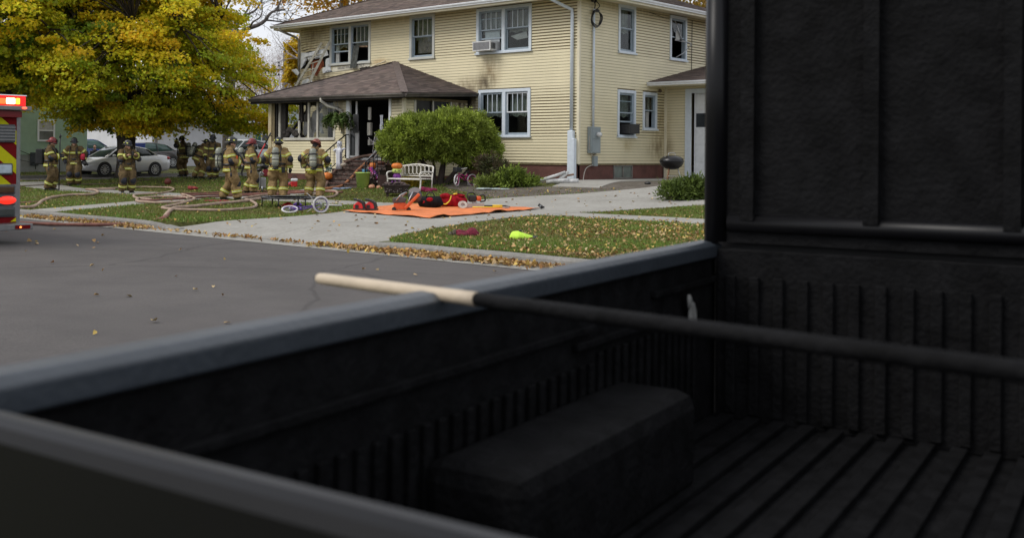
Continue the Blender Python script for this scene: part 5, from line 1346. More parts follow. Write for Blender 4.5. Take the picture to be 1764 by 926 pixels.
maple('big maple turning yellow and green, thick dark trunk behind the firefighter with the radio', gz_(217,312,47), [(2.35,1.6),(2.8,3.2),(3.4,5.0),(4.0,6.3),(4.7,6.8),(5.5,6.2),(6.6,5.0),(8.,4.8),(10.,4.2),(11.5,3.0),(12.6,1.6)], 1220, .40, 2.15, 3, .66, 'maples on the lawn', .105, 175, extra=40)
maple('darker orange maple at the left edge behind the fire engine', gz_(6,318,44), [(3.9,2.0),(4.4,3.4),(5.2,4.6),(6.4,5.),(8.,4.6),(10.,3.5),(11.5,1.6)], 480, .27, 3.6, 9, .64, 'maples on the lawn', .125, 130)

def far_tree(label, base, trunk_h, trunk_r, centre_h, rx, rz, n, cols, size, seed, bark=None, group=None, name='autumn_tree', per=70):
    rnd = random.Random(seed); t = thing(name, label, 'tree', base, 0, group)
    b = MB(); b.tube([(0,0,-.2),(.05,0,trunk_h*.5),(0,.05,trunk_h),(0,0,centre_h)], [trunk_r*1.2,trunk_r,trunk_r*.85,trunk_r*.3], 10); b.noise(.04,3.,seed); b.build('trunk', bark or GREYBARK, t)
    lb = MB(); tips = []
    for i in range(7):
        a = 2*PI*i/7+rnd.uniform(-.3,.3); branchy(lb, (0,0,trunk_h*rnd.uniform(.75,1.05)), (math.cos(a),math.sin(a),rnd.uniform(.3,1.2)), rx*rnd.uniform(.7,1.), trunk_r*.5, 1, rnd, tips)
    lb.build('limb', bark or GREYBARK, t)
    if n:
        d = NP.normal(0,1,(n,3)); d /= np.linalg.norm(d,axis=1,keepdims=True); c = d*NP.uniform(.25,1,(n,1))**.5*np.array([rx,rx,rz]); c *= 1+.15*np.sin(c[:,[0]]*2+c[:,[2]]*1.7+seed); c[:,2] += centre_h
        cf = lambda cc, m: ramp(.5+.3*np.sin(cc[:,0]*1.3+seed)+NP.normal(0,.2,m), cols)
        V, F, C = sprays(c, NP.uniform(.35,.8,n)*rx/3.0, per, size, cf, thick=.45); o = np_mesh('crown', V, F, C, LEAF); o.parent = t
    return t
ORG = [(.42,.22,.03),(.55,.33,.04),(.62,.40,.06),(.50,.26,.05)]
YLW = [(.40,.28,.02),(.58,.40,.02),(.62,.44,.03)]
GRN = [(.10,.12,.03),(.17,.17,.03),(.35,.28,.03)]
far_tree('tall orange leaved tree showing above the house roof at the ladder end', gz_(585,285,72), 7., .25, 13.4, 5.0, 2.8, 200, ORG, .17, 5, per=55)
far_tree('golden yellow tree just past the scorched house corner', gz_(528,285,84), 5., .2, 7.9, 1.9, 2.3, 130, YLW, .18, 6)
far_tree('yellow brown tree over the right end of the house roof', gz_(1215,285,75), 7., .25, 12.8, 3.6, 3.0, 130, [(.30,.20,.04),(.42,.28,.05)], .17, 8)
far_tree('thick grey trunked tree before the pale garage building', gz_(334,285,72), 6., .36, 8.5, 3.2, 2.2, 110, GRN, .17, 12)
far_tree('thin grey street tree in front of the dark sedan', gz_(268,287,66), 4., .10, 5.4, 1.3, 1., 40, GRN, .15, 13)
# bare trees
def bare_tree(label, base, h, r, seed, ntw=0, lean=(0,0,1), twcol=(.34,.28,.26), depth=3, spread=.75, group='bare trees in the distance', bark=None):
    rnd = random.Random(seed); t = thing('bare_tree', label, 'tree', base, 0, group); b = MB(); tips = []
    b.tube([(0,0,-.2),(lean[0]*.3,lean[1]*.3,h*.2),(lean[0]*.7,lean[1]*.7,h*.4)], [r*1.2,r,r*.85], 10); b.build('trunk', bark or GREYBARK, t)
    lb = MB()
    for i in range(5):
        a = 2*PI*i/5+rnd.uniform(-.4,.4); branchy(lb, (lean[0]*.7,lean[1]*.7,h*.4), (math.cos(a)*.6+lean[0]*.3, math.sin(a)*.6+lean[1]*.3, rnd.uniform(.5,1.1)), h*.38, r*.55, depth-1, rnd, tips, spread=spread)
    lb.build('limb', bark or GREYBARK, t)
    if ntw:
        T = np.array([tuple(p) for p in tips]); k = NP.integers(0, len(T), ntw); P = T[k]+NP.normal(0, h*.055, (ntw,3)); d = NP.normal(0,1,(ntw,3)); d[:,2] = np.abs(d[:,2])+.2; d /= np.linalg.norm(d,axis=1,keepdims=True)
        L = NP.uniform(.3,.9,(ntw,1))*h/14; s = np.cross(d, NP.normal(0,1,(ntw,3))); s /= np.linalg.norm(s,axis=1,keepdims=True); w_ = .012*h/14
        V = np.stack([P-s*w_, P+s*w_, P+d*L], 1).reshape(-1,3); C = np.array(twcol)*NP.uniform(.7,1.25,(ntw,1))
        o = np_mesh('twigs', V, np.arange(3*ntw).reshape(-1,3), np.repeat(C,3,0), LITTER); o.parent = t
    return t
t = thing('bare_tree', 'leafless tree with a long dark limb reaching towards the house roof', 'tree', gz_(392,285,62), 0, 'bare trees in the distance')
DGB = M('dark_grey_bark',(.12,.105,.10),.9,.3,6.); o_ = t.location; LP = lambda pts: catmull([at(x,y,62+q)-o_ for x,y,q in pts], 5)
MB().tube([(0,0,-.2),(0,0,3),(.2,.1,6),tuple(at(396,72,62)-o_)], [.34,.30,.27,.22], 10).build('trunk', DGB, t)
def lm(pts, r0, r1, par=t):
    c = LP(pts); MB().tube(c, [r0+(r1-r0)*i/(len(c)-1) for i in range(len(c))], 7).build('limb', DGB, par)
lm([(396,72,0),(412,58,0),(428,49,0),(445,43,0),(457,35,0),(464,25,0),(474,19,0),(492,17,0)],.17,.05)
lm([(457,35,0),(470,36,.5),(485,38,1),(497,36,1)],.06,.025); lm([(474,19,0),(480,10,0),(484,0,0),(488,-14,0)],.07,.03); lm([(430,48,0),(436,38,-1),(448,30,-1),(452,15,-1),(449,-5,-1)],.07,.02)
lm([(396,72,0),(404,50,1),(418,30,1),(440,18,1),(452,0,1)],.12,.04); lm([(418,30,1),(430,10,1),(436,-8,1)],.06,.03)
b = MB(); rr = random.Random(4)
for k in range(150):
    x = rr.uniform(420,505); y = rr.uniform(-15,44)-(.0); q = at(x,y,62+rr.uniform(-1,1))-o_; d = Vector((rr.gauss(.3,.6),rr.gauss(.2,.6),rr.gauss(.35,.5)))*.9; b.tube([q,q+d*.5+Vector((0,0,.06)),q+d],[.016,.011,.005],4)
stuff(b.build('twig', DGB, t))
for i, (x, Z, h, sd) in enumerate(((452,128,12.5,31),(488,140,15.,32),(507,120,12.,33),(430,150,13,34))):
    bare_tree(['pale leafless tree left of the utility pole','taller pale leafless tree behind the utility pole','pale leafless tree between utility pole and house corner','pale leafless tree half hidden by the maple crown'][i], gz_(x,285,Z), h, .22, sd, 7000, twcol=((.42,.34,.31),(.38,.33,.32),(.40,.32,.32),(.40,.34,.30))[i])
# ------------------------------------------------------------------ evergreen bushes
def needles(c, nrm, per, size, colf, spread):
    n = len(c); k = np.repeat(np.arange(n), per); m = len(k); P = c[k]+NP.normal(0,1,(m,3))*spread[k][:,None]
    d = nrm[k]*.8+NP.normal(0,.55,(m,3)); d[:,2] += .25; d /= np.linalg.norm(d,axis=1,keepdims=True)
    s = np.cross(d, NP.normal(0,1,(m,3))); s /= np.linalg.norm(s,axis=1,keepdims=True)+1e-9; L = size*NP.uniform(.6,1.4,(m,1))
    V = np.stack([P-s*L*.10, P+d*L*.55-s*L*.13, P+d*L, P+d*L*.5+s*L*.13], 1).reshape(-1,3)
    C = colf(P, c[k], m)*NP.uniform(.7,1.3,(m,1)); return V, np.arange(4*m).reshape(-1,4), np.repeat(C,4,0)
def bush(label, base, lobes, ncl, per, size, seed, dark=(.035,.055,.010), light=(.31,.39,.055), stems=(), name='evergreen_bush', brown=0.):
    rnd = random.Random(seed); t = thing(name, label, 'bush', base)
    b = MB()
    for pts, r in stems: b.tube(catmull(pts, 4), [r*(1-.6*i/(4*(len(pts)-1))) for i in range(4*(len(pts)-1)+1)], 7)
    if stems: b.build('stem', M('bush_bark',(.045,.032,.026),.9,.3) if 'bush_bark' not in bpy.data.materials else bpy.data.materials['bush_bark'], t)
    L = np.array([l[:3] for l in lobes]); Rr = np.array([l[3:6] for l in lobes]); pr = (Rr[:,0]*Rr[:,2]); k = NP.choice(len(L), ncl, p=pr/pr.sum())
    d = NP.normal(0,1,(ncl,3)); d /= np.linalg.norm(d,axis=1,keepdims=True); q = NP.uniform(.35,1,(ncl,1))**.5
    c = L[k]+d*Rr[k]*q*(1+.07*np.sin(d[:,[0]]*7+d[:,[2]]*9+seed)); nrm = d/Rr[k]; nrm /= np.linalg.norm(nrm,axis=1,keepdims=True)
    keep = c[:,2] > .05; c, nrm, q, k = c[keep], nrm[keep], q[keep], k[keep]
    tone = NP.uniform(0,1,len(c))
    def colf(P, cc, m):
        tt = np.repeat(tone*.55+np.clip(q[:,0]-.6,0,1)*1.3, per); br = np.repeat(NP.uniform(0,1,len(c)) < brown, per)  # inner clumps darker: shade between the tufts put into the needle colour
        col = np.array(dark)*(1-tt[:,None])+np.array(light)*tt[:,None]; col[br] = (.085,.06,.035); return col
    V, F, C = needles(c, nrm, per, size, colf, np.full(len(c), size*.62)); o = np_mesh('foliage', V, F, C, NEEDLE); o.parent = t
    return t
bb = gp(757, 318)
U2 = lambda dx, dz: dx   # lobes run along the picture: local x = camera right
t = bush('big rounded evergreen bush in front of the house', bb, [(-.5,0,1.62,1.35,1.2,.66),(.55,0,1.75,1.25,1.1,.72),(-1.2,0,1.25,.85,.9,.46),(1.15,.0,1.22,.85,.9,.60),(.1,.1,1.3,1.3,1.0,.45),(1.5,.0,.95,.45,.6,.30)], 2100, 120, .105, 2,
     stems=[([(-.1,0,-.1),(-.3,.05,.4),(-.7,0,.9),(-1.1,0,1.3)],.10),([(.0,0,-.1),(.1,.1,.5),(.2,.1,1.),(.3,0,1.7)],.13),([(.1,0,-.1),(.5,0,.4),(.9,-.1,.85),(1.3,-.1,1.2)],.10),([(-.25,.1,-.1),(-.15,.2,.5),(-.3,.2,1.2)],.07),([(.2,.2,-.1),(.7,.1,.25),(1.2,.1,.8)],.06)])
t.rotation_euler.z = PSI
t = bush('brown sparse lower part of an evergreen at the foundation', gp(858,318), [(-.25,0,.55,.45,.4,.45),(.1,0,.35,.4,.3,.3)], 85, 36, .12, 4, dark=(.04,.045,.02), light=(.11,.115,.045), stems=[([(0,0,-.1),(-.1,0,.4),(-.2,0,.9)],.04),([(.1,0,-.1),(.2,0,.4),(.3,0,.7)],.03),([(0,0,-.1),(-.3,0,.3),(-.5,0,.7)],.03)], name='dry_bush', brown=.4); t.rotation_euler.z = PSI
t = bush('low bright green juniper beside the birch logs', gp(893,322), [(-.25,0,.26,.36,.3,.24),(.22,0,.13,.42,.3,.15),(-.1,0,.34,.22,.2,.2)], 110, 46, .12, 5, light=(.22,.30,.045), name='juniper'); t.rotation_euler.z = PSI
t = bush('small pale green juniper tuft under the dry bush', gp(843,323), [(0,0,.12,.35,.3,.18)], 70, 40, .11, 6, light=(.22,.27,.05), name='juniper'); t.rotation_euler.z = PSI
t = bush('cut evergreen branch heap lying on the driveway below the garage', gp(1182,344), [(-.25,0,.18,.38,.35,.22),(.2,0,.26,.40,.35,.26),(.5,.1,.2,.4,.4,.2)], 170, 50, .12, 7, dark=(.03,.05,.012), light=(.12,.17,.03), stems=[([(-.5,-.1,.05),(.2,-.2,.14),(.8,-.1,.05)],.02),([(.0,-.2,.1),(.3,-.3,.22),(.6,-.3,.1)],.012)], name='branch_heap'); t.rotation_euler.z = PSI
t['category'] = 'branches'
t = bush('yellowing mum plant beneath the white bench', gp(706,323), [(0,0,.14,.32,.25,.16)], 60, 50, .09, 8, dark=(.10,.07,.01), light=(.42,.30,.03), name='yellow_mum'); t['category'] = 'plant'; t.rotation_euler.z = PSI
# hanging fern
fc = at(581, 205, 38.2)
t = thing('hanging_fern', 'large green fern in a hanging basket at the porch downspout', 'plant', fc)
b = MB(); b.lathe([(.08,-.14),(.15,-.02),(.16,.0),(.13,.0)], (0,0,0), 12); b.build('basket', M('dark_basket',(.05,.04,.03),.8,.3), t)
b = MB()
for a in (0,2.1,4.2): b.tube([(.14*math.cos(a),.14*math.sin(a),0),(0,0,.62)], .006, 5)
b.build('hanger', IRON, t)
PP, NN, CC = [], [], []
for i in range(90):
    a = R_.uniform(0,2*PI); L = R_.uniform(.35,.62); el = R_.uniform(.1,1.2); p = Vector((.05*math.cos(a),.05*math.sin(a),.02)); d = Vector((math.cos(a)*math.cos(el), math.sin(a)*math.cos(el), math.sin(el)))
    col = np.array((.075,.12,.025))*R_.uniform(.6,1.5)
    for s in range(15):
        d = (d+Vector((0,0,-.16))).normalized(); p = p+d*L/13; PP.append(tuple(p)); NN.append((R_.gauss(0,.3)-d.x*d.z, R_.gauss(0,.3)-d.y*d.z, 1)); CC.append(col)
PP, NN, CC = np.array(PP), np.array(NN), np.array(CC); NN /= np.linalg.norm(NN,axis=1,keepdims=True)
PP = np.repeat(PP,2,0)+NP.normal(0,.018,(2*len(PP),3)); V, F, C = leaf_quads(PP, np.repeat(NN,2,0), np.full(len(PP),.055), np.repeat(CC,2,0), 2.2)
o = np_mesh('frond', V, F, C, NEEDLE); o.parent = t; stuff(o)
b = MB()
for k in range(14): a = R_.uniform(0,6.28); b.tube(catmull([(.1*math.cos(a),.1*math.sin(a),-.05),(.17*math.cos(a),.17*math.sin(a),-.2),(.16*math.cos(a),.16*math.sin(a),-.25-R_.uniform(0,.2))],3), .008, 4)
b.build('dead_frond', M('straw_frond',(.35,.26,.10),.8,.2), t)
# ------------------------------------------------------------------ neighbours across the side street
GREENW = M('green_stucco', (.30,.42,.31), .9, .08, 2.5, .3, 25.)
GREYBLOCK = M('grey_block', (.25,.26,.25), .9, .15, 3.)
PALEW = M('pale_grey_wall', (.62,.62,.65), .8, .08, 1.5, .15, 20.)
WHITEW = M('white_siding', (.70,.71,.73), .7, .06, 2.)
GROOF = M('grey_roof', (.14,.15,.16), .9, .25, 4., .3, 20.)
BROWNW = M('brown_fence_wood', (.12,.095,.075), .85, .3, 5.)
def wfx(xp): return lambda u, w_, z: (xp+w_, u, z)
def simple_window(parent, wf, u0, u1, z0, z1, fr, pane, cross=True, t=.09):
    b = MB(); b.fbox(wf,u0,u0+t,0,.05,z0,z1).fbox(wf,u1-t,u1,0,.05,z0,z1).fbox(wf,u0+t,u1-t,0,.048,z1-t,z1).fbox(wf,u0+t,u1-t,0,.06,z0,z0+t)
    if cross: b.fbox(wf,u0+t,u1-t,0,.04,(z0+z1)/2-.03,(z0+z1)/2+.03)
    w_ = b.build('window', fr, parent, world=True)
    MB().fbox(wf,u0+t,u1-t,.005,.015,z0+t,z1-t).build('pane', pane, w_, world=True); return w_
PANE = M('dull_window_pane', (.16,.17,.17), .15, .35, 1.8)
DPANE = M('dark_window_pane', (.035,.04,.045), .12, .3, 2.)
xg = -29.0; wf = wfx(xg)
gh = thing('green_house', 'pale green stucco house with a white framed window behind the leftmost firefighters', 'house', (xg-4, -6, .45))
yr = onx(150, 250, xg)[0]; zb = onx(60, 266.5, xg)[1]
MB().box(xg-9,xg,-16,yr,zb,6.2).build('wall', GREENW, gh, world=True)
MB().box(xg-8.95,xg-.03,-15.9,yr-.05,0,zb).build('foundation', GREYBLOCK, gh, world=True)
b = MB(); b.add([(xg-9.4,-16.4,6.1),(xg+.4,-16.4,6.1),(xg+.4,yr+.4,6.1),(xg-9.4,yr+.4,6.1),(xg-4.5,-11,8.6),(xg-4.5,yr-5,8.6)],[(0,1,4),(1,2,5,4),(2,3,5),(3,0,4,5),(0,3,2,1)]); b.build('roof', GROOF, gh, world=True)
(u0, z1), (u1, z0) = onx(64.5, 205.5, xg), onx(94, 244, xg); simple_window(gh, wf, u0, u1, z0, z1, WHITE, PANE)
b = MB(); b.quad(wf(u0+.12,.016,(z0+z1)/2),wf(u1-.12,.016,(z0+z1)/2),wf(u1-.12,.016,z1-.1),wf(u0+.12,.016,z1-.1)); b.build('curtain', LACE, gh, world=True)
u, z = onx(59, 273, xg); MB().fbox(wf,u-.22,u+.22,0,.03,z-.35,z+.3).build('basement_window', DPANE, gh, world=True)
t = thing('stair_railing', 'thin dark metal railing beside the green house', 'railing', (xg+1.2, onx(45,280,xg+1.2)[0], .5))
yk = t.location.y; b = MB(); b.tube([(xg+1.2,yk-.6,.5),(xg+1.2,yk-.6,1.5),(xg+1.2,yk+.5,1.1),(xg+1.2,yk+.5,.5)],.02,6); b.tube([(xg+1.2,yk-.6,1.0),(xg+1.2,yk+.5,.8)],.015,6); b.build('rail', IRON, t, world=True)
t = bush('dry brown hydrangea in front of the green house foundation', gp(49,292), [(0,0,.35,.35,.3,.3)], 60, 26, .12, 21, dark=(.05,.04,.03), light=(.17,.11,.07), stems=[([(0,0,-.1),(.1,0,.3)],.02)], name='dry_shrub')
t = bush('low dark shrub by the green house behind the backpack', gp(66,293), [(0,0,.25,.4,.35,.25)], 60, 26, .12, 22, dark=(.03,.03,.02), light=(.10,.09,.05), name='dry_shrub')
# small white garage and brown fence behind the cars
xw = -44.; wf = wfx(xw); (ya, zt), (yb_, _) = onx(170, 231, xw), onx(202, 231, xw)
t = thing('shed', 'small white garage with a pale door seen between the maple branches', 'garage', (xw-2, (ya+yb_)/2, .6))
MB().box(xw-5,xw,ya,yb_+.5,.2,zt).build('wall', WHITEW, t, world=True)
b = MB(); b.box(xw-5.3,xw+.35,ya-.3,yb_+.8,zt,zt+.16); b.build('roof', WHITE, t, world=True)
y0_, z0_ = onx(174, 238, xw); y1_, _ = onx(180, 238, xw); MB().fbox(wf,y0_,y1_,0,.04,.3,z0_).build('door', M('pale_grey_door',(.40,.43,.45),.5,.05), t, world=True)
y0_, z0_ = onx(183, 237, xw); y1_, _ = onx(195, 237, xw)
gd = MB().fbox(wf,y0_,y1_,0,.03,.3,z0_).build('garage_door', WHITE, t, world=True)
for k in range(5): MB().fbox(wf,y0_+.03,y1_-.03,.03,.05,.35+k*.42,.72+k*.42).build('panel', WHITE, gd, world=True)
xf = -46.5; fa, fb = onx(150, 240, xf)[0], onx(268, 240, xf)[0]
t = thing('fence', 'brown board fence behind the parked cars', 'fence', (xf, (fa+fb)/2, .5))
nb = 44
for k in range(nb):
    y = fa+(fb-fa)*k/nb; MB().box(xf-.02,xf+.01+R_.uniform(0,.012),y+.01,y+(fb-fa)/nb-.01,.3,2.75+R_.uniform(-.05,.05)).build('board', BROWNW, t, world=True)
b = MB(); b.box(xf-.08,xf-.02,fa,fb,1.0,1.1).box(xf-.08,xf-.02,fa,fb,2.2,2.3); b.build('rail', BROWNW, t, world=True)
# long pale building with garage doors
xw = -36.; wf = wfx(xw); (ya, _), (yb_, _) = onx(262, 240, xw), onx(560, 240, xw); zt = onx(400, 210, xw)[1]
t = thing('garage_building', 'long pale grey building with white gutter and small paned garage door windows', 'building', (xw-4, (ya+yb_)/2, .6))
MB().box(xw-8,xw,ya,yb_,.1,zt).build('wall', PALEW, t, world=True)
b = MB(); b.add([(xw+.5,ya-.4,zt),(xw+.5,yb_+.4,zt),(xw-8.5,yb_+.4,zt),(xw-8.5,ya-.4,zt),(xw-4,ya-.4,zt+1.6),(xw-4,yb_+.4,zt+1.6)],[(0,1,5,4),(2,3,4,5),(0,4,3),(1,2,5),(0,3,2,1)]); b.build('roof', M('slate_green_roof',(.16,.19,.20),.9,.25,4.), t, world=True)
MB().box(xw+.5,xw+.62,ya-.4,yb_+.4,zt-.08,zt+.06).build('gutter', WHITE, t, world=True)
(y0_, zq), (y1_, zr_) = onx(388, 213.5, xw), onx(428, 226, xw)
gd = MB().fbox(wf,y0_,y1_,0,.04,.3,zq+.1).build('garage_door', WHITEW, t, world=True)
for a, c in ((394.5,408.5),(413,424.5)):
    p, q_ = onx(a, 216, xw), onx(c, 224, xw); MB().fbox(wf,p[0],q_[0],.04,.055,q_[1],p[1]).build('pane', DPANE, gd, world=True)
    b = MB()
    for k in range(1,4): u = p[0]+(q_[0]-p[0])*k/4; b.fbox(wf,u-.012,u+.012,.055,.065,q_[1],p[1])
    b.fbox(wf,p[0],q_[0],.055,.064,(q_[1]+p[1])/2-.012,(q_[1]+p[1])/2+.012); b.build('muntin', WHITE, gd, world=True)
for k in range(4): MB().fbox(wf,y0_+.08,y1_-.08,.04,.05,.4+k*.5,.82+k*.5).build('panel', WHITEW, gd, world=True)
p, q_ = onx(449, 230, xw), onx(470, 245, xw); simple_window(t, wf, p[0], q_[0], q_[1], p[1], WHITE, DPANE, False)
p, q_ = onx(440.5, 231, xw), onx(449, 247, xw); MB().fbox(wf,p[0],q_[0],0,.04,q_[1],p[1]).build('shutter', M('teal_shutter',(.03,.16,.12),.6,.1), t, world=True)
MB().fbox(wf,onx(430,262,xw)[0],onx(560,262,xw)[0],0,.03,onx(450,264,xw)[1]-.05,onx(450,264,xw)[1]).build('trim_strip', GREYBLOCK, t, world=True)
# blue bin by the fence
p = at(237, 268, 60); t = thing('waste_bin', 'blue waste bin beside the maple trunk', 'bin', (p.x, p.y, H(p.x,p.y)))
hb = p.z+.62-t.location.z
b = MB(); b.rings([[(-.24,-.24,0),(.24,-.24,0),(.24,.24,0),(-.24,.24,0)],[(-.30,-.30,hb),(.30,-.30,hb),(.30,.30,hb),(-.30,.30,hb)]],0,False); BLUEP = M('blue_plastic',(.02,.05,.28),.45,.1); b.build('bin_body', BLUEP, t); MB().box(-.32,.32,-.33,.32,hb,hb+.07).build('lid', BLUEP, t, bevel=.02)
# utility pole with crossarm, insulators and wires
pb = gz_(490, 285, 92); t = thing('utility_pole', 'grey wooden utility pole with crossarm between the pale leafless trees', 'pole', pb)
hz = at(490, 89, 92).z-pb.z; ha = at(490, 120, 92).z-pb.z
PW = M('grey_pole_wood', (.13,.115,.11), .9, .25, 4.)
MB().tube([(0,0,-.2),(0,0,hz)], [.24,.20], 10).build('shaft', PW, t)
cr = Vector((.702,.712,0))
MB().bar(-cr*1.3+Vector((0,0,ha)), cr*1.3+Vector((0,0,ha)), .10, .12).build('crossarm', PW, t)
b = MB()
for q_ in (-.55,.55):
    for dz in (-.5,-.2,.25,.5): b.lathe([(.06,0),(.09,.08),(.05,.16)], cr*q_+Vector((0,0,ha+dz)), 8)
b.build('insulator', BLACK, t)
b = MB()
for q_, dz in ((-1.,.0),(1.,.05),(-.5,-.5)):
    for s in (-1, 1):
        p0 = cr*q_+Vector((0,0,ha+dz)); p1 = p0+cr*s*26+Vector((0,0,.3)); b.tube([p0.lerp(p1, k/8)-Vector((0,0,1.2*(k/8)*(1-k/8))) for k in range(9)], .018, 4)
b.build('wire', BLACK, t)

# ------------------------------------------------------------------ parked cars
CGLASS = M('car_glass', (.02,.03,.03), .06, .1); TYRE = M('tyre', (.015,.015,.016), .8, .2); ALLOY = M('alloy_rim', (.50,.51,.53), .3, .1, metal=.7); TAILR = M('tail_lamp', (.42,.015,.02), .2, .1); LAMPG = M('headlamp_glass', (.62,.65,.68), .1, .05)
def car(label, px, Z, face_left, paint, L=4.85, Wd=1.82, Hh=1.46, on_road=False, roofpaint=None, glass=None):
    c = at(px, 290, Z); z = HR(c.x,c.y)+.03 if on_road else H(c.x,c.y)+.01
    t = thing('parked_car', label, 'car', (c.x, c.y, z), -PI/2 if face_left else PI/2, 'cars parked along the side street')
    # local x forward; stations: x, sill z, top z, half width
    hw = Wd/2; k = L/4.85; kz = Hh/1.46
    S = [(-2.42,.42,.80,.70),(-2.36,.30,.95,.80),(-2.1,.25,1.02,.86),(-1.75,.22,1.04,.895),(-1.2,.20,1.0,.91),(-.4,.19,.97,.91),(.4,.19,.95,.91),(1.0,.20,.94,.91),(1.4,.21,.90,.895),(1.9,.24,.80,.86),(2.2,.28,.70,.80),(2.36,.32,.62,.70),(2.42,.40,.55,.58)]
    def ring(x, zb, zt, h_):
        h_ *= hw/.91; zb *= kz; zt *= kz; m = zb+(zt-zb)*.55
        R = [(h_*.85,zb),(h_*.98,zb+.10),(h_,m),(h_*.975,zt-.07),(h_*.90,zt-.015),(h_*.5,zt+.012)]
        return [(x*k,-y,zz) for y, zz in R]+[(x*k,y,zz) for y, zz in reversed(R)]
    b = MB(); b.rings([ring(*s) for s in S]); b.build('body', paint, t)
    G = [(-1.78,1.0,1.03,.78,.74),(-1.15,.98,1.36,.82,.62),(-.5,.96,1.45,.84,.62),(.1,.95,1.46,.84,.62),(.55,.94,1.40,.84,.62),(1.28,.92,.95,.78,.76)]
    gring = lambda x, zb, zt, h0, h1: [(x*k,-h0*hw/.91,(zb-.03)*kz),(x*k,-h1*hw/.91,(zt-.05)*kz),(x*k,-h1*.8*hw/.91,zt*kz),(x*k,h1*.8*hw/.91,zt*kz),(x*k,h1*hw/.91,(zt-.05)*kz),(x*k,h0*hw/.91,(zb-.03)*kz)]
    b = MB(); b.rings([gring(*g) for g in G], 0, True); b.build('window_band', glass or CGLASS, t)
    b = MB(); R2 = [[(x*k,-h1*1.02*hw/.91,(zt-.06)*kz),(x*k,-h1*.8*hw/.91,(zt+.012)*kz),(x*k,h1*.8*hw/.91,(zt+.012)*kz),(x*k,h1*1.02*hw/.91,(zt-.06)*kz)] for x, zb, zt, h0, h1 in G[1:5]]
    b.rings(R2, 0, True)
    for s in (-1, 1):
        P = lambda x, f: Vector((x*k, s*(.845+(.625-.845)*f)*hw/.91, (.93+(np.interp(x,[g[0] for g in G],[g[2] for g in G])-.05-.93)*f)*kz))
        for xa, xb in ((-1.72,-1.15),(1.25,.52),(-.42,-.42)): b.bar(P(xa,.02), P(xb,1.0), .035, .07, up=(0,1,0))
    b.build('roof', roofpaint or paint, t)
    for xw_ in (-1.42, 1.42):
        for s in (-1, 1):
            c_ = Vector((xw_*k, s*(hw-.11), .325)); rot = Matrix.Rotation(-s*PI/2,3,'X')
            MB().lathe([(.375,.0),(.385,.112)], c_, 20, rot).build('wheel_arch', BLACK, t)
            w_ = MB().lathe([(.21,-.1),(.30,-.1),(.325,-.07),(.325,.09),(.31,.115),(.235,.12),(.22,.10)], c_, 22, rot).build('wheel', TYRE, t)
            r_ = MB(); r_.lathe([(.232,.06),(.235,.118),(.215,.122),(.21,.07)], c_, 20, rot); r_.lathe([(.05,.07),(.05,.125)], c_, 10, rot)
            for q in range(10):
                a = q*PI/5; d = rot @ Vector((math.cos(a), math.sin(a), 0)); o_ = rot @ Vector((0,0,.105)); r_.bar(c_+o_+d*.04, c_+o_+d*.22, .035, .02, up=tuple(rot @ Vector((0,0,1))))
            r_.build('rim', ALLOY, w_)
    for s in (-1, 1):
        MB().ell((-2.26*k, s*.72*hw/.91, .88*kz), (.16,.13,.085), 12, 8).build('tail_lamp', TAILR, t)
        MB().ell((2.16*k, s*.68*hw/.91, .63*kz), (.20,.12,.08), 12, 8).build('headlamp', LAMPG, t)
        MB().ell((.95*k, s*(hw+.06), 1.0*kz), (.09,.09,.06), 10, 6).build('mirror', paint, t)
        b = MB(); y = s*(hw+.003)
        for x in (-.45, .55): b.box(x*k-.10, x*k+.08, min(y-.01,y+.01), max(y-.01,y+.01), .80*kz, .825*kz)
        b.build('door_handle', paint, t)
    return t
car('silver four door sedan with alloy rims parked behind the radio holding firefighter', 207, 52.5, True, M('silver_paint', (.74,.75,.77), .25, .03, 2., metal=.1, coat=.6), on_road=True)
car('blue car mostly hidden behind the silver sedan and the person in black', 148, 66, False, M('blue_paint', (.015,.045,.22), .2, .05, coat=.8), Hh=1.62, glass=M('pale_green_car_glass',(.12,.20,.18),.08,.2,2.))
car('dark grey brown sedan half hidden by the thin grey trunk', 247, 62, True, M('dark_bronze_paint', (.055,.05,.046), .25, .05, metal=.3, coat=.6), glass=M('teal_car_glass',(.06,.11,.10),.08,.2,2.))
car('pale green tinted vehicle glimpsed behind the masked firefighter', 420, 66, True, M('pale_paint', (.45,.47,.47), .3, .05), Hh=1.75)
# ------------------------------------------------------------------ fire engine at the left edge of the picture
REDP = M('fire_red_paint', (.16,.004,.007), .3, .08, 2., spec=.3); CHEVY = M('chevron_yellow', (.50,.48,.008), .7, .06, 20., spec=.15); CHEVR = M('chevron_red', (.15,.002,.004), .7, .08, 20., spec=.15)
DKP = M('dark_lamp_housing', (.055,.06,.065), .3, .2, 9.); ALU = M('brushed_aluminium', (.20,.20,.20), .45, .1, 20., metal=.6)
ec = at(33, 300, 17.6); EX, EY = ec.x, ec.y
zr0 = camb(EY-1.2)
eng = thing('fire_engine', 'red fire engine with red and yellow chevron rear and lit red and amber beacon', 'fire engine', (EX-4, EY-1.25, zr0))
ezt = at(33, 190, 17.6).z
wfe = lambda u, w_, z: (EX+w_, EY-u, z)       # u from the kerb side edge towards the middle of the street
zof = lambda py: at(33, py, 17.6).z
MB().box(EX-8.4,EX-.01,EY-2.45,EY,.35,ezt).build('body', REDP, eng, world=True, bevel=.03)
MB().fbox(wfe,-.012,.055,-.06,.012,zof(383),ezt+.0).build('corner_trim', ALU, eng, world=True)
panel = [(.055,zof(318)),(2.40,zof(318)),(2.40,ezt),(.055,ezt)]
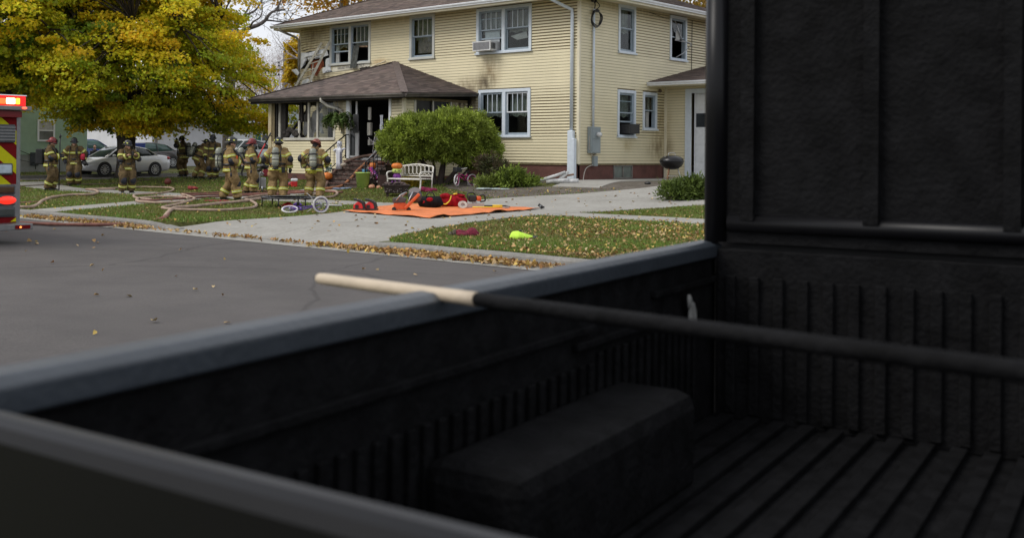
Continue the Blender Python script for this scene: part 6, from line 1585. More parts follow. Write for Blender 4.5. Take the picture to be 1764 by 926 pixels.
# chevrons: stripes falling towards the kerb side edge
W_ = .235; k0 = (zof(255)+.0)
for i in range(-14, 16):
    lo, hi = k0+i*W_, k0+(i+1)*W_
    for side in (0, 1):
        half = clip(panel, 1, 0, 1.225) if side == 0 else clip(panel, -1, 0, -1.225)
        sgn = -.80 if side == 0 else .80; off = 0 if side == 0 else -.80*2.45
        # line value q = z + sgn*u + off
        P = clip(clip(half, -sgn, -1, -(lo-off)), sgn, 1, hi-off)
        if len(P) >= 3: MB().prism(P, lambda u, z, d: wfe(u, d, z), .0, .008+.0005*(i % 2), 0).build('chevron_stripe', CHEVY if i % 2 == 0 else CHEVR, eng, world=True)
def lamp(py0, py1, px1, mat, name, depth_=.05, inner=None):
    u0 = .035+(33-px1)*17.6/1850/.712*.9; z1, z0 = zof(py0), zof(py1)
    o = MB().fbox(wfe,u0,u0+.42,.0,depth_,z0,z1).build(name, DKP if inner else mat, eng, world=True, bevel=.02)
    if inner: MB().fbox(wfe,u0+.03,u0+.39,depth_-.01,depth_+.02,z0+.025,z1-.025).build('lens', inner, o, world=True, bevel=.02)
    return o
lamp(215,246,28,DKP,'vent_panel',.06)
lv = MB()
for k in range(5): z = zof(244)+.05*k+.02; lv.fbox(wfe,.10,.48,.06,.075,z,z+.02)
lv.build('louvre', ALU, eng, world=True)
lamp(281,301,25,DKP,'side_lamp',.05,M('pale_lamp_lens',(.42,.50,.56),.1,.1,9.))
MB().fbox(wfe,.055,2.4,.0,.012,zof(380),zof(317)).build('lower_panel', ALU, eng, world=True)
lamp(318,334,29,DKP,'lamp_bezel',.05,M('amber_dark_lens',(.06,.03,.015),.15,.2))
TAILG = M('lit_tail_lamp', (.95,.03,.015), .2, .05, emit=.75)
o = lamp(335,353,29,DKP,'tail_lamp',.05)
zc = zof(344); MB().ell(wfe(.23,.05,zc), (.03,.16,.068), 16, 10).build('lens', TAILG, o, world=True)
lamp(355,373,29,DKP,'lamp_bezel',.05,M('grey_lens',(.05,.06,.06),.12,.2))
P = [(.055,zof(383)),(.6,zof(383)),(.6,zof(373)),(.055,zof(373))]
MB().prism(P, lambda u, z, d: wfe(u,d,z), .012, .018).build('chevron_stripe', CHEVR, eng, world=True)
MB().prism([(.06,zof(381)),(.16,zof(381)),(.06,zof(374))], lambda u, z, d: wfe(u,d,z), .018, .023).build('chevron_stripe', CHEVY, eng, world=True)
MB().fbox(wfe,-.05,2.45,.0,.38,zof(393),zof(383)).build('tailboard', ALU, eng, world=True, bevel=.01)
MB().fbox(wfe,.0,.26,.38,.39,zof(391),zof(385)).build('reflector', CHEVR, eng, world=True)
MB().ell(wfe(.17,.39,zof(388)), (.015,.02,.015), 8, 6).build('marker_lamp', M('lit_amber_marker',(1.,.25,.05),.3,.05,emit=2.), eng, world=True)
MB().fbox(wfe,-.10,2.4,-.02,.22,ezt-.01,zof(184)).build('light_shelf', ALU, eng, world=True, bevel=.01)
MB().box(EX-1.2,EX+.12,EY-2.4,EY-.02,ezt-.12,ezt-.02).build('roof_edge', REDP, eng, world=True)
bx = lambda u0, u1, mat, nm, z0=184, z1=166, w0=-.10, w1=.12: MB().fbox(wfe,u0,u1,w0,w1,zof(z0),zof(z1)).build(nm, mat, eng, world=True, bevel=.015)
bx(-.05,2.3,M('lit_red_beacon',(.85,.012,.01),.3,.1,emit=.55),'beacon')
bx(.06,.13,M('lit_amber_beacon',(1.,.55,.04),.3,.1,emit=1.6),'beacon_lens',180.5,170,.10,.135)
bx(.14,.30,M('lit_white_beacon',(1.,.86,.45),.3,.05,emit=2.6),'beacon_lens',180.5,170,.10,.135)
bx(.31,.42,M('lit_orange_beacon',(1.,.16,.03),.3,.1,emit=1.0),'beacon_lens',181,171,.10,.135)
MB().fbox(wfe,-.06,2.3,-.11,.125,zof(166),zof(164.6)).build('beacon_rim', CHROME, eng, world=True)
MB().ell(wfe(.04,.24,zof(187)), (.02,.045,.02), 10, 6).build('marker_lamp', M('lit_red_marker',(1.,.10,.05),.3,.05,emit=2.), eng, world=True)
for xw_ in (-1.6,-7.0):
    for y in (EY-.30, EY-2.15):
        w_ = MB().lathe([(.30,-.14),(.46,-.14),(.5,-.1),(.5,.1),(.46,.14),(.30,.14)], (EX+xw_,y,.5+zr0), 20, Matrix.Rotation(PI/2,3,'X')).build('wheel', TYRE, eng, world=True)
        MB().lathe([(.30,-.10),(.10,-.05),(.10,.05),(.30,.10)], (EX+xw_,y,.5+zr0), 16, Matrix.Rotation(PI/2,3,'X')).build('rim', ALLOY, w_, world=True)

# ------------------------------------------------------------------ black pickup in front of the camera, looked at across its bed
p0, p1 = at(743, 503, 2.055), at(1200, 413, 3.265)
dv = (p1-p0); dv.z = 0; dv.normalize(); ang = math.atan2(-dv.x, dv.y)
zr_ = p0.z
PB = M('black_truck_paint', (.006,.006,.007), .35, .1, 3., spec=.2); LINER = M('black_bed_liner', (.006,.006,.0065), .75, .4, 14., .35, 60., spec=.08); RAILM = M('blue_grey_rail_cap', (.032,.039,.048), .42, .15, 8., .1, 60.)  # rail cap is an even blue grey, lighter than the truck paint
BG = M('dark_truck_glass', (.006,.007,.008), .10, .1)
org = p1 + dv*.15; gz = -.13
trk = thing('pickup_truck', 'black pickup truck in the foreground with ribbed black bed liner and blue grey rail', 'pickup truck', (org.x, org.y, gz), ang)
RZ = zr_-gz         # rail height above the ground; local y forward (cab), x right; far rail at x = 0
def yl(v): return (Matrix.Rotation(-ang,3,'Z') @ (v-Vector((org.x,org.y,0))))
BL_ = 2.66; BW_ = 1.62
b = MB(); prof = [(-.055,-.03),(-.055,.005),(-.03,.018),(.012,.018),(.03,.006),(.03,-.03)]
b.rings([[(x,y,RZ+z-.018) for x, z in prof] for y in (-BL_,.0)],0,False); b.build('bed_rail', RAILM, trk, bevel=.004)
b = MB(); b.rings([[(BW_-x,y,RZ+z-.018) for x, z in reversed(prof)] for y in (-BL_,.0)],0,False); b.build('bed_rail', RAILM, trk, bevel=.004)
FZ = RZ-.54
# ribbed liner: far wall, near wall, front wall, floor
for nm, x0, sg in (('bed_liner', .0, 1), ('bed_liner', BW_, -1)):
    b = MB(); b.box(min(x0-.03*sg,x0+.010*sg),max(x0-.03*sg,x0+.010*sg),-BL_,0,FZ,RZ-.04)
    q = lambda w_: (min(x0+.01*sg,x0+w_*sg), max(x0+.01*sg,x0+w_*sg))
    for y0, y1, z0, z1, w_ in ((-BL_,-.95,RZ-.165,RZ-.145,.028),(-1.05,-.42,RZ-.20,RZ-.18,.028),(-.55,-.02,RZ-.125,RZ-.105,.028),(-BL_,-.02,RZ-.058,RZ-.04,.018)):
        b.box(*q(w_),y0,y1,z0,z1)
    for k in range(46):
        y = -BL_+.05+k*.053; b.box(*q(.022),y,y+.024,FZ+.02,RZ-.24 if y < -.95 else RZ-.22)
    b.build(nm, LINER, trk, bevel=.004)
for x0, x1 in ((.011,.23),(BW_-.23,BW_-.011)): MB().box(x0,x1,-1.72,-.80,FZ-.01,FZ+.24).build('wheel_well', LINER, trk, bevel=.04)
b = MB(); b.box(.03,BW_-.03,-.05,.0,FZ,RZ-.02)
for k in range(22): x = .06+k*.07; b.box(x,x+.03,-.065,-.05,FZ+.02,RZ-.10)
b.build('bed_liner', LINER, trk, bevel=.004)
b = MB(); b.box(.0,BW_,-BL_,0,FZ-.05,FZ)
for k in range(20): x = .05+k*.078; b.box(x,x+.04,-BL_+.05,-.06,FZ,FZ+.018)
b.build('bed_floor', LINER, trk, bevel=.004)
b = MB()
for y, z, r_ in ((-.30,RZ-.16,.02),(-.27,RZ-.20,.03),(-.29,RZ-.24,.018)): b.ell((.03,y,z),(.006,r_,r_*1.2),8,6)
b.noise(.006,20.); b.build('dried_mud', M('pale_mud',(.20,.20,.19),.9,.3,30.), trk)
# outer sides, tailgate, cab
b = MB(); b.box(-.09,-.035,-BL_,0,.48,RZ-.03).box(BW_+.035,BW_+.09,-BL_,0,.48,RZ-.03).box(-.09,BW_+.09,-BL_-.06,-BL_-.005,.55,RZ-.02); b.build('bed_side', PB, trk, bevel=.02)
CH = 1.97; c0, c1 = -.035, BW_+.035
prof = [(.06,.45),(.045,RZ),(.08,RZ+.05),(.20,CH-.08),(.30,CH),(1.45,CH+.01),(1.70,CH-.06),(2.35,RZ+.05),(3.55,RZ-.08),(3.7,RZ-.25),(3.7,.45)]
b = MB(); inset = lambda z: 0 if z < RZ+.03 else .13*(z-RZ)/(CH-RZ)
b.rings([[(c0+inset(z),y,z) for y, z in prof],[((c0+c1)/2,y,z+(.02 if z > CH-.1 else 0)) for y, z in prof],[(c1-inset(z),y,z) for y, z in prof]],0,False)
cab = b.build('cab', PB, trk, bevel=.03)
b = MB(); b.add([(.06,.078,RZ+.07),(BW_-.06,.078,RZ+.07),(BW_-.16,.172,CH-.12),(.16,.172,CH-.12),(.06,.069,RZ+.07),(BW_-.06,.069,RZ+.07),(BW_-.16,.163,CH-.12),(.16,.163,CH-.12)],[(0,1,2,3),(7,6,5,4),(0,4,5,1),(1,5,6,2),(2,6,7,3),(3,7,4,0)]); b.build('rear_window', BG, trk)
b = MB()
for s in (c0-.002, c1+.002):
    for y0, y1 in ((.30,1.0),(1.08,1.75)):
        i0, i1 = inset(RZ+.08), inset(CH-.12); sg = 1 if s < 0 else -1
        b.quad((s+sg*i0,y0-.05,RZ+.08),(s+sg*i0,y1+.22*(y0>1),RZ+.08),(s+sg*i1,y1-.15*(y0>1),CH-.12),(s+sg*i1,y0+.02,CH-.12))
b.build('side_window', BG, trk)
# headache rack of black steel behind the cab
b = MB()
for x in (.02,BW_-.06): b.tube([(x,-.03,RZ),(x,-.03,CH+.22)], .035, 10)
b.tube([(.06,-.03,CH+.20),(BW_-.06,-.03,CH+.20)], .035, 10); b.tube([(.06,-.03,RZ+.06),(BW_-.06,-.03,RZ+.06)], .03, 8)
b.build('cab_rack', PB, trk)
MB().box(.02,BW_-.09,-.035,-.03,RZ,CH+.20).build('rack_panel', LINER, trk)
for k in range(5): x = .12+k*(BW_-.24)/4; MB().box(x-.02,x+.02,-.06,-.035,RZ+.07,CH+.17).build('rack_bar', LINER, trk)
MB().box(.2,.5,.30,.36,CH+.01,CH+.06).build('brake_lamp', TAILR, trk)
for yw in (-1.25,2.75):
    for x in (.06,BW_-.06):
        w_ = MB().lathe([(.22,-.12),(.34,-.12),(.37,-.08),(.37,.08),(.34,.12),(.22,.12)], (x,yw,.37), 20, Matrix.Rotation(PI/2,3,'Y')).build('wheel', TYRE, trk)
        MB().lathe([(.22,-.10),(.08,-.06),(.08,.06),(.22,.10)], (x,yw,.37), 16, Matrix.Rotation(PI/2,3,'Y')).build('rim', ALLOY, w_)
for x in (.02,BW_-.02): MB().box(x-.07,x+.07,-BL_-.07,-BL_-.05,.75,1.05).build('tail_lamp', TAILR, trk)
MB().box(-.05,BW_+.05,-BL_-.22,-BL_-.07,.42,.58).build('bumper', CHROME, trk, bevel=.02)
# wooden tool handle lying over the rail
ta, tb = at(548, 479, 2.42), at(752, 506, 2.06)
t = thing('wooden_pole', 'pale wooden tool pole sticking out over the truck bed rail', 'pole', tb)
d = ta-tb; WOOD = M('pale_ash_wood', (.46,.38,.28), .55, .15, 5., .15, 40.)
L_ = d.length; dn = d.normalized(); b = MB(); inn = -dn*.12
b.tube([inn, inn*.5, Vector((0,0,0)), dn*L_*.95, dn*L_*.985, dn*L_], [.0135,.0135,.0135,.0130,.0120,.007], 14); b.build('shaft', WOOD, t)
b = MB(); b.tube([inn+dn*.03, inn-dn*.5, inn-dn*1.3], .0128, 10); b.build('lower_shaft', LINER, t)
# ------------------------------------------------------------------ hoses over the lawn
HT = M('tan_fire_hose', (.34,.245,.185), .85, .25, 5., .5, 60.); HP = M('dull_red_fire_hose', (.20,.085,.065), .85, .3, 5., .5, 60.); HB = M('dirty_brown_hose', (.13,.095,.07), .85, .3, 5.)
def hose(label, pts, r, mat, road=False, k=6, group='fire hoses on the lawn'):
    w_ = []
    for p in pts:
        if len(p) == 3: w_.append(at(*p))
        else:
            g = gp(*p)
            if g.y < -18.4: g = gp(p[0], p[1], True)
            g.z += r*.9+(.02 if not lawn_mask(np.array([g.x]), np.array([g.y]))[0] else .01); w_.append(g)
    c = catmull(w_, k); o = c[0].copy()
    b = MB(); b.tube([p-o for p in c], [r*(1+.07*math.sin(i*.9)) for i in range(len(c))], 9, flat=.86)
    t = tag(b.build('fire_hose', mat, None, o), label, 'hose', group); return t
hose('dull red supply hose from the fire engine tailboard over the kerb', [(34,388.5),(70,390),(110,391.5),(190,391.5),(245,387),(282,379),(291,368)], .042, HP)
hose('tan hose climbing from the kerb to the hose pile beside the trampoline', [(284,378),(292,367),(304,361),(326,359.5),(381,353.5),(420,349.5),(450,345),(480,341)], .050, HT)
hose('tan hose with a sharp bend left of the trampoline', [(290,364),(340,364.5),(381,365),(425,362),(441,358),(440,353),(431,348),(421,344.5),(432,342),(470,337)], .040, HT)
hose('tan hose folding back at the middle of the lawn', [(300,364),(283,362),(282,359.5),(305,355),(326,349),(335,345),(327,341),(314,337.5)], .042, HT)
hose('tan hose looped in the left middle of the hose pile', [(318,350),(285,352),(262,351.5),(238,350),(236,346),(243,343.5),(272,341.5),(310,342),(325,345)], .042, HT)
hose('tan hose running back round a bend near the ball', [(262,347),(238,343.5),(230,340),(236,337.5),(272,335.5),(292,332),(299,328),(293,325),(262,324),(232,324),(160,328)], .036, HT)
hose('tan hose meandering to the left past the fire engine', [(20,360),(50,360),(64,356),(75,347.5),(95,341.5),(125,338),(155,337.5),(169,333.5),(162,330),(150,328.5),(198,328)], .045, HT)
hose('dull red hose low behind the fire engine corner', [(20,353),(45,351),(66,350),(78,348)], .030, HP)
hose('thin dark hose stretched across the back lawn', [(30,322),(100,319.5),(200,317.5),(240,313),(275,308)], .025, HB)
hose('dull red hose straight behind the striding firefighter', [(312,336.5),(350,334.5),(400,332.5),(460,331),(520,331.5),(590,333)], .034, HP)
hose('dull red hose through the hose pile, nearer one', [(316,340),(360,337.5),(420,336.5),(470,335.5),(530,334)], .038, HP)
hose('pink grey hose passing under the trampoline back', [(240,349),(290,346),(330,343.5),(372,341),(440,338.5),(500,337)], .034, HP)
hose('tan hose lying in front of the steps with a loop', [(540,338),(560,331.5),(574,331),(581,334),(579,338),(570,341.5),(545,343),(520,346)], .040, HT)
def onst(x, y, lift=.07):
    """point over the sloping flight of steps"""
    a, b = ray(x, y); dx, dy = .702*a-.712, .712*a+.702; k = (PZ-.25)/1.74
    # z = PZ + k*(yy+3.5) + lift on the flight
    t = (PZ+k*(CAMP.y+3.5)+lift-CAMP.z)/(b-k*dy); t = min(t, (-3.3-CAMP.y)/dy) if CAMP.y+dy*t > -3.3 else t
    return (x, y, t)
hose('dirty tan hose curving up the left side of the steps into the door', [(548,332),(557,328),onst(565,312),onst(577,294.5),onst(599,277.5),onst(619,270.5),onst(640,267),onst(655,264)], .055, M('muddy_hose',(.17,.105,.08),.85,.4,3.,.5,40.))
hose('orange brown hose rising straight up the middle of the steps', [(555,329),(578,326),onst(590,319),onst(605,306.5),onst(617,292.5),onst(631,280),onst(640,272)], .052, M('rust_hose',(.30,.12,.05),.85,.3,4.,.4,40.))
hose('grey hose end running into the doorway by the cobwebs', [onst(632,279,.1),onst(645,263,.1),onst(651,253,.1),onst(655,245,.1)], .045, M('grey_hose',(.30,.31,.32),.8,.3,6.))

# ------------------------------------------------------------------ things on the lawn and by the steps
def gthing(name, label, cat, px, py, rz=0., group=None, dz=0.):
    g = gp(px, py); return thing(name, label, cat, (g.x, g.y, g.z+dz), rz, group)
PURP = M('purple_cloth', (.16,.03,.22), .7, .3, 12.); PINK = M('magenta_plastic', (.50,.02,.19), .4, .2, 9.); LGREEN = M('lime_green_tub', (.50,.70,.17), .45, .1, 4.)
# white metal bench, facing the street
BW = M('white_bench_enamel', (.66,.63,.57), .5, .12, 9.)
ben = thing('bench', 'white metal garden bench with looped backrest in front of the big bush', 'bench', (-2.60,-5.50,H(-2.60,-5.50)))
x0, x1, yb, yf_ = -.68,.68,.28,-.28
b = MB(); b.tube(catmull([(x0,yb+.06,.80),(0,yb+.07,.87),(x1,yb+.06,.80)],6),.022,8); b.tube([(x0,yb+.06,.80),(x0,yb,.42),(x0,yb-.02,.0)],.022,8); b.tube([(x1,yb+.06,.80),(x1,yb,.42),(x1,yb-.02,.0)],.022,8); b.tube([(x0,yb+.01,.50),(x1,yb+.01,.50)],.016,8)
back = b.build('back_frame', BW, ben)
n = 8
for k in range(n):
    c = x0+(x1-x0)*(k+.5)/n; zt_ = .655+.04*math.cos((k-3.5)/4*1.3)
    MB().tube([(c+.105*math.cos(a), yb+.04, zt_+.145*math.sin(a)) for a in lin(0,2*PI,18)],.010,6,closed=True).build('loop', BW, back)
for k in range(7):
    y = yf_+(yb-yf_)*k/6.2; MB().box(x0,x1,y,y+.05,.41,.43).build('slat', BW, ben)
b = MB(); b.tube([(x0,yf_,.40),(x1,yf_,.40)],.018,8); b.build('seat_rail', BW, ben)
for x in (x0-.02,x1+.02):
    MB().tube(catmull([(x,yb+.03,.62),(x,.05,.64),(x,yf_+.02,.62),(x,yf_-.04,.54),(x,yf_,.40),(x,yf_-.01,.2),(x,yf_-.06,.0)],5),.024,8).build('arm_leg', BW, ben)
# pumpkin doll sitting on the bench
PUMP = M('pumpkin_skin', (.62,.17,.02), .5, .2, 7.); PALEP = M('pale_pumpkin_skin', (.60,.30,.18), .5, .3, 9.); STEMM = M('pumpkin_stem', (.14,.12,.05), .8, .2)
def pumpkin_mesh(b, c, r, h, n=24):
    rs = []
    for q, z in ((.25,-.95),(.7,-.85),(.97,-.4),(1.,.0),(.93,.45),(.66,.82),(.3,.92),(.06,.82)):
        rs.append([(c[0]+r*q*(1+.06*math.cos(8*a))*math.cos(a), c[1]+r*q*(1+.06*math.cos(8*a))*math.sin(a), c[2]+h*z) for a in lin(0,2*PI,n)])
    b.rings(rs)
def pumpkin(label, px, py, r, h, mat, Z=None, group='pumpkins by the steps'):
    p = gp(px, py) if Z is None else at(px, py, Z)
    t = thing('pumpkin', label, 'pumpkin', p, R_.uniform(0,3), group)
    b = MB(); pumpkin_mesh(b, (0,0,h*.95), r, h); b.build('flesh', mat, t)
    b = MB(); b.tube([(0,0,h*1.78),(.01,0,h*2.05),(.03,.01,h*2.3)],[.03,.022,.02],6); b.build('stem', STEMM, t); return t
sp = ben.location; t = thing('pumpkin_doll', 'pumpkin headed doll with lime face and purple dress on the left end of the bench', 'halloween doll', (sp.x-.58, sp.y+.02, sp.z+.44), PSI)
b = MB(); pumpkin_mesh(b, (0,0,.37), .17, .10); b.build('pumpkin_hat', PUMP, t)
MB().tube([(0,0,.45),(.02,0,.52)],.02,6).build('stem', STEMM, t)
b = MB(); b.lathe([(.03,.12),(.14,.16),(.16,.22),(.13,.28),(.03,.29)],(0,0,0),14); b.build('face', M('pale_lime_face',(.42,.52,.12),.6,.1), t)
b = MB(); b.lathe([(.12,-.02),(.13,.06),(.08,.14)],(0,0,0),12); b.build('dress', PURP, t)
b = MB()
for s in (-1,1): b.ell((.06*s,-.14,.22),(.025,.02,.02),8,6)
b.build('eyes', BLACK, t)
b = MB()
for s in (-1,1): b.tube([(.06*s,-.1,.0),(.06*s,-.3,-.02),(.06*s,-.34,-.3)],[.03,.025,.02],6)
b.build('legs', PURP, t)
# rusty fire pit with ash
t = gthing('fire_pit', 'square dark rusty fire pit heaped with ash in front of the bench', 'fire pit', 682, 338, PSI)
RUST = M('burnt_rust_iron', (.040,.026,.022), .85, .5, 9., .5, 30.)
b = MB(); b.rings([[(-.33,-.33,.10),(.33,-.33,.10),(.33,.33,.10),(-.33,.33,.10)],[(-.38,-.38,.34),(.38,-.38,.34),(.38,.38,.34),(-.38,.38,.34)]],0,False); b.build('bowl', RUST, t, bevel=.02)
b = MB(); b.box(-.41,.41,-.41,-.36,.33,.36).box(-.41,.41,.36,.41,.33,.36).box(-.41,-.36,-.36,.36,.33,.36).box(.36,.41,-.36,.36,.33,.36); b.build('rim', RUST, t)
for x in (-.26,.26):
    for y in (-.26,.26): MB().box(x-.03,x+.03,y-.03,y+.03,0,.12).build('leg', RUST, t)
b = MB()
for k in range(40): b.ell((R_.uniform(-.3,.3),R_.uniform(-.3,.3),.35+R_.uniform(0,.07)),(R_.uniform(.03,.09),)*2+(.04,),6,4)
b.noise(.02,12.); b.build('ash', M('grey_brown_ash',(.085,.06,.055),.95,.5,12.), t)
b = MB()
for k in range(26): s = R_.choice((-1,1)); b.ell((R_.uniform(-.33,.33),-.357,R_.uniform(.13,.31)),(.016,.006,.012),6,4)
b.build('star_cutouts', M('ash_speck',(.30,.26,.24),.9,.2), t)
MB().ell((-.12,-.1,.44),(.03,.03,.03),8,6).build('purple_bauble', PURP, t)
# lime tub with holes
t = gthing('tub', 'lime green plastic tub on the lawn beside the brick steps', 'tub', 625, 325, PSI)
b = MB(); n = 24
b.lathe([(.19,0),(.245,.52),(.262,.52),(.262,.545),(.235,.545),(.18,.02)],(0,0,0),n); b.build('tub_wall', LGREEN, t)
b = MB()
for k in range(30): a = -PI/2+R_.uniform(-1.3,1.3); z = R_.uniform(.05,.18); b.ell(((.195+.1*z)*math.cos(a),(.195+.1*z)*math.sin(a),z),(.008,.008,.008),6,4)
b.build('drain_hole', M('dark_green_hole',(.03,.06,.01),.8,.1), t)
pumpkin('plain orange pumpkin left of the steps at the firefighter hip', 564, 309, .17, .13, PUMP, 37.2)
pumpkin('larger pale topped pumpkin right of the lime tub', 640.5, 325, .11, .075, PALEP)
pumpkin('smaller pale pumpkin nearest the bench', 652.5, 325, .075, .055, PALEP)
pumpkin('orange pumpkin wrapped in grey cobweb ribbon on the step', 642, 291.5, .13, .12, PUMP, 37.0)
# cobweb drapery and dried stalks on the right railing
t = thing('cobweb', 'grey stretched cobweb drapery on the railing right of the steps', 'decoration', at(652,262,37.8))
b = MB()
for k in range(26):
    a = Vector((R_.uniform(-.25,.25),R_.uniform(-.2,.2),R_.uniform(-.4,.35))); c = a+Vector((R_.gauss(0,.25),R_.gauss(0,.2),R_.gauss(0,.3))); b.tube(catmull([a,(a+c)/2-Vector((0,0,.06)),c],4),R_.uniform(.006,.02),4)
b.build('web_strand', M('grey_web',(.32,.31,.31),.9,.3), t)
t = thing('ribbon_wreath', 'grey ribbon wreath below the cobweb around the orange pumpkin', 'decoration', at(642,288,36.9))
b = MB()
for k in range(5): b.tube([(.02*R_.gauss(0,1)+.2*math.cos(a)*.7-.2*math.sin(a)*.0, -.05+.02*k-.1, .18*math.sin(a)+.015*k) for a in lin(PI*1.05,PI*1.95,9)],.018,5)
b.build('ribbon', M('grey_ribbon',(.24,.23,.23),.8,.3), t); t.rotation_euler.z = PSI
# pair of striped witch legs
t = thing('witch_legs', 'purple and magenta stuffed witch legs with a pale shoe leaning by the tub', 'halloween decoration', at(643,297,36.4), PSI)
for q, (col, off) in enumerate(((PINK,0),(PURP,.06))):
    b = MB(); b.tube(catmull([(-.13+off,0,.16),(.0+off,-.05,-.02),(.13+off,-.12,-.22)],5),.05,10); b.build('stocking', col, t)
b = MB()
for k in range(6): s_ = k/6; p = Vector((-.1,0,.10)).lerp(Vector((.18,-.12,-.22)),s_); b.tube([p,p+Vector((.02,-.01,-.02))],.058,10)
b.build('stripe', M('lilac_stripe',(.45,.33,.5),.7,.1), t)
MB().ell((.22,-.16,-.30),(.13,.06,.05),10,6,Matrix.Rotation(-.15,3,'Y')).build('shoe', M('pale_shoe',(.55,.48,.45),.6,.2), t)
t = thing('bucket', 'small blue bucket behind the lime tub', 'bucket', at(628.5,300,36.6)); MB().lathe([(.08,0),(.1,.17),(.09,.17),(.075,.02)],(0,0,0),14).build('bucket_wall', M('teal_blue_plastic',(.03,.17,.30),.5,.1), t)
for x, y, lab in ((658,293,'terracotta flower pot with dead stalks by the steps, larger one'),(668,296,'dark flower pot at the foot of the bush')):
    t = thing('flower_pot', lab, 'flower pot', at(x,y,37.), 0, 'flower pots'); MB().lathe([(.10,0),(.15,.24),(.165,.24),(.165,.29),(.13,.29)],(0,0,0),14).build('pot', M('terracotta',(.17,.07,.045),.8,.3,9.), t)
    b = MB()
    for k in range(10): a = R_.uniform(0,6.28); b.tube(catmull([(0,0,.26),(.06*math.cos(a),.06*math.sin(a),.5),(.2*math.cos(a),.2*math.sin(a),.55+R_.uniform(0,.35))],3),.007,4)
    b.build('dead_stalk', M('dead_stalk_brown',(.12,.08,.06),.9,.3), t)
t = thing('planter_box', 'dark brown wooden planter box behind the bench arm', 'planter', at(660,318,35.6), PSI); MB().box(-.18,.2,-.12,.12,-.05,.32).build('box_side', M('dark_planter_wood',(.06,.03,.025),.8,.3), t)
# ghost figure
t = thing('ghost_figure', 'white draped ghost figure with skeletal dark marks at the stair railing', 'halloween decoration', at(584,290,37.6), PSI)
GW_ = M('ghost_white_cloth',(.66,.67,.72),.8,.08)
b = MB()
b.rings([[((q+.025*math.sin(5*a+z*9))*math.cos(a),(q*.7+.02*math.sin(4*a))*math.sin(a),z) for a in lin(0,2*PI,18)] for q, z in ((.11,-.02),(.10,.2),(.10,.45),(.13,.62),(.12,.68),(.05,.72),(.045,.75),(.075,.80),(.08,.87),(.06,.93),(.01,.96))])
b.tube([(-.1,0,.66),(-.2,-.03,.62)],[.05,.03],8); b.tube([(.1,0,.66),(.22,-.03,.70)],[.05,.03],8); b.build('drape', GW_, t)
b = MB()
for x, z in ((-.03,.87),(.03,.87)): b.ell((x,-.07,z),(.016,.02,.022),8,6)
b.ell((0,-.075,.82),(.012,.015,.025),8,6)
for k in range(6): b.bar((.02,-.115,.55-.06*k),(.10,-.10,.53-.06*k),.02,.012)
b.bar((.06,-.112,.58),(.06,-.095,.12),.02,.02); b.build('skeleton_mark', M('dark_bone_mark',(.10,.10,.13),.8,.3), t)
t = thing('step_light', 'small round stone beside the foot of the ghost figure', 'stone', at(592,287,37.3)); b = MB(); b.ell((0,0,.06),(.13,.1,.07),10,6); b.noise(.02,6.); b.build('stone', M('pale_stone',(.36,.31,.25),.9,.2), t)
for x, y, lab, mt, s_ in ((566,292,'teal mossy decoration under the railing','dusty_teal',.13),(562,284,'yellow green mum plant behind the firefighter with the faded helmet','lime_bloom',.14)):
    t = thing('garden_plant', lab, 'plant', at(x,y,37.4)); b = MB()
    for k in range(22): b.ell((R_.gauss(0,s_*.6),R_.gauss(0,s_*.6),R_.gauss(0,s_*.6)),(.04,.04,.03),6,4)
    b.build('bloom', M(mt,(.16,.24,.22) if 'teal' in mt else (.50,.50,.08),.8,.3), t)

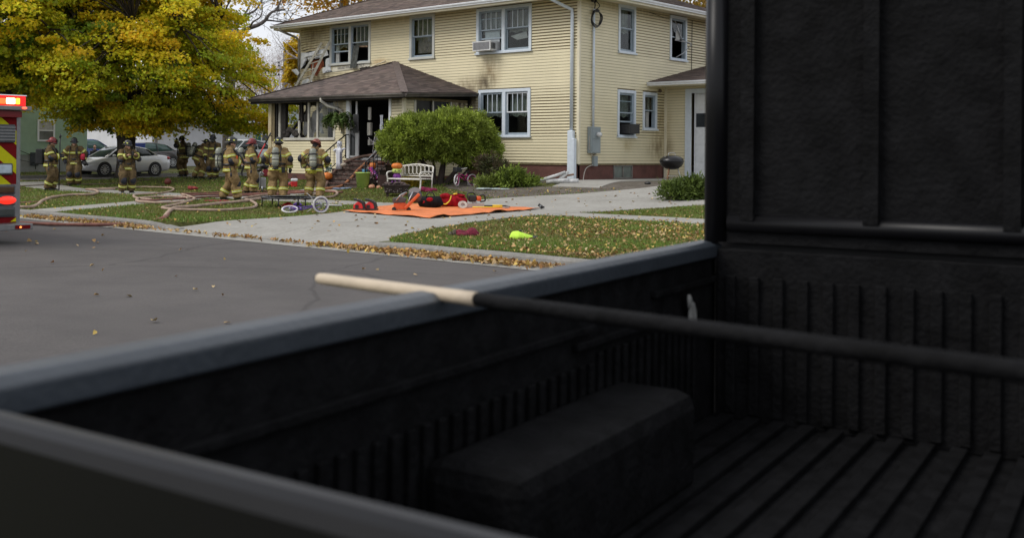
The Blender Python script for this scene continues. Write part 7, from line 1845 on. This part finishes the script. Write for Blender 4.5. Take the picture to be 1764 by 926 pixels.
# kid bicycles
def bike(name, label, base, rz, wr, frame, tyre, tilt=0., steer=.3, sw=True, twist=False):
    t = thing(name, label, 'bicycle', base, rz); R = Matrix.Rotation(tilt,3,'X'); T_ = lambda p: R @ Vector(p)
    wb = wr*3.1; hub = {}
    for nm, x, st in (('rear',-wb/2,0),('front',wb/2,steer)):
        c = Vector((x,0,wr)); Q = Matrix.Rotation(st,3,'Z')
        if twist and nm == 'front': Q = R.inverted() @ Matrix.Rotation(.35,3,'Z'); c = R.inverted() @ Vector((x+wr*.6,-.05,wr))
        hub[nm] = c
        w_ = MB().tube([T_(c+Q @ Vector((wr*.90*math.cos(a),0,wr*.90*math.sin(a)))) for a in lin(0,2*PI,28)],wr*.115,8,closed=True).build('wheel', tyre, t)
        b = MB(); b.tube([T_(c+Q @ Vector((wr*.76*math.cos(a),0,wr*.76*math.sin(a)))) for a in lin(0,2*PI,28)],wr*.045,6,closed=True); b.build('rim', frame, w_)
        b = MB()
        for k in range(12): a = k*PI/6; b.bar(T_(c), T_(c+Q @ Vector((wr*.75*math.cos(a),0,wr*.75*math.sin(a)))), .006, .006)
        b.tube([T_(c+Vector((0,-.05,0))),T_(c+Vector((0,.05,0)))],.018,8); b.build('spokes', STEEL, w_)
    f, r_ = hub['front'], hub['rear']; bb = Vector((-.02,0,wr*.95)); seat = Vector((-wr*.55,0,wr*2.05)); head = Vector((wb/2-wr*.45,0,wr*2.2)); hl_ = Vector((wb/2-wr*.35,0,wr*1.75))
    b = MB(); rr = wr*.075
    for p, q_ in ((bb,seat),(bb,hl_),(seat*.55+bb*.45,head*.7+hl_*.3),(r_+Vector((0,.03,0)),bb),(r_-Vector((0,.03,0)),bb),(r_,seat*.8+bb*.2)): b.tube([T_(p),T_(q_)],rr,8)
    b.build('frame', frame, t)
    b = MB()
    for s in (-1,1): b.tube([T_(head),T_(hl_+Vector((0,.04*s,0))),T_(f+Vector((0,.05*s,0)))],rr*.8,7)
    b.build('fork', frame, t)
    hb_ = head+Vector((-.02,0,wr*.55)); b = MB(); b.tube([T_(head),T_(hb_)],rr*.7,7); b.tube(catmull([T_(hb_+Vector((-.12,-.24,.05))),T_(hb_+Vector((0,-.13,.02))),T_(hb_),T_(hb_+Vector((0,.13,.02))),T_(hb_+Vector((-.12,.24,.05)))],4),rr*.6,7); b.build('handlebar', tyre, t)
    MB().ell(T_(seat+Vector((-.03,0,.05))),(wr*.55,wr*.33,wr*.14),10,6,R).build('saddle', frame if not sw else BLACK, t)
    b = MB(); b.tube([T_(bb+Vector((0,-.09,0))),T_(bb+Vector((0,.09,0)))],.012,6)
    for s in (-1,1): b.bar(T_(bb+Vector((0,.09*s,0))),T_(bb+Vector((.09*s,.09*s,-.03*s))),.02,.015); b.obox(T_(bb+Vector((.09*s,.13*s,-.03*s))),(.035,.04,.012),R)
    b.build('crank', BLACK, t)
    if sw:
        for s in (-1,1):
            w_ = MB().lathe([(.03,-.02),(.055,-.02),(.055,.02),(.03,.02)],T_(r_+Vector((0,.15*s,-wr+.055))),12,R @ Matrix.Rotation(PI/2,3,'X')).build('training_wheel', tyre, t)
            MB().bar(T_(r_+Vector((0,.12*s,0))),T_(r_+Vector((0,.13*s,-wr+.06))),.02,.01).build('bracket', STEEL, w_)
    return t
WT = M('white_tyre',(.55,.53,.52),.7,.1)
g = gp(800,321); t = bike('childs_bicycle', 'pink child bicycle with white tyres under the big bush', (g.x,g.y,g.z), PSI+PI+.55, .20, PINK, WT, 0., .5)
MB().box(.16,.40,-.10,.10,.46,.62).build('basket', BLACK, t, bevel=.02)
g = gp(540,369); t = bike('childs_bicycle', 'purple and pink child bicycle lying beside the trampoline, one white wheel up', (g.x-.25*.702,g.y-.25*.712,g.z+.03), PSI, .195, M('violet_frame',(.10,.04,.27),.35,.4,9.), WT, -1.2, .2, sw=False, twist=True)
t = thing('toy_scooter_bar', 'white bent handlebar tube on the grass right of the purple bicycle', 'handlebar', gp(560,360), PSI); MB().tube([(-.02,0,.1),(.2,.0,.10),(.42,.05,.09)],.022,8).build('tube', WT, t)
# mini trampoline
t = gthing('trampoline', 'small round black trampoline on short legs behind the purple bicycle', 'trampoline', 497, 357, PSI)
b = MB(); b.lathe([(.66,.235),(.70,.235),(.72,.255),(.70,.275),(.62,.262)],(0,0,0),36); b.build('frame', RUBBER, t)
MB().lathe([(.01,.257),(.62,.258),(.64,.262)],(0,0,0),32).build('jumping_mat', M('grey_mat',(.15,.155,.16),.45,.2,4.), t)
b = MB()
for k in range(36): a = k*PI/18; b.obox((.67*math.cos(a),.67*math.sin(a),.277),(.022,.006,.004),Matrix.Rotation(a,3,'Z'))
stuff(b.build('spring_clip', STEEL, t))
for k in range(6): a = k*PI/3+.2; MB().tube([(.68*math.cos(a),.68*math.sin(a),.24),(.69*math.cos(a),.69*math.sin(a),.0)],.02,6).build('leg', RUBBER, t)
def heap(name, label, cat, px, py, s, mat, seed=1, amp=.03, rz=PSI):
    t = gthing(name, label, cat, px, py, rz); b = MB()
    for k in range(9): q_ = random.Random(seed*50+k); b.ell((q_.uniform(-s[0],s[0])*.6,q_.uniform(-s[1],s[1])*.6,s[2]*q_.uniform(.3,.6)),(s[0]*q_.uniform(.3,.55),s[1]*q_.uniform(.3,.55),s[2]*q_.uniform(.3,.6)),10,6)
    b.noise(amp, 9., seed); b.build('fabric', mat, t); return t
heap('red_jacket', 'red garment on the grass under the trampoline', 'clothing', 493, 358, (.20,.15,.13), RED, 3)
heap('doormat', 'flat dark red mat on the grass at the striding firefighter feet', 'mat', 380, 347.5, (.42,.30,.05), M('dark_red_mat',(.22,.025,.03),.9,.2,9.), 4, .01)
heap('red_scrap', 'small crumpled red cloth on the back lawn near the ball', 'cloth', 333, 327, (.24,.16,.14), M('brick_red_cloth',(.22,.03,.03),.9,.3,9.), 5)
heap('cushion', 'crimson cushion on the ground at the right bench leg', 'cushion', 736, 331, (.34,.20,.17), M('crimson_cushion',(.26,.02,.07),.85,.3,12.,.3,30.), 6)
t = heap('beanie', 'maroon knitted hat with a striped cuff lying on the kerbside lawn', 'hat', 803, 408, (.22,.16,.15), M('maroon_knit',(.15,.012,.03),.95,.3,30.,.5,60.), 7, .015)
b = MB(); b.tube([(-.22,0,.06),(-.17,-.01,.07)],[.055,.07],10); b.ell((-.26,.0,.05),(.05,.04,.04),8,6); b.build('cuff', M('black_cream_stripe',(.10,.08,.06),.9,.9,26.), t)
t = gthing('safety_vest', 'neon yellow safety vest crumpled on the kerbside lawn', 'vest', 899, 413, PSI); NEON = M('neon_yellow_cloth',(.50,.78,.06),.7,.12,14.,.3,40.)
b = MB(); b.rings([[(x,yy,zz) for yy, zz in ((-w_,0),(-w_*.6,h_*.8),(0,h_),(w_*.6,h_*.75),(w_,0),(0,-.01))] for x, w_, h_ in ((-.20,.05,.06),(-.16,.15,.14),(-.05,.17,.15),(.05,.14,.11),(.15,.09,.08),(.205,.04,.06))],0,True); b.noise(.016,12.,3); b.build('fabric', NEON, t)
MB().tube([(.17,-.02,.04),(.25,-.03,.035)],[.03,.035],8).build('collar', BLACK, t); MB().ell((-.03,-.02,.15),(.03,.02,.02),8,6).build('armhole', BLACK, t)
t = gthing('ball', 'dark red ball on the back lawn', 'ball', 289, 318.5); MB().ell((0,0,.13),(.14,.14,.14),18,12).build('ball_skin', M('dark_red_rubber',(.14,.03,.02),.6,.2,9.), t)
# toys and gear beside the firefighters
t = thing('hand_truck', 'silver rescue tool with red reel held upright between two firefighters', 'rescue tool', gp(453,331), PSI)
b = MB(); b.rings([[(x,y,z) for x, y in ((-.10,-.06),(.10,-.06),(.10,.06),(-.10,.06))] for z in (.12,.50)],0,False); b.build('tank_block', STEEL, t, bevel=.03)
b = MB(); b.tube(catmull([(-.11,-.05,.08),(-.11,-.05,.6),(-.04,-.05,.68),(.03,-.05,.6)],4),.02,7); b.tube([(-.02,-.05,.0),(-.02,-.05,.2)],.03,7); b.build('handle', STEEL, t)
b = MB(); b.lathe([(.10,-.05),(.13,-.04),(.13,.04),(.10,.05)],(.10,0,.66),16,Matrix.Rotation(PI/2,3,'X')); b.build('reel', M('dark_red_reel',(.25,.02,.03),.4,.2), t)
b = MB(); b.ell((-.12,0,.74),(.07,.06,.07),8,6); b.ell((.05,0,.88),(.16,.1,.1),8,6); b.noise(.04,9.); b.build('motor', BLACK, t)
t = thing('cooler', 'small red and white cooler between the two firefighters with their backs turned', 'cooler', gp(507,322), PSI); MB().box(-.11,.11,-.1,.1,0,.20).build('cooler_body', RED, t, bevel=.03); MB().box(-.12,.12,-.11,.11,.20,.30).build('lid', WHITE, t, bevel=.03); MB().tube(catmull([(-.1,0,.3),(0,0,.42),(.1,0,.3)],4),.012,6).build('handle', BLACK, t)
for x, y, c_, lab in ((495,319,(.05,.18,.35),'blue toy ball left of the red and white cooler'),(500,321,(.35,.04,.05),'red toy ball in front of the red and white cooler')):
    t = thing('toy_ball', lab, 'ball', gp(x,y), 0, 'toy balls'); MB().ell((0,0,.08),(.085,.085,.085),12,8).build('ball_skin', M('toy_'+lab[:4].strip(),c_,.4,.1), t)
heap('blue_cloth', 'flat blue grey cloth at the foot of the steps beside the hose', 'cloth', 590, 326, (.32,.2,.06), M('blue_grey_cloth',(.16,.20,.28),.9,.3,9.), 11, .015)
heap('plastic_sheet', 'pale green and white plastic bag flattened on the bed edge before the juniper', 'bag', 850, 327, (.60,.16,.06), M('pale_green_plastic',(.34,.40,.38),.4,.3,6.), 12, .02)

# birch logs
t0 = gp(960,317)
for k,(x,y,z,a,L_,r_,lab) in enumerate(((-.25,.05,.20,.35,1.05,.05,'thin birch log sloping up at the back of the log pile'),(.0,-.05,.10,.10,.7,.075,'birch log lying low at the front of the log pile'),(.18,.05,.24,.75,.45,.06,'short birch log propped steeply on the others'),(.28,-.1,.09,.05,.75,.08,'thick birch log at the right end of the log pile'),(.32,.1,.27,.2,.40,.035,'brown stick on top of the birch logs'))):
    t = thing('birch_log' if k < 4 else 'stick', lab, 'log', t0+Vector((x*.702,x*.712,z)), PSI, 'birch logs by the downspout')
    d = Vector((math.cos(a),-.1,math.sin(a)))*L_/2; MB().tube([-d,-d*.3+Vector((0,0,.01)),d*.4,d],[r_,r_*1.03,r_*.95,r_*.9],10).build('bark', M('birch_bark',(.50,.50,.49),.8,.3,9.,.4,30.) if k == 0 else (bpy.data.materials['birch_bark'] if k < 4 else M('brown_stick',(.20,.12,.08),.9,.3)), t)

# orange tarp with the tools on it
TARP = M('orange_tarp', (.66,.18,.045), .6, .22, 2.5, .4, 12.)
pts = [gp(*p) for p in ((590,366.5),(740,378.5),(930,361.5),(850,356.5),(700,353.5))]
C5 = pts; N = 18; b = MB()
A_, B_, C_, D_ = pts[0], pts[1], pts[2], (pts[4])
E_ = pts[3]
rows_ = []
for j in range(N+1):
    v = j/N; rr = []
    for i in range(N*2+1):
        u = i/(N*2); near = A_.lerp(B_, u*2) if u < .5 else B_.lerp(C_, u*2-1); far = A_.lerp(D_, min(1,u*2)) if u < .5 else (D_.lerp(C_, (u-.5)*2)+ (E_-D_.lerp(C_,.62))*(4*(u-.5)*(1-u)*1.0))
        p = near.lerp(far, v); e = 1-abs(2*v-1)
        p.z = H(p.x,p.y)+.048+.012*math.sin(p.x*5+p.y*2)*math.sin(p.y*6)+.012*abs(math.sin(p.x*2.3-p.y*3.1))**8+.010*abs(math.sin(p.x*3.7+p.y*1.3+1))**10+(.05*max(0,math.sin(u*26))**6 if v < .12 and u > .5 else 0); rr.append(p)
    rows_.append(rr)
o_ = rows_[0][0].copy()
for r in rows_: b.v += [tuple(p-o_) for p in r]
w_ = N*2+1
for j in range(N):
    for i in range(N*2): b.f.append((j*w_+i,j*w_+i+1,(j+1)*w_+i+1,(j+1)*w_+i)); b.m.append(0); b.s.append(True)
t = tag(b.build('tarp', TARP, None, o_), 'orange tarp spread on the driveway under the rescue tools', 'tarp'); t.modifiers.new('solid','SOLIDIFY').thickness = .006
TZ = .045
def tool(name, label, cat, px, py, rz=PSI, group=None): return gthing(name, label, cat, px, py, rz, group, TZ)
for k,(x,lab) in enumerate(((619,'red and black boot shaped tool case at the left end of the tarp'),(638.5,'red and black boot shaped tool case next to the orange saw, second of the pair'))):
    t = tool('tool_case', lab, 'tool case', x, 366, PSI-.2, 'boot shaped tool cases on the tarp')
    b = MB(); b.prism([(-.13,.04),(.10,.04),(.12,.15),(.05,.22),(-.03,.22),(-.13,.14)], lambda u, z, d: (u,d,z), -.10, .10); b.build('shell', RED, t, bevel=.02)
    b = MB(); b.prism([(-.14,.0),(.17,.0),(.17,.06),(-.14,.045)], lambda u, z, d: (u,d,z), -.11,.11); b.build('sole', BLACK, t, bevel=.01)
    b = MB(); b.prism([(-.14,.29),(.02,.26),(.12,.20),(.16,.07),(.11,.06),(.07,.17),(-.01,.215),(-.10,.24)], lambda u, z, d: (u,d,z), -.105,.105); b.build('cover', BLACK, t, bevel=.01)
    MB().box(-.08,.0,-.115,-.10,.06,.14).build('latch', BLACK, t)
# cut-off saw
t = tool('cutoff_saw', 'orange cut-off saw with a raised grey blade guard standing on the tarp', 'saw', 700, 366, PSI-.1); OS = M('saw_orange',(.62,.10,.02),.4,.15,9.)
b = MB(); b.prism([(-.25,.03),(.02,.03),(.06,.10),(-.05,.18),(-.25,.16)], lambda u, z, d: (u,d,z), -.09,.09); b.build('motor_housing', OS, t, bevel=.015)
b = MB(); b.prism([(-.27,.15),(-.02,.16),(.0,.24),(-.10,.28),(-.27,.25)], lambda u, z, d: (u,d,z), -.10,.10); b.build('filter_cover', M('dark_saw_cover',(.07,.065,.065),.5,.15), t, bevel=.015)
b = MB(); b.bar((-.02,-.10,.05),(.26,-.10,.34),.06,.15,up=(0,1,0)); b.build('cutting_arm', OS, t, bevel=.015)
d_ = Matrix.Rotation(PI/2,3,'X'); MB().lathe([(.02,-.004),(.14,-.004),(.14,.004),(.02,.004)],(.17,-.03,.30),28,d_).build('blade', M('dark_saw_blade',(.10,.10,.105),.4,.2,metal=.5), t)
b = MB(); cc = Vector((.17,-.03,.30)); g0 = [[cc+Vector((r_*math.cos(a),y,r_*math.sin(a))) for r_, y in ((.07,-.03),(.165,-.03),(.165,.03),(.07,.03))] for a in lin(.8,2.7,10)]; b.rings(g0,0,False); b.build('blade_guard', M('grey_guard',(.30,.31,.32),.35,.1,metal=.5), t)
b = MB(); b.tube([(-.0,-.13,.06),(.05,-.13,.20),(.13,-.13,.38)],.012,7); b.tube(catmull([(-.20,-.12,.2),(-.10,-.16,.32),(.0,.0,.36),(-.1,.14,.28)],4),.014,7); b.build('handle', STEEL, t)
b = MB()
for x in (-.24,.05): b.lathe([(.04,-.02),(.045,0),(.04,.02)],(x,-.09,.03),12,d_)
b.build('foot_wheel', BLACK, t); t.scale = (1.2,)*3
# bags
def duffel(label, px, py, L_, w_, h_, mat, px2=None):
    t = tool('duffel_bag', label, 'bag', px, py); b = MB()
    b.rings([[(x, w_*s_*math.cos(a), max(0,h_*.5+h_*.5*s2*math.sin(a))) for a in lin(0,2*PI,16)] for x, s_, s2 in ((-L_,.55,.6),(-L_*.9,.9,.85),(-L_*.4,1.,1.),(L_*.3,1.,1.),(L_*.85,.92,.8),(L_,.6,.5))]); b.noise(.05,9.,px); b.noise(.02,22.,px+3); b.build('bag_body', mat, t)
    return t
BLKB = M('black_bag_cloth',(.014,.014,.016),.95,.4,12.,.8,25.,spec=.1); REDB = M('red_bag_cloth',(.30,.012,.020),.95,.45,9.,.8,25.,spec=.1)
t = duffel('black duffel bag with red end pocket between saw and red bag', 741, 360.5, .29, .16, .29, BLKB)
MB().ell((-.02,-.13,.21),(.09,.05,.055),10,6).build('red_pocket', REDB, t); MB().ell((-.18,-.10,.15),(.06,.05,.05),10,6).build('red_pocket', REDB, t)
b = MB(); b.tube(catmull([(-.12,-.05,.26),(-.06,-.07,.37),(.06,-.07,.37),(.12,-.05,.26)],5),.015,7); b.build('handle', BLACK, t)
t = duffel('red duffel bag with yellow reflective trim behind the chainsaw', 780, 359.5, .34, .17, .31, REDB)
b = MB(); b.tube(catmull([(-.36,-.10,.16),(-.30,-.15,.11),(-.2,-.17,.08),(-.10,-.17,.17),(-.06,-.15,.29)],5),.026,6,flat=.6); b.build('yellow_trim', YELLOW, t)
b = MB(); b.ell((-.20,-.09,.29),(.15,.11,.07),10,6); b.ell((.16,-.02,.29),(.15,.12,.06),10,6); b.noise(.02,9.); b.build('flap', REDB, t)
b = MB(); b.ell((-.2,-.10,.345),(.06,.03,.02),8,6); b.tube([(.02,-.05,.33),(.12,-.06,.36),(.24,-.04,.33)],.016,6); b.build('strap', BLACK, t)
MB().tube([(.0,-.1,.33),(.1,-.1,.35)],.022,6).build('yellow_handle', YELLOW, t)
# chainsaw, axe bars and coiled strap
t = tool('chainsaw', 'orange and black chainsaw with grey bar on the right half of the tarp', 'chainsaw', 815, 361)
b = MB(); b.box(-.10,.06,-.07,.07,.12,.26); b.build('engine', BLACK, t, bevel=.03); MB().box(.06,.16,-.06,.06,.14,.24).build('orange_cover', OS, t, bevel=.03)
b = MB(); b.tube(catmull([(-.10,-.08,.16),(-.13,-.08,.28),(-.02,0,.31),(.05,.08,.26)],5),.014,7); b.tube(catmull([(.1,0,.24),(.22,0,.26),(.24,0,.15),(.14,0,.13)],5),.016,7); b.build('handle', BLACK, t)
b = MB(); b.prism([(-.02,.02),(.06,.02),(.07,.14),(-.01,.14)], lambda u, z, d: (u,d,z),-.05,.05); b.build('stand', STEEL, t)
MB().obox((-.05,-.1,.05),(.26,.006,.045)).build('guide_bar', STEEL, t); t.scale = (1.25,)*3
t = tool('strap_coil', 'pale coiled strap lying left of the chainsaw', 'strap', 797, 361.5); b = MB()
for k in range(5): b.tube([((.11-.012*k)*math.cos(a),(.09-.012*k)*math.sin(a)*.6-.02,.09+(.085-.01*k)*math.sin(a)) for a in lin(0,2*PI,16)],.010,5,closed=True)
b.build('strap', M('pale_strap',(.46,.42,.37),.8,.2), t)
t = tool('halligan_bar', 'dark steel pry bar with yellow sleeve along the back edge of the tarp', 'pry bar', 845, 361); b = MB(); b.tube([(-.32,0,.05),(.40,.03,.05)],.018,8); b.bar((-.32,0,.05),(-.40,0,.09),.05,.02); b.bar((.40,.03,.05),(.50,.03,.03),.06,.02); b.build('shaft', IRON, t); MB().tube([(.05,.015,.055),(.30,.025,.055)],.026,8).build('yellow_sleeve', YELLOW, t)
t = tool('axe', 'axe with a yellow handle lying in front of the chainsaw', 'axe', 838, 362.5); b = MB(); b.tube([(-.35,-.03,.04),(.45,.0,.04)],.016,8); b.build('handle', YELLOW, t); b = MB(); b.prism([(.40,-.02),(.46,-.09),(.56,-.08),(.50,.03),(.42,.06)], lambda u, v_, d: (u,v_,d),.025,.06); b.build('head', STEEL, t)
t = gthing('wedge_tool', 'small black wedge shaped tool just off the right tip of the tarp', 'tool', 931, 361.5, PSI, None, .03); b = MB(); b.obox((0,0,.07),(.06,.03,.035),Matrix.Rotation(.6,3,'Y')); b.obox((.05,0,.03),(.05,.03,.02),Matrix.Rotation(-.3,3,'Y')); b.build('block', BLACK, t); MB().obox((-.01,-.035,.075),(.02,.005,.02),Matrix.Rotation(.6,3,'Y')).build('face_plate', STEEL, t)

# kettle grill
kp = Vector((*c2w(9.94,33.0),0)); kp.z = H(kp.x,kp.y)+.01
t = thing('kettle_grill', 'black kettle charcoal grill on three legs at the garage corner', 'grill', kp, PSI); EN = M('black_enamel',(.008,.008,.009),.25,.1,spec=.35)
b = MB(); b.lathe([(.05,.42),(.20,.45),(.31,.54),(.355,.64),(.36,.66)],(0,0,0),28); b.build('bowl', EN, t)
b = MB(); b.lathe([(.365,.655),(.37,.675),(.34,.75),(.25,.815),(.12,.845),(.02,.85)],(0,0,0),28); ld = b.build('lid', EN, t)
b = MB(); b.tube(catmull([(-.10,0,.83),(-.09,0,.92),(.09,0,.92),(.10,0,.83)],4),.010,7); b.build('handle', STEEL, ld); MB().lathe([(.05,.0),(.05,.012)],(-.2,-.08,.80),10).build('lid_vent', STEEL, ld)
for k,(a,mt) in enumerate(((-2.3,'rust'),(-.75,'bright'),(1.6,'rust'))):
    MB().tube([(.18*math.cos(a),.18*math.sin(a),.50),(.36*math.cos(a),.36*math.sin(a),.0)],.014,7).build('leg', STEEL if mt == 'bright' else M('rusty_leg',(.20,.10,.05),.7,.3) if 'rusty_leg' not in bpy.data.materials else bpy.data.materials['rusty_leg'], t)
MB().lathe([(.01,.20),(.17,.21),(.18,.225)],(0,0,0),18).build('ash_catcher', STEEL, t)
t = gthing('cap', 'small black object on the concrete strip left of the kettle grill', 'debris', 1116, 318); b = MB(); b.ell((0,0,.04),(.11,.07,.05),10,6); b.noise(.02,9.); b.build('lump', BLACK, t)
